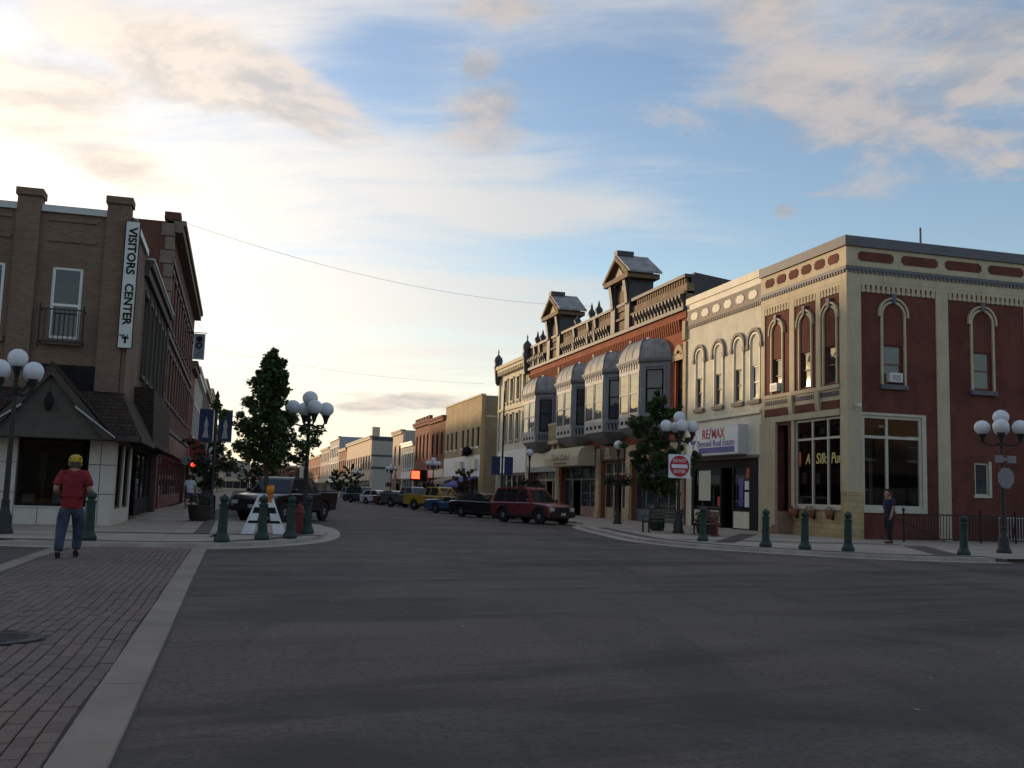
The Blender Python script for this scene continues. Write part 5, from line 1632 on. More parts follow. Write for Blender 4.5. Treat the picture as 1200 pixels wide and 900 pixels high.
# hanging flower baskets
M_LEAFDK = mat('basket_leaf', (.035, .06, .022), .8, var=.4, scale=9)
def leaf_blob(cx, cy, cz, r, n, s, sz=1.0, droop=.0):
    b = MB()
    for i in range(n):
        a, t = random.uniform(0, 6.283), random.uniform(-1, 1)
        q = r * random.uniform(.5, 1.0)
        k = sqrt(1 - t * t)
        p = Vector((cx + q * k * cos(a), cy + q * k * sin(a), cz + q * t * sz - droop * random.random() * k))
        d1 = Vector((random.gauss(0, 1), random.gauss(0, 1), random.gauss(0, 1))).normalized()
        d2 = d1.cross(Vector((random.gauss(0, 1), random.gauss(0, 1), random.gauss(0, 1)))).normalized()
        q2 = s * random.uniform(.6, 1.3)
        b.add([tuple(p - d1 * q2), tuple(p + d2 * q2 * .55), tuple(p + d1 * q2), tuple(p - d2 * q2 * .55)], [(0, 1, 2, 3)])
    return b
def basket(x, y, z, lab, fl):
    r = empty('flower_basket', (x, y, z), lab, 'flower basket', 'hanging flower baskets')
    MB().lathe([(.05, -.22), (.2, -.12), (.26, .02), (.26, .05), (.2, .05)], (x, y, z), 12).build('basket', M_BLACK, r, True)
    leaf_blob(x, y, z + .08, .42, 260, .07, .6, .35).build('foliage', M_LEAFDK, r, fixn=False)['kind'] = 'stuff'
    leaf_blob(x, y, z + .16, .4, 90, .045, .55, .2).build('flowers', fl, r, fixn=False)['kind'] = 'stuff'
    MB().tube([(x, y, z + .05), (x, y, z + .55), (x + .05, y, z + .6)], .012).build('hanger', M_IRON, r)
M_FRED = mat('flower_red', (.30, .04, .05), .8, var=.4, scale=20)
M_FPURP = mat('flower_purple', (.16, .06, .16), .8, var=.4, scale=20)
for x, y, z, lab, fl in ((18.2, 46.9, 2.3, 'green flower basket left of the single-globe lamp', M_FPURP), (19.05, 46.9, 2.3, 'reddish flower basket right of the single-globe lamp', M_FRED),
                         (17.3, 59.6, 2.2, 'flower basket left of the lamp behind the red vehicle', M_FPURP), (18.1, 59.6, 2.2, 'flower basket right of the lamp behind the red vehicle', M_FRED),
                         (17.6, 92.0, 2.1, 'flower basket on the lamp at the alley mouth', M_FRED), (17.6, 118.0, 2.2, 'flower basket on the distant lamp by the red row', M_FRED),
                         (-1.2, 40.3, 2.3, 'dark flower basket left of the banner post', M_FPURP), (-.25, 40.3, 2.25, 'dark flower basket right of the banner post', M_FRED)):
    basket(x, y, z, lab, fl)

# do not enter sign (faces the camera), on the lamp post
def sign_text_face(cx, y, cz, s, root):
    fr = Frame((0, y, 0), (1, 0, 0), (0, -1, 0))
    part(fr, 'sign_plate', M_SIGNW, root, (cx - s / 2, cx + s / 2, .0, .02, cz - s / 2, cz + s / 2))
    MB(fr).arch(cx, cz, .0, s * .455, .021, .026, 0, 2 * pi, 32).build('red_disc', M_RED, root)
    part(fr, 'white_bar', M_SIGNW, root, (cx - s * .36, cx + s * .36, .027, .031, cz - s * .075, cz + s * .075))
    text('DO NOT', (cx, y - .031, cz + s * .23), (1, 0, 0), zU, s * .2, M_SIGNW, root, extrude=.002, width=s * .60, bold=.001)
    text('ENTER', (cx, y - .031, cz - s * .23), (1, 0, 0), zU, s * .2, M_SIGNW, root, extrude=.002, width=s * .55, bold=.001)
dn = empty('road_sign', (16.72, 35.6, 2.2), 'square white sign with red disc reading DO NOT ENTER', 'sign')
sign_text_face(16.68, 35.62, 2.70, .92, dn)
part(W, 'clamp', M_COPE, dn, (16.6, 16.78, 35.63, 35.72, 2.85, 2.9), (16.6, 16.78, 35.63, 35.72, 2.4, 2.45))
# back of a stop sign with street-name plate
M_SIGNBACK = mat('bare_aluminium', (.24, .24, .23), .45, metal=.4, var=.1)
st = empty('stop_sign', (22.35, 24.85, 1.9), 'bare metal back of an octagonal sign on the right-hand lamp', 'sign')
MB(FS).prism([(22.35 + .30 * cos(pi / 8 + i * pi / 4), 2.34 + .33 * sin(pi / 8 + i * pi / 4)) for i in range(8)], 8.64, 8.66).build('sign_plate', M_SIGNBACK, st)
st2 = empty('sign_plate', (22.35, 24.85, 2.8), 'small bare metal rectangular plate above the octagonal sign back', 'sign')
part(FS, 'plate', M_SIGNBACK, st2, (21.98, 22.26, 8.64, 8.655, 2.80, 3.02), (22.42, 22.74, 8.64, 8.655, 2.80, 3.02), (22.26, 22.42, 8.63, 8.64, 2.86, 2.96))

# banner post on the left
bp_ = empty('banner_post', (-.85, 40.3, KERB), 'black finialed post with two dark blue banners on the left pavement', 'banner post')
MB().lathe([(.2, 0), (.2, .1), (.13, .25), (.12, .6), (.07, .75), (.055, 4.5), (.1, 4.52), (.12, 4.62), (.06, 4.7), (.09, 4.8), (.02, 5.0)], (-.85, 40.3, KERB), 12).build('post', M_LAMPIRON, bp_, 'auto')
M_BANNER = mat('banner_blue', (.03, .035, .085), .85, var=.2)
for s in (-1, 1):
    x0, x1 = sorted((-.85 + s * .1, -.85 + s * .62))
    bn = part(W, 'banner', M_BANNER, bp_, (x0, x1, 40.29, 40.31, 3.12, 4.34))
    part(W, 'banner_rod', M_IRON, bn, (min(-.85, x0), max(-.85, x1), 40.285, 40.315, 4.345, 4.37), (min(-.85, x0), max(-.85, x1), 40.285, 40.315, 3.09, 3.115))
    cx = (x0 + x1) / 2
    MB(FV).prism([(cx - .12, 3.25), (cx + .12, 3.25), (cx + .05, 3.6), (cx + .09, 3.75), (cx, 4.1), (cx - .08, 3.75), (cx - .05, 3.6)], -7.788, -7.78).build('banner_print', M_GREYST, bn)
# tall thin banner pole past the bays
bq = empty('banner_pole', (17.35, 64.9, KERB), 'tall thin dark pole with two blue banners before the narrow cream building', 'banner post')
MB().lathe([(.14, 0), (.14, .3), (.075, .5), (.055, 8.2), (.02, 8.4)], (17.35, 64.9, KERB), 10).build('post', M_LAMPIRON, bq, 'auto')
for s in (-1, 1):
    x0, x1 = sorted((17.35 + s * .15, 17.35 + s * .75))
    part(W, 'banner', mat('banner_bright', (.035, .045, .12), .85, var=.15), bq, (x0, x1, 64.89, 64.91, 2.75, 3.9))
    part(W, 'banner_rod', M_IRON, bq, (min(17.35, x0), max(17.35, x1), 64.885, 64.915, 3.9, 3.94), (min(17.35, x0), max(17.35, x1), 64.885, 64.915, 2.71, 2.75))

# litter bins
def bin_(x, y, lab, m):
    r = empty('litter_bin', (x, y, KERB), lab, 'litter bin')
    MB().lathe([(.27, 0), (.29, .05), (.3, .8), (.31, .82), (.31, .86), (.27, .86)], (x, y, KERB), 18).build('drum', m, r, 'auto')
    MB().lathe([(.3, .86), (.3, .92), (.2, 1.02), (.11, 1.05), (.1, .98)], (x, y, KERB), 18).build('lid', m, r, 'auto')
    sl = MB().box(.296, .312, -.022, .022, .1, .8).mesh('slat')
    sl.materials.append(m)
    for k in range(18):
        o = bpy.data.objects.new('slat', sl)
        COL.objects.link(o); o.parent = r; o.rotation_euler = (0, 0, k * 2 * pi / 18)
bin_(-1.0, 40.9, 'black slatted litter bin at the foot of the banner post', M_LAMPIRON)
bin_(17.0, 38.4, 'dark green litter bin beside the bench under the tree', M_GREENIRON)

# fire hydrants
def hydrant(x, y, lab, m):
    r = empty('fire_hydrant', (x, y, KERB), lab, 'fire hydrant')
    MB().lathe([(.17, 0), (.17, .05), (.12, .07), (.115, .55), (.15, .57), (.15, .61), (.13, .63), (.12, .72), (.08, .80), (.04, .83), (.04, .88), (.001, .885)], (x, y, KERB), 16).build('barrel', m, r, 'auto')
    for a, rr, zz in ((0, .065, .44), (pi, .065, .44), (-pi / 2, .085, .40)):
        p = Vector((x, y, KERB + zz)); d = Vector((cos(a), sin(a), 0))
        MB().tube([p, p + d * .17, p + d * .171, p + d * .21], [rr * .8, rr * .8, rr, rr], 12).build('nozzle_cap', m, r, 'auto')
M_HYD = mat('hydrant_red', (.22, .03, .025), .5, var=.2, scale=6)
hydrant(1.88, 29.8, 'red fire hydrant at the left corner by the green bollard', M_HYD)
hydrant(17.2, 33.6, 'dull red fire hydrant in front of the estate agent shop', M_HYD)

# white barricade with orange beacon
ba_ = empty('barricade', (.85, 29.0, KERB), 'white A-frame barricade with orange and black bars and amber lamp', 'barricade')
M_BARW = mat('barricade_white', (.66, .66, .64), .5, var=.1, stain=.2)
M_ORNG = mat('barricade_orange', (.55, .14, .03), .5, var=.1)
for s, y0 in ((-1, 28.72), (1, 29.28)):
    ln = s * .24
    fr = Frame((0, y0, 0), (1, 0, 0), (0, -1, 0))
    def slab(u0, u1, u2, u3, z0, z1, m, name, off=0.0, par=ba_, th=.03):
        k0, k1 = ln * (z0 - KERB), ln * (z1 - KERB)
        b = MB(fr)
        b.add([(u0, k0 + off, z0), (u1, k0 + off, z0), (u2, k1 + off, z1), (u3, k1 + off, z1), (u0, k0 + off - th, z0), (u1, k0 + off - th, z0), (u2, k1 + off - th, z1), (u3, k1 + off - th, z1)],
              [(3, 2, 1, 0), (4, 5, 6, 7), (0, 1, 5, 4), (1, 2, 6, 5), (2, 3, 7, 6), (3, 0, 4, 7)])
        return b.build(name, m, par)
    z0, z1 = KERB, KERB + 1.12
    slab(.24, .58, .83, .67, z0, z1, M_BARW, 'leg')
    slab(1.12, 1.46, 1.03, .87, z0, z1, M_BARW, 'leg')
    slab(.80, .90, .90, .80, z0 + .42, z1, M_BARW, 'centre_board', -.002)
    for z, h, m, w in ((.30, .07, M_BLACK, .50), (.58, .16, M_BLACK, .37), (.88, .16, M_ORNG, .24)):
        slab(.85 - w + .04, .85 + w - .04, .85 + w - .09, .85 - w + .09, z0 + z, z0 + z + h, m, 'rail', .012 if s < 0 else -.04, th=.02)
lampo = MB().lathe([(.05, 0), (.11, .03), (.12, .14), (.1, .22), (.05, .25)], (.98, 29.0, KERB + 1.12), 14).build('beacon', mat('amber_lens', (.75, .25, .03), .25, var=.05), ba_, True)
part(W, 'beacon_box', M_ORNG, ba_, (.90, 1.06, 28.93, 29.07, KERB + 1.0, KERB + 1.12))

# park bench and planters on the right
def bench(x, y, rz, lab):
    r = empty('park_bench', (x, y, KERB), lab, 'bench')
    r.rotation_euler = (0, 0, rz)
    m = mat('bench_wood', (.10, .075, .055), .7, var=.25, scale=5)
    for i in range(4):
        mlocal('seat_slat', MB().box(-.85, .85, -.2 + i * .115, -.105 + i * .115, .43, .46), m, r)
    for i in range(3):
        z = .55 + i * .13
        mlocal('back_slat', MB().box(-.85, .85, .27 + i * .03, .30 + i * .03, z, z + .1), m, r)
    for s in (-.75, .75):
        mlocal('leg', MB().box(s - .025, s + .025, -.2, -.15, 0, .43).box(s - .025, s + .025, .2, .25, 0, .46).box(s - .02, s + .02, -.15, .2, .38, .43).tube([(s, .24, .44), (s, .38, .95)], .025).tube([(s, -.18, .44), (s, -.2, .64), (s, .26, .64)], .02), M_IRON, r)
bench(16.3, 36.4, pi + .2, 'dark slatted bench left of the do not enter lamp')
bench(16.9, 33.9, -pi / 2 - .2, 'slatted bench between the lamp and the green bollard')
M_TRIMD = mat('dark_tub', (.05, .035, .028), .8, var=.2)
def planter(x, y, lab, fl, s=1.0, grp=None):
    r = empty('planter', (x, y, KERB), lab, 'planter', grp)
    MB().lathe([(.26 * s, 0), (.32 * s, .1), (.38 * s, .5), (.42 * s, .52), (.42 * s, .58), (.34 * s, .58), (.33 * s, .5)], (x, y, KERB), 16).build('tub', M_TRIMD, r, 'auto')
    leaf_blob(x, y, KERB + .72 * s, .4 * s, 260, .06, .7).build('foliage', M_LEAFDK, r, fixn=False)['kind'] = 'stuff'
    leaf_blob(x, y, KERB + .82 * s, .42 * s, 110, .045, .55).build('flowers', fl, r, fixn=False)['kind'] = 'stuff'
planter(17.5, 35.0, 'round tub of reddish flowers beside the right-hand bench', M_FRED)
planter(16.0, 96.0, 'flower tub by the alley in front of the tan building', M_FRED, 1.5)
planter(-1.2, 38.6, 'leafy tub beside the banner post on the left', M_FPURP, 1.1)

# iron railing round the basement stair beside the red building
rl = empty('stair_railing', (27, 31.6, 0), 'black iron railing around the basement stair at the red building', 'railing')
RLY = 31.7
part(W, 'top_rail', M_IRON, rl, (23.9, 33.0, RLY - .02, RLY + .02, 1.10, 1.15))
part(W, 'bottom_rail', M_IRON, rl, (23.9, 33.0, RLY - .015, RLY + .015, .2, .24))
repeat(Frame((0, RLY, 0), (1, 0, 0), (0, -1, 0)), 'baluster', M_IRON, rl, [23.95 + i * .13 for i in range(70)], lambda b: b.box(-.009, .009, -.009, .009, .24, 1.10))
for x in (23.9, 27.3, 28.9, 33.0):
    MB().lathe([(.035, KERB), (.035, 1.22), (.055, 1.25), (.05, 1.32), (.005, 1.36)], (x, RLY, 0), 10).build('post', M_IRON, rl)
MB().tube([(24.0, 32.6, 1.05), (27.2, 32.6, -.2)], .022).tube([(28.6, 32.0, 1.35), (29.2, 32.0, 1.25), (29.3, 32.3, .2)], .025).build('hand_rail', M_IRON, rl)
gt = empty('white_gate', (30, 32.9, 0), 'pale metal gate and pipes behind the iron railing', 'gate')
for i in range(10):
    MB().tube([(29.2 + i * .14, 32.9, KERB), (29.2 + i * .14, 32.9, 1.05)], .014, 6).build('bar', M_COPE, gt)
part(W, 'gate_rail', M_COPE, gt, (29.15, 30.5, 32.88, 32.92, 1.05, 1.09), (29.15, 30.5, 32.88, 32.92, .2, .24))

# pedestrian signal on the left
ps = empty('pedestrian_signal', (-2.9, 66, KERB), 'small traffic signal showing a red light on the left pavement', 'traffic signal')
MB().lathe([(.1, 0), (.06, .2), (.055, 3.0)], (-2.9, 66, KERB), 10).build('post', M_GREENIRON, ps)
part(W, 'signal_head', M_BLACK, ps, (-2.76, -2.46, 65.85, 66.1, 2.35, 3.0))
MB(FV).arch(-2.61, 2.68, .0, .13, -33.34, -33.32, 0, 2 * pi, 16).build('red_lens', emit_mat('signal_red', (1.0, .05, .03), 3.0), ps)
MB(FV).arch(-3.05, 2.95, .0, .32, -33.5, -33.46, 0, 2 * pi, 20).build('round_sign_back', M_SIGNBACK, ps)
# red neon shop sign far on the right
ns = empty('neon_sign', (21.6, 121.0, 3.0), 'glowing red lit sign projecting from the crenellated building', 'sign')
part(FR, 'sign_case', M_BLACK, ns, (121.0, 121.2, .1, 2.05, 2.75, 4.1))
part(FR, 'sign_face', emit_mat('neon_red', (1.0, .08, .04), 1.5), ns, (120.95, 120.998, .95, 1.95, 3.0, 3.95))

# wires across the street
def sag(p, q, s, n=24):
    return [Vector(p).lerp(Vector(q), i / n) + Vector((0, 0, -s * 4 * (i / n) * (1 - i / n))) for i in range(n + 1)]
w1 = tag(MB().tube(sag((-3.6, 50.0, 14.3), (22.5, 62.0, 14.2), 1.0), .008, 5).build('cable', M_IRON), 'thin sagging cable from the tall brick building to the roof tower', 'cable')
w2 = tag(MB().tube(sag((-3.6, 88, 13.2), (22.6, 92.5, 12.0), .6), .008, 5).build('cable', M_IRON), 'lower thin cable crossing the street behind the conical tree', 'cable')


# ------------------------------------------------------------------ trees
def leaf_mat(name, c):
    m = bpy.data.materials.new(name)
    m.use_nodes = True
    N = NT(m.node_tree)
    b = m.node_tree.nodes['Principled BSDF']
    r = N.n('ShaderNodeNewGeometry').outputs['Random Per Island']
    N.put(b.inputs['Base Color'], N.mix(r, tuple(v * .65 for v in c), tuple(v * 1.5 for v in c)))
    b.inputs['Roughness'].default_value = .6
    b.inputs['Specular IOR Level'].default_value = .3
    tl = N.n('ShaderNodeBsdfTranslucent'); tl.inputs[0].default_value = (c[0] * 1.3, c[1] * 1.4, c[2] * .8, 1)
    mx = N.n('ShaderNodeMixShader'); mx.inputs[0].default_value = .22
    o = m.node_tree.nodes['Material Output']
    m.node_tree.links.new(b.outputs[0], mx.inputs[1]); m.node_tree.links.new(tl.outputs[0], mx.inputs[2]); m.node_tree.links.new(mx.outputs[0], o.inputs[0])
    return m


M_LEAF = leaf_mat('maple_leaf', (.045, .075, .022))
M_BARK = mat('bark', (.06, .045, .033), .9, var=.35, scale=12, bump=.6, bscale=30)
LEAF = [(-.5, 0), (-.15, .32), (0, .12), (.18, .42), (.2, .14), (.55, .0), (.2, -.14), (.18, -.42), (0, -.12), (-.15, -.32)]


def tree(x, y, lab, h, z0, rfun, n_limb, n_clump, leaves, ls, seed, group=None, name='street_tree', lean=0.0, trunk_r=.075, mleaf=None):
    rnd = random.Random(seed)
    r = empty(name, (x, y, KERB), lab, 'tree', group)
    top = h * .97
    path, rad = [], []
    for i in range(9):
        t = i / 8
        path.append((x + lean * t + rnd.uniform(-.03, .03) * t, y + rnd.uniform(-.03, .03) * t, KERB + top * t))
        rad.append(trunk_r * (1 - .85 * t) + .008)
    rad[0] *= 1.35
    MB().tube(path, rad, 10).build('trunk', M_BARK, r, True)
    tips = []
    limb = MB()
    for i in range(n_limb):
        f = (i + rnd.random()) / n_limb
        z = z0 + (h - z0) * (f ** 1.15) * .93
        a = i * 2.399 + rnd.uniform(-.4, .4)
        R = rfun((z - z0) / (h - z0)) * rnd.uniform(.5, 1.2)
        rise = R * rnd.uniform(.25, .7)
        bx = x + lean * z / h
        base = Vector((bx, y, KERB + z - rise * .4))
        mid = base + Vector((cos(a) * R * .5, sin(a) * R * .5, rise * .55))
        tip = base + Vector((cos(a) * R, sin(a) * R, rise + rnd.uniform(-.1, .1)))
        limb.tube([base, mid, tip], [trunk_r * .42 * (1 - f * .6), trunk_r * .25 * (1 - f * .5), .006], 6)
        for k in range(n_clump):
            t = .25 + .8 * (k + rnd.random()) / n_clump
            p = base.lerp(mid, min(1, t * 2)) if t < .5 else mid.lerp(tip, (t - .5) * 2)
            tips.append((p + Vector((rnd.gauss(0, .1), rnd.gauss(0, .1), rnd.gauss(.02, .09))), rnd.uniform(.13, .27) * (1.15 - .4 * f)))
    tips.append((Vector((x + lean, y, KERB + h - .05)), .14))
    tips.append((Vector((x + lean * .95, y, KERB + h - .3)), .2))
    limb.build('limbs', M_BARK, r, True)
    cr = MB()
    vs, fs = cr.v, cr.f
    per = leaves // len(tips)
    for c, q in tips:
        for _ in range(per):
            d = Vector((rnd.gauss(0, 1), rnd.gauss(0, 1), rnd.gauss(0, .75)))
            d = d.normalized() * q * (rnd.random() ** .45)
            p = c + d
            nrm = (Vector((0, 0, 1)) * .8 + d.normalized() * .5 + Vector((rnd.gauss(0, .5), rnd.gauss(0, .5), rnd.gauss(0, .5)))).normalized()
            t1 = nrm.cross(Vector((rnd.gauss(0, 1), rnd.gauss(0, 1), rnd.gauss(0, 1)))).normalized()
            t2 = nrm.cross(t1)
            s = ls * rnd.uniform(.65, 1.25)
            n = len(vs)
            for u, w in LEAF:
                vs.append(p + t1 * (u * s) + t2 * (w * s) - nrm * (abs(w) * s * .25))
            fs.append(list(range(n, n + len(LEAF))))
    cr.build('crown', mleaf or M_LEAF, r, fixn=False)
    return r


tree(.86, 29.2, 'dark conical young maple on the left corner by the barricade', 5.25, 2.0,
     lambda t: (1.6 * (1 - t) ** 1.05 + .08) if t > .1 else .9 + 6.0 * t, 32, 6, 14500, .14, 5, 'street trees')
tree(16.75, 38.0, 'rounded dark street tree behind the do not enter sign', 5.75, 1.6, lambda t: (1.95 * (1 - t) ** .65 + .15) if t > .15 else 1.1 + 5.0 * t, 30, 6, 15500, .14, 8, 'street trees')
M_LEAF2 = leaf_mat('far_leaf', (.04, .065, .025))
for i, (x, y, h, R, lab) in enumerate(((8.5, 200, 7.5, 4.2, 'distant bushy green tree seen over the parked pickup, right one'), (2.5, 190, 6.8, 4.0, 'distant bushy green tree left of the other behind the pickup'), (3.2, 120, 5.6, 2.8, 'mid-distance green tree just over the hood of the dark pickup'), (18.6, 166, 5.2, 2.2, 'leafy tree at the far side street corner'), (18.5, 190, 5, 2.0, 'small green tree before the tan and grey building'), (-1.6, 60.5, 4.6, 1.5, 'dim street tree on the left pavement behind the banner post'))):
    tree(x, y, lab, h, h * .25, lambda t, R=R: R * sqrt(max(0, 1 - (2 * t - .8) ** 2 / 2.2)), 16, 5, 3000, .34 if i < 5 else .2, 20 + i, None, 'far_tree' if i < 5 else 'street_tree', trunk_r=.14, mleaf=M_LEAF2)
tree(20.6, 91.2, 'dark reddish shrub tree at the alley mouth', 3.6, .7, lambda t: 1.3 * sqrt(max(0, 1 - (2 * t - .8) ** 2 / 2)), 14, 5, 2200, .2, 41, None, 'shrub', trunk_r=.07, mleaf=leaf_mat('bronze_leaf', (.06, .045, .025)))

# ------------------------------------------------------------------ vehicles
def paint(name, c, rough=.32):
    if name in MATS:
        return MATS[name]
    m = mat(name, c, rough, var=.08, scale=2.0, spec=.5)
    b = m.node_tree.nodes['Principled BSDF']
    b.inputs['Coat Weight'].default_value = .6
    b.inputs['Coat Roughness'].default_value = .12
    return m


M_TYRE = mat('tyre_rubber', (.016, .016, .017), .8, var=.2)
M_RIM = mat('alloy_rim', (.46, .46, .47), .4, metal=.15, var=.1)
M_TRIMBLK = mat('black_plastic', (.022, .022, .023), .6, var=.15)
M_CHROME = mat('chrome', (.5, .5, .51), .15, metal=1.0, var=.05)
M_HEADL = mat('headlight_lens', (.55, .56, .57), .12, var=.1)
M_TAILL = mat('taillight_lens', (.28, .02, .02), .2, var=.1)
M_AMBER = mat('indicator_lens', (.5, .18, .02), .2, var=.1)
M_PLATE = mat('number_plate', (.45, .46, .42), .5, var=.1)
M_CARGLASS = pane_mat('car_glass', (.014, .017, .019), .03, .7)
M_INT = mat('car_interior', (.03, .028, .026), .9)


def revolve_y(prof, c, n=24):
    b = MB()
    pts, fs = [], []
    for r, y in prof:
        for i in range(n):
            a = 2 * pi * i / n
            pts.append((c[0] + r * cos(a), c[1] + y, c[2] + r * sin(a)))
    for j in range(len(prof) - 1):
        for i in range(n):
            k = (i + 1) % n
            fs.append((j * n + i, j * n + k, (j + 1) * n + k, (j + 1) * n + i))
    fs.append(tuple(range(n))); m = (len(prof) - 1) * n
    fs.append(tuple(range(m, m + n)))
    return b.add(pts, fs)


def inset(poly, d):
    n = len(poly)
    area = sum(poly[i][0] * poly[(i + 1) % n][1] - poly[(i + 1) % n][0] * poly[i][1] for i in range(n))
    sg = 1 if area > 0 else -1
    out = []
    for i in range(n):
        a, b, c = Vector(poly[i - 1]), Vector(poly[i]), Vector(poly[(i + 1) % n])
        t = ((b - a).normalized() + (c - b).normalized())
        if t.length < 1e-6: t = (b - a)
        t.normalize()
        out.append((b.x - t.y * d * sg, b.y + t.x * d * sg))
    return out


def car(name, label, cat, loc, rz, paintm, L, Wd, wb, wr, clear, top, cabin, sides, open_bed=None, two_tone=None, convertible=False, grille=True, front_over=None, rim_m=None, arch_trim=None, group='vehicles parked along the street'):
    r = empty(name, (loc[0], loc[1], 0.0), label, cat, group)
    r.rotation_euler = (0, 0, rz)
    fo = front_over if front_over else (L - wb) * .45
    xf = L / 2 - fo
    xr = xf - wb
    ar = wr + .055
    poly = list(top)                               # rear to front along the top
    def arc(cx):
        a0 = math.asin(max(-1, min(1, (clear - wr) / ar)))
        return [(cx + ar * cos(a), wr + ar * sin(a)) for a in [a0 + (pi - 2 * a0) * i / 10 for i in range(11)]]
    poly += [(L / 2 - .06, clear + .03)] + arc(xf) + arc(xr) + [(-L / 2 + .06, clear + .05)]
    hw = Wd / 2
    rings = [(hw, inset(poly, .05)), (hw - .025, inset(poly, .018)), (hw - .08, poly)]
    allr = [(-y, p) for y, p in rings] + [(y, p) for y, p in reversed(rings)]
    n = len(poly)
    b = MB()
    pts = [(p[0], y, p[1]) for y, pl in allr for p in pl]
    fs = []
    for j in range(len(allr) - 1):
        for i in range(n):
            k = (i + 1) % n
            fs.append((j * n + i, j * n + k, (j + 1) * n + k, (j + 1) * n + i))
    fs += [tuple(range(n)), tuple(range((len(allr) - 1) * n, len(allr) * n))]
    b.add(pts, fs)
    body = mlocal('body', b, paintm, r)
    # cabin
    zb, zt = cabin[0][1], max(p[1] for p in cabin)
    def hwz(z): return hw - .07 - max(0, (z - zb)) / (zt - zb) * .19
    def side_pt(x, z, s, off=.0): return (x, s * (hwz(z) + off), z)
    if not convertible:
        cb = MB()
        m_ = len(cabin)
        cb.add([side_pt(x, z, -1) for x, z in cabin] + [side_pt(x, z, 1) for x, z in cabin],
               [tuple(range(m_)), tuple(range(m_, 2 * m_))] + [(i, (i + 1) % m_, (i + 1) % m_ + m_, i + m_) for i in range(m_)])
        cbo = mlocal('cabin', cb, two_tone or paintm, r)
    else:
        cbo = body
    # raked screens
    def screen(p, q, nm, f=.07):
        x0, z0 = p; x1, z1 = q
        a = (x0 + (x1 - x0) * f, z0 + (z1 - z0) * f); c = (x1 - (x1 - x0) * .1, z1 - (z1 - z0) * .1)
        nx, nz = (z1 - z0), -(x1 - x0)
        l = sqrt(nx * nx + nz * nz)
        nx, nz = nx / l * .012, nz / l * .012
        if (nx > 0) != (x0 > 0 if nm == 'rear_window' else x0 > -99): nx, nz = -nx, -nz
        if nm == 'windscreen' and nx < 0: nx, nz = -nx, -nz
        if nm == 'rear_window' and nx > 0: nx, nz = -nx, -nz
        w0, w1 = hwz(a[1]) - .08, hwz(c[1]) - .07
        mlocal(nm, MB().add([(a[0] + nx, -w0, a[1] + nz), (a[0] + nx, w0, a[1] + nz), (c[0] + nx, w1, c[1] + nz), (c[0] + nx, -w1, c[1] + nz)], [(0, 1, 2, 3)]), M_CARGLASS, cbo, False)
    # cabin order: rear base, rear top..., front top, front base
    screen(cabin[-1], cabin[-2], 'windscreen')
    if not convertible:
        screen(cabin[0], cabin[1], 'rear_window')
        for (x0, x1, x2, x3) in sides:             # base rear, base front, top front, top rear
            for s in (-1, 1):
                z0, z1 = zb + .05, zt - .1
                mlocal('side_window', MB().add([side_pt(x0, z0, s, .008), side_pt(x1, z0, s, .008), side_pt(x2, z1, s, .008), side_pt(x3, z1, s, .008)], [(0, 1, 2, 3)]), M_CARGLASS, cbo, False)
    # wheels
    for x in (xf, xr):
        for s in (-1, 1):
            y = s * (hw - .13)
            w = mlocal('wheel', revolve_y([(wr * .62, -.1), (wr * .9, -.11), (wr, -.085), (wr, .085), (wr * .9, .11), (wr * .62, .1)], (x, y, wr)), M_TYRE, r)
            rim = revolve_y([(wr * .63, -.07), (wr * .63, .07)], (x, y, wr), 20)
            for k in range(5):
                a = k * 2 * pi / 5 + .3
                d = Vector((cos(a), 0, sin(a))); t = Vector((-sin(a), 0, cos(a)))
                c = Vector((x, y + s * .075, wr))
                rim.add([tuple(c + t * .04), tuple(c - t * .04), tuple(c + d * wr * .6 - t * .055), tuple(c + d * wr * .6 + t * .055), tuple(c + t * .04 + Vector((0, s * .03, 0))), tuple(c - t * .04 + Vector((0, s * .03, 0))), tuple(c + d * wr * .6 - t * .055 + Vector((0, s * .02, 0))), tuple(c + d * wr * .6 + t * .055 + Vector((0, s * .02, 0)))],
                        [(0, 1, 2, 3), (4, 5, 6, 7), (0, 1, 5, 4), (1, 2, 6, 5), (2, 3, 7, 6), (3, 0, 4, 7)])
            mlocal('rim', rim, rim_m or M_RIM, w)
            mlocal('hub', revolve_y([(.06, -.02), (.06, .12 if s > 0 else .0)], (x, y + (0 if s > 0 else -.1), wr), 10), M_TRIMBLK, w)
            if arch_trim:
                at = MB()
                for i in range(10):
                    a0, a1 = pi * i / 10, pi * (i + 1) / 10
                    q = [(x + rr * cos(a), s * yy, wr + rr * sin(a)) for a in (a0, a1) for rr, yy in ((ar - .01, hw - .05), (ar - .01, hw + .03), (ar + .09, hw + .015))]
                    at.add(q, [(0, 3, 4, 1), (1, 4, 5, 2)])
                mlocal('arch_trim', at, arch_trim, r)
    # ends
    zh = top[-1][1]
    zf = min(zh, .95)
    mlocal('front_bumper', MB().box(L / 2 - .14, L / 2 + .05, -hw + .06, hw - .06, clear + .08, clear + .3), M_TRIMBLK, r)
    mlocal('rear_bumper', MB().box(-L / 2 - .06, -L / 2 + .12, -hw + .06, hw - .06, clear + .1, clear + .32), M_TRIMBLK if not open_bed else M_CHROME, r)
    zl = top[-2][1] - .13
    xl = top[-2][0] + .02
    xt = min(p[0] for p in top)
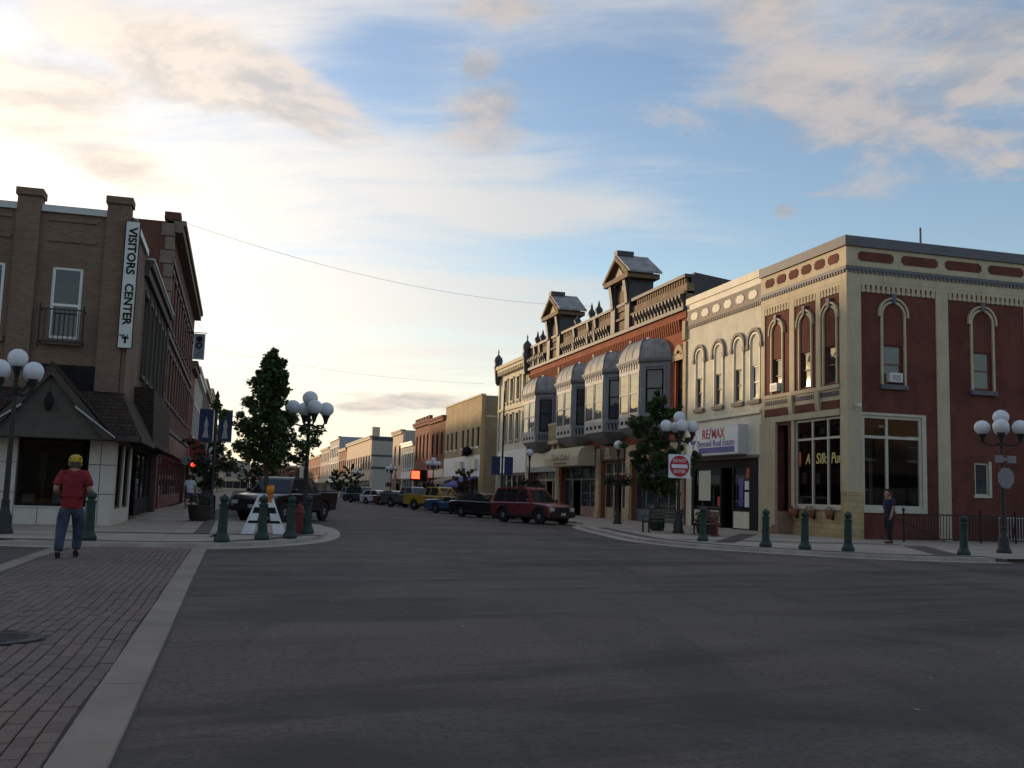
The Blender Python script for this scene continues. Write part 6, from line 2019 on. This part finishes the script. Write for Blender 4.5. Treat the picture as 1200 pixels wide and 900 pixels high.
    for s in (-1, 1):
        y0, y1 = sorted((s * (hw - .08), s * (hw - .36)))
        mlocal('headlight', MB().bbox(xl - .12, xl + .055, y0, y1, zl - .07, zl + .09, .02), M_HEADL, r)
        mlocal('indicator', MB().box(xl - .1, xl + .06, *sorted((s * (hw - .08), s * (hw - .2))), zl - .16, zl - .08), M_AMBER, r)
        zr_ = max(p[1] for p in top[:3]) - .25
        mlocal('taillight', MB().bbox(xt - .012, xt + .12, *sorted((s * (hw - .015), s * (hw - .22))), zr_ - .12, zr_ + .16, .02), M_TAILL, r)
        # mirrors, door seams, handles
        mx_, mz = cabin[-1][0] - .18, zb + .12
        mlocal('mirror', MB().bbox(mx_ - .06, mx_ + .06, *sorted((s * (hw - .03), s * (hw + .16))), mz - .07, mz + .08, .03), paintm, r)
        for sx in sides:
            xm = sx[0] + .12
            mlocal('door_handle', MB().box(xm, xm + .15, *sorted((s * (hw - .0), s * (hw + .022))), zb - .14, zb - .1), M_TRIMBLK, r)
            mlocal('door_seam', MB().box(sx[1] + .015, sx[1] + .03, *sorted((s * (hw - .01), s * (hw + .002))), clear + .1, zb - .02), M_TRIMBLK, r)
        mlocal('rocker_trim', MB().box(xr + ar + .02, xf - ar - .02, *sorted((s * (hw - .03), s * (hw + .012))), clear + .06, clear + .16), M_TRIMBLK, r)
    if grille:
        mlocal('grille', MB().box(xl - .1, xl + .05, -hw + .4, hw - .4, zl - .12, zl + .1), M_TRIMBLK, r)
    mlocal('number_plate', MB().box(L / 2 + .051, L / 2 + .06, -.16, .16, clear + .14, clear + .28), M_PLATE, r)
    mlocal('number_plate', MB().box(-L / 2 - .07, -L / 2 - .061, -.16, .16, clear + .16, clear + .3), M_PLATE, r)
    if open_bed:
        x0, x1, z = open_bed
        mlocal('bed_rail', MB().box(x0, x1, -hw + .05, -hw + .13, z - .02, z + .025).box(x0, x1, hw - .13, hw - .05, z - .02, z + .025).box(x0 - .03, x0 + .04, -hw + .06, hw - .06, z - .02, z + .03), M_TRIMBLK, r)
        mlocal('bed_shade_panel', MB().box(x0 + .06, x1 - .04, -hw + .15, hw - .15, z - .0, z + .006), M_INT, r)  # dark sheet at rail height stands for the shaded hollow of the bed
    mlocal('underbody', MB().box(-L / 2 + .3, L / 2 - .3, -hw + .25, hw - .25, clear - .06, clear + .12), M_INT, r)
    return r


PA = radians(-90 + 33)     # nose-in to the right kerb, facing the camera
# boxy compact SUV
SUVTOP = [(-2.16, .45), (-2.2, .75), (-2.17, 1.02), (.55, 1.06), (1.2, 1.03), (1.85, .97), (2.1, .86), (2.17, .6)]
SUVCAB = [(-2.1, 1.02), (-1.95, 1.70), (-1.5, 1.79), (.1, 1.79), (.28, 1.73), (.92, 1.05)]
SUVWIN = [(-2.0, -1.28, -1.28, -1.86), (-1.18, -.30, -.30, -1.18), (-.2, .66, .22, -.2)]
jeep = car('parked_suv', 'dark red boxy sport utility vehicle parked nose to the right kerb', 'car', (14.6, 48.5), radians(-90 + 27), paint('suv_red', (.17, .022, .022)), 4.38, 1.82, 2.65, .38, .30, SUVTOP, SUVCAB, SUVWIN, arch_trim=M_TRIMBLK)
mlocal('roof_rack', MB().tube([(-1.7, -.62, 1.80), (-1.6, -.62, 1.86), (-.2, -.62, 1.86), (-.1, -.62, 1.80)], .02).tube([(-1.7, .62, 1.80), (-1.6, .62, 1.86), (-.2, .62, 1.86), (-.1, .62, 1.80)], .02), M_TRIMBLK, jeep)
# sedan
SEDTOP = [(-2.3, .5), (-2.33, .8), (-2.2, .96), (-1.5, .99), (.75, .95), (1.6, .84), (2.15, .68), (2.3, .5)]
SEDCAB = [(-1.95, .95), (-1.05, 1.40), (-.5, 1.45), (.0, 1.44), (.25, 1.38), (1.1, .93)]
SEDWIN = [(-1.35, -.5, -.5, -.95), (-.4, .72, .12, -.4)]
car('parked_sedan', 'black four-door saloon parked beside the dark red utility vehicle', 'car', (14.5, 57.6), PA, paint('sedan_black', (.012, .013, .015)), 4.7, 1.8, 2.75, .33, .2, SEDTOP, SEDCAB, SEDWIN)
# older blue convertible
CVTOP = [(-2.2, .45), (-2.25, .75), (-2.05, .92), (-.9, .96), (-.85, .80), (.55, .80), (.6, .95), (1.6, .93), (2.15, .88), (2.25, .6)]
CVCAB = [(-.9, .92), (-.6, 1.0), (.2, 1.32), (.75, .94)]
cv = car('parked_convertible', 'blue open-topped older car between the black saloon and yellow pickup', 'car', (14.6, 66.4), PA, paint('metal_blue', (.015, .085, .16)), 4.5, 1.75, 2.6, .32, .22, CVTOP, CVCAB, [(-.4, .55, .3, -.3)], convertible=True)
mlocal('seat', MB().bbox(-.6, -.42, -.65, -.1, .7, 1.12, .05).bbox(-.6, -.42, .1, .65, .7, 1.12, .05), M_INT, cv)
mlocal('windscreen_frame', MB().tube([(.75, -.74, .94), (.2, -.62, 1.33), (.2, .62, 1.33), (.75, .74, .94)], .025), M_CHROME, cv)
# pickups
PUTOP = [(-2.75, .6), (-2.8, .9), (-2.78, 1.25), (-.55, 1.25), (-.5, 1.14), (1.1, 1.14), (1.9, 1.12), (2.6, 1.05), (2.75, .9), (2.78, .65)]
PUCAB = [(-.5, 1.12), (-.42, 1.72), (-.25, 1.83), (.75, 1.83), (.9, 1.78), (1.45, 1.13)]
PUWIN = [(-.4, .1, .1, -.36), (.2, 1.2, .82, .2)]
car('parked_pickup', 'yellow pickup truck parked tail to the street', 'pickup truck', (15.1, 75.8), PA, paint('pickup_yellow', (.42, .25, .03)), 5.5, 1.95, 3.35, .39, .38, PUTOP, PUCAB, PUWIN, open_bed=(-2.72, -.58, 1.26))
car('parked_pickup', 'dark grey pickup truck behind the yellow one', 'pickup truck', (14.9, 86.5), PA, paint('pickup_grey', (.05, .052, .055)), 5.5, 1.95, 3.35, .39, .38, PUTOP, PUCAB, PUWIN, open_bed=(-2.72, -.58, 1.26), two_tone=paint('cab_silver', (.22, .23, .24)))
car('parked_hatchback', 'small silver white car beyond the grey pickup', 'car', (14.3, 101.5), PA, paint('silver_white', (.50, .51, .53)), 4.3, 1.75, 2.6, .32, .2, SEDTOP[:0] + [(-2.1, .5), (-2.13, .9), (.75, .95), (1.5, .84), (2.0, .68), (2.12, .5)], [(-2.0, .92), (-1.7, 1.38), (-.9, 1.47), (.1, 1.44), (.25, 1.38), (1.05, .93)], [(-1.75, -.6, -.6, -1.45), (-.5, .7, .12, -.5)])
car('parked_sedan', 'dark maroon saloon partly hidden by the grey pickup', 'car', (15.0, 95.5), PA, paint('maroon_car', (.08, .018, .018)), 4.7, 1.8, 2.75, .33, .2, SEDTOP, SEDCAB, SEDWIN)
car('parked_suv', 'dark blue-grey utility vehicle farthest along the right kerb', 'car', (14.0, 112.0), PA, paint('suv_slate', (.03, .038, .045)), 4.7, 1.85, 2.75, .38, .3, SUVTOP, SUVCAB, SUVWIN)
car('parked_suv', 'small pale utility vehicle near the side street', 'car', (14.6, 124.0), PA, paint('suv_pale', (.3, .31, .32)), 4.5, 1.8, 2.65, .37, .3, SUVTOP, SUVCAB, SUVWIN)
# big dark pickup on the left, nose to the kerb
LTOP = [(-2.85, .62), (-2.92, .9), (-2.9, 1.28), (-1.2, 1.28), (-1.1, 1.18), (1.15, 1.18), (2.0, 1.15), (2.65, 1.07), (2.85, .92), (2.9, .65)]
LCAB = [(-1.15, 1.16), (-.95, 1.72), (-.7, 1.85), (.75, 1.86), (.92, 1.80), (1.5, 1.17)]
LWIN = [(-.98, -.25, -.25, -.8), (-.12, 1.25, .84, -.12)]
car('parked_pickup', 'big dark maroon crew-cab pickup parked at the left kerb behind the tree', 'pickup truck', (2.2, 44.0), radians(-90 - 31), paint('pickup_maroon', (.018, .009, .011)), 5.75, 2.0, 3.6, .42, .42, LTOP, LCAB, LWIN, open_bed=(-2.84, -1.25, 1.29))
car('parked_sedan', 'silver car just showing beyond the dark maroon pickup', 'car', (1.9, 52.0), radians(-90 - 36), paint('silver_car', (.28, .29, .3)), 4.7, 1.8, 2.75, .33, .2, SEDTOP, SEDCAB, SEDWIN)
car('parked_sedan', 'dark saloon farther along the left kerb', 'car', (2.0, 62.0), radians(-90 - 36), paint('dark_green_car', (.015, .03, .026)), 4.7, 1.8, 2.75, .33, .2, SEDTOP, SEDCAB, SEDWIN)


# ------------------------------------------------------------------ people
M_SKIN = mat('skin', (.36, .19, .125), .6, var=.08, scale=6)


def skin_mesh(name, joints, edges, root, m, parent, sub=2):
    names = list(joints)
    me = bpy.data.meshes.new('sk')
    me.from_pydata([joints[k][0] for k in names], [(names.index(a), names.index(b)) for a, b in edges], [])
    o = bpy.data.objects.new('sk', me)
    COL.objects.link(o)
    o.modifiers.new('s', 'SKIN')
    sm = o.modifiers.new('d', 'SUBSURF'); sm.levels = sub; sm.render_levels = sub
    lay = me.skin_vertices[0].data
    for i, k in enumerate(names):
        rr = joints[k][1]
        lay[i].radius = rr if isinstance(rr, tuple) else (rr, rr)
        lay[i].use_root = (k == root)
    bpy.context.view_layer.update()
    out = bpy.data.meshes.new_from_object(o.evaluated_get(bpy.context.evaluated_depsgraph_get()))
    bpy.data.objects.remove(o)
    out.name = name
    return link(name, out, m, parent, True)


def person(label, loc, rz, sc, J, shirt_m, trouser_m, shoe_m, hair_m, shorts=False, cap=None, sleeve=.8, hair=True, glasses=False):
    r = empty('person', loc, label, 'person')
    r.rotation_euler = (0, 0, rz)
    r.scale = (sc, sc, sc)
    V3 = lambda k: Vector(J[k])
    b = {'pelvis': (J['pelvis'], (.14, .11)), 'spine': (J['spine'], (.13, .10)), 'chest': (J['chest'], (.15, .11)), 'neck': (J['neck'], (.07, .072)), 'jaw': (J['jaw'], (.085, .1)), 'skull': (J['skull'], (.1, .118)), 'crown': (J['crown'], (.075, .09)),
         'nose': (tuple(V3('jaw').lerp(V3('skull'), .45) + Vector(J['face']) * .115), .014)}
    e = [('pelvis', 'spine'), ('spine', 'chest'), ('chest', 'neck'), ('neck', 'jaw'), ('jaw', 'skull'), ('skull', 'crown'), ('jaw', 'nose')]
    for s in 'LR':
        b['sh' + s] = (J['sh' + s], .07); b['el' + s] = (J['el' + s], .054); b['wr' + s] = (J['wr' + s], .036); b['pa' + s] = (J['pa' + s], (.038, .022))
        b['hip' + s] = (J['hip' + s], .092); b['kn' + s] = (J['kn' + s], .058); b['an' + s] = (J['an' + s], .042); b['toe' + s] = (J['toe' + s], .038)
        mid = V3('kn' + s).lerp(V3('an' + s), .3)
        b['ca' + s] = (tuple(mid + Vector(J['face']) * -.015), .058)
        e += [('chest', 'sh' + s), ('sh' + s, 'el' + s), ('el' + s, 'wr' + s), ('wr' + s, 'pa' + s), ('pelvis', 'hip' + s), ('hip' + s, 'kn' + s), ('kn' + s, 'ca' + s), ('ca' + s, 'an' + s), ('an' + s, 'toe' + s)]
        d = (V3('pa' + s) - V3('wr' + s)).normalized()
        side = d.cross(Vector(J['pn' + s])).normalized()
        for f, (off, ln) in enumerate(((.027, .062), (.010, .07), (-.009, .066), (-.026, .05))):
            p1 = V3('pa' + s) + d * .02 + side * off
            p2 = p1 + d * ln * .55 + Vector(J['pn' + s]) * .012
            p3 = p2 + d * ln * .4 + Vector(J['pn' + s]) * .03
            for q, (pt, rad) in enumerate(((p1, .0095), (p2, .009), (p3, .0075))):
                b['f%s%d%d' % (s, f, q)] = (tuple(pt), rad)
            e += [('pa' + s, 'f%s%d0' % (s, f)), ('f%s%d0' % (s, f), 'f%s%d1' % (s, f)), ('f%s%d1' % (s, f), 'f%s%d2' % (s, f))]
        t1 = V3('wr' + s).lerp(V3('pa' + s), .5) + side * .035
        t2 = t1 + side * .025 + d * .035
        b['t%s0' % s] = (tuple(t1), .011); b['t%s1' % s] = (tuple(t2), .009)
        e += [('wr' + s, 't%s0' % s), ('t%s0' % s, 't%s1' % s)]
    skin_mesh('body', b, e, 'pelvis', M_SKIN, r)
    # shirt
    c = {'tail': (tuple(V3('pelvis') + Vector((0, 0, -.16))), (.185, .145)), 'hem': (tuple(V3('pelvis') + Vector((0, 0, -.06))), (.19, .15)), 'waist': (tuple(V3('pelvis') + Vector((0, 0, .08))), (.188, .148)), 'spine': (J['spine'], (.186, .148)), 'chest': (J['chest'], (.205, .155)), 'yoke': (tuple(V3('chest').lerp(V3('neck'), .55)), (.135, .11)), 'collar': (tuple(V3('chest').lerp(V3('neck'), .85)), (.068, .07))}
    ce = [('tail', 'hem'), ('hem', 'waist'), ('waist', 'spine'), ('spine', 'chest'), ('chest', 'yoke'), ('yoke', 'collar')]
    for s in 'LR':
        c['sh' + s] = (J['sh' + s], .1)
        c['mid' + s] = (tuple(V3('sh' + s).lerp(V3('el' + s), .5)), .094)
        c['cuff' + s] = (tuple(V3('sh' + s).lerp(V3('el' + s), sleeve)), .092)
        ce += [('chest', 'sh' + s), ('sh' + s, 'mid' + s), ('mid' + s, 'cuff' + s)]
    skin_mesh('shirt', c, ce, 'spine', shirt_m, r)
    # trousers
    t = {'pelvis': (tuple(V3('pelvis') + Vector((0, 0, .06))), (.165, .13)), 'seat': (tuple(V3('pelvis') + Vector((0, 0, -.07))), (.172, .14))}
    te = [('pelvis', 'seat')]
    for s in 'LR':
        t['hip' + s] = (tuple(V3('hip' + s) + Vector((0, 0, -.06))), .128)
        t['th' + s] = (tuple(V3('hip' + s).lerp(V3('kn' + s), .55)), .118)
        t['kn' + s] = (J['kn' + s], .1 if not shorts else .115)
        te += [('seat', 'hip' + s), ('hip' + s, 'th' + s), ('th' + s, 'kn' + s)]
        if not shorts:
            t['ca' + s] = (tuple(V3('kn' + s).lerp(V3('an' + s), .4)), .086)
            t['an' + s] = (tuple(V3('kn' + s).lerp(V3('an' + s), 1.0)), .082)
            te += [('kn' + s, 'ca' + s), ('ca' + s, 'an' + s)]
    skin_mesh('trousers', t, te, 'pelvis', trouser_m, r)
    for s in 'LR':
        f = (V3('toe' + s) - V3('an' + s)); f.z = 0
        f = f.normalized()
        hl = V3('an' + s) - f * .06; hl.z = V3('toe' + s).z + .005
        q = {'heel': (tuple(hl), (.042, .045)), 'ankle': (tuple(V3('an' + s) + Vector((0, 0, -.02))), .05), 'ball': (tuple(V3('toe' + s) - f * .05), (.05, .04)), 'tip': (tuple(V3('toe' + s) + f * .03), (.04, .03))}
        skin_mesh('shoe', q, [('heel', 'ankle'), ('heel', 'ball'), ('ball', 'tip')], 'heel', shoe_m, r)
    sk = V3('skull'); fc = Vector(J['face'])
    if hair:
        hb = {'a': (tuple(sk - fc * .025 + Vector((0, 0, .01))), (.102, .105)), 'b': (tuple(V3('crown') - fc * .02), (.075, .085) if not cap else (.05, .05)), 'c': (tuple(V3('jaw').lerp(sk, .3) - fc * .055), (.068, .055))}
        if cap:
            hb = {'a': (tuple(V3('jaw').lerp(sk, .55) - fc * .035), (.09, .085)), 'b': (tuple(sk - fc * .02), (.085, .085)), 'c': (tuple(V3('jaw').lerp(sk, .2) - fc * .05), (.07, .055))}
        skin_mesh('hair', hb, [('a', 'b'), ('a', 'c')], 'a', hair_m, r)
    if cap:
        bb = MB()
        bb.lathe([(.104, -.02), (.112, .01), (.106, .05), (.088, .085), (.052, .112), (.001, .12)], (sk.x, sk.y - .005, sk.z + .005), 18, cap=False)
        cp = mlocal('cap', bb, cap, r, True)
        br = [(sk.x + fc.x * k + w * -fc.y, sk.y + fc.y * k + w * fc.x, sk.z + .03 - (k - .08) * .25) for k, w in ((.08, -.085), (.16, -.075), (.2, -.03), (.2, .03), (.16, .075), (.08, .085))]
        bb2 = MB().add(br + [(x, y, z - .012) for x, y, z in br], [(0, 1, 2, 3, 4, 5), (11, 10, 9, 8, 7, 6)] + [(i, (i + 1) % 6, (i + 1) % 6 + 6, i + 6) for i in range(6)])
        mlocal('brim', bb2, cap, cp)
    else:
        pass
    # eyes and mouth as small relief on the face
    for sx in (-1, 1):
        p = V3('jaw').lerp(sk, .72) + fc * .088 + Vector((-fc.y, fc.x, 0)) * .032 * sx
        mlocal('eye', MB().ball(tuple(p), .013, 8, 6), M_BLACK, r, True)
        p2 = V3('jaw').lerp(sk, .5) + Vector((-fc.y, fc.x, 0)) * .088 * sx
        mlocal('ear', MB().ball(tuple(p2), .028, 8, 6), M_SKIN, r, True)
    p = V3('jaw').lerp(sk, .05) + fc * .082
    w = Vector((-fc.y, fc.x, 0))
    mlocal('mouth', MB().tube([tuple(p - w * .025), tuple(p + fc * .006), tuple(p + w * .025)], .006, 6), mat('lips', (.25, .09, .08), .6), r)
    return r


# local axes: x to the person's right, y forwards
WALK = dict(pelvis=(0, 0, .96), spine=(0, .01, 1.14), chest=(0, .02, 1.34), neck=(0, .045, 1.475), jaw=(0, .08, 1.55), skull=(0, .08, 1.645), crown=(0, .065, 1.725), face=(0, 1, 0),
            shL=(-.185, .02, 1.42), elL=(-.27, -.05, 1.15), wrL=(-.17, .17, 1.07), paL=(-.13, .25, 1.06), pnL=(.5, 0, -.8),
            shR=(.185, .02, 1.42), elR=(.275, -.04, 1.15), wrR=(.17, .18, 1.08), paR=(.12, .25, 1.07), pnR=(-.5, 0, -.8),
            hipL=(-.095, 0, .90), knL=(-.135, .02, .50), anL=(-.15, -.12, .10), toeL=(-.165, .04, .04),
            hipR=(.095, 0, .90), knR=(.12, .17, .50), anR=(.10, .24, .12), toeR=(.115, .38, .05))
M_TEE = mat('red_tee', (.24, .020, .023), .9, var=.35, scale=7, bump=1.0, bscale=8)
M_JEANS = mat('denim', (.045, .06, .09), .9, var=.4, scale=7, bump=1.0, bscale=9)
M_SHOE = mat('dark_shoe', (.025, .022, .02), .7)
M_HAIR = mat('brown_hair', (.05, .032, .02), .8, var=.3, scale=30)
m1 = person('person in red T-shirt, jeans and yellow cap walking away over the crosswalk', (-2.83, 19.6, .02), .06, 1.06, WALK, M_TEE, M_JEANS, M_SHOE, M_HAIR, cap=mat('yellow_cap', (.52, .33, .04), .8, var=.1))
FAR = dict(WALK)
FAR.update(elL=(-.28, -.03, 1.14), wrL=(-.29, .03, .90), paL=(-.29, .05, .81), pnL=(.9, 0, 0), elR=(.28, .02, 1.14), wrR=(.3, .1, .91), paR=(.3, .12, .82), pnR=(-.9, 0, 0))
person('person in white T-shirt and blue shorts walking away along the left pavement', (-2.4, 58.0, KERB), .05, 1.05, FAR, mat('white_tee', (.60, .61, .63), .9, var=.08), mat('blue_shorts', (.04, .06, .13), .9, var=.15), M_SHOE, M_HAIR, shorts=True)
person('small dark-dressed person farther along the left pavement', (-2.2, 88.0, KERB), .0, 1.0, FAR, mat('dark_top', (.03, .03, .035), .9), mat('dark_bottom', (.03, .03, .04), .9), M_SHOE, M_HAIR)
SIDE = dict(WALK)
SIDE.update(jaw=(0, .085, 1.56), skull=(0, .055, 1.655), crown=(0, .03, 1.73), elL=(-.24, .03, 1.16), wrL=(-.25, .12, .93), paL=(-.25, .15, .85), pnL=(.9, 0, 0), elR=(.24, -.08, 1.15), wrR=(.25, -.06, .90), paR=(.25, -.05, .81), pnR=(-.9, 0, 0),
            knL=(-.1, .06, .5), anL=(-.1, .10, .09), toeL=(-.1, .25, .04), knR=(.1, .02, .5), anR=(.1, -.14, .11), toeR=(.1, -.01, .04))
person('person in navy shirt and dark trousers walking left past the red brick side wall', (22.2, 30.2, KERB), pi / 2, 1.06, SIDE, mat('navy_shirt', (.018, .022, .045), .9, var=.2), mat('black_trousers', (.012, .012, .014), .9, var=.2), M_SHOE, M_HAIR)
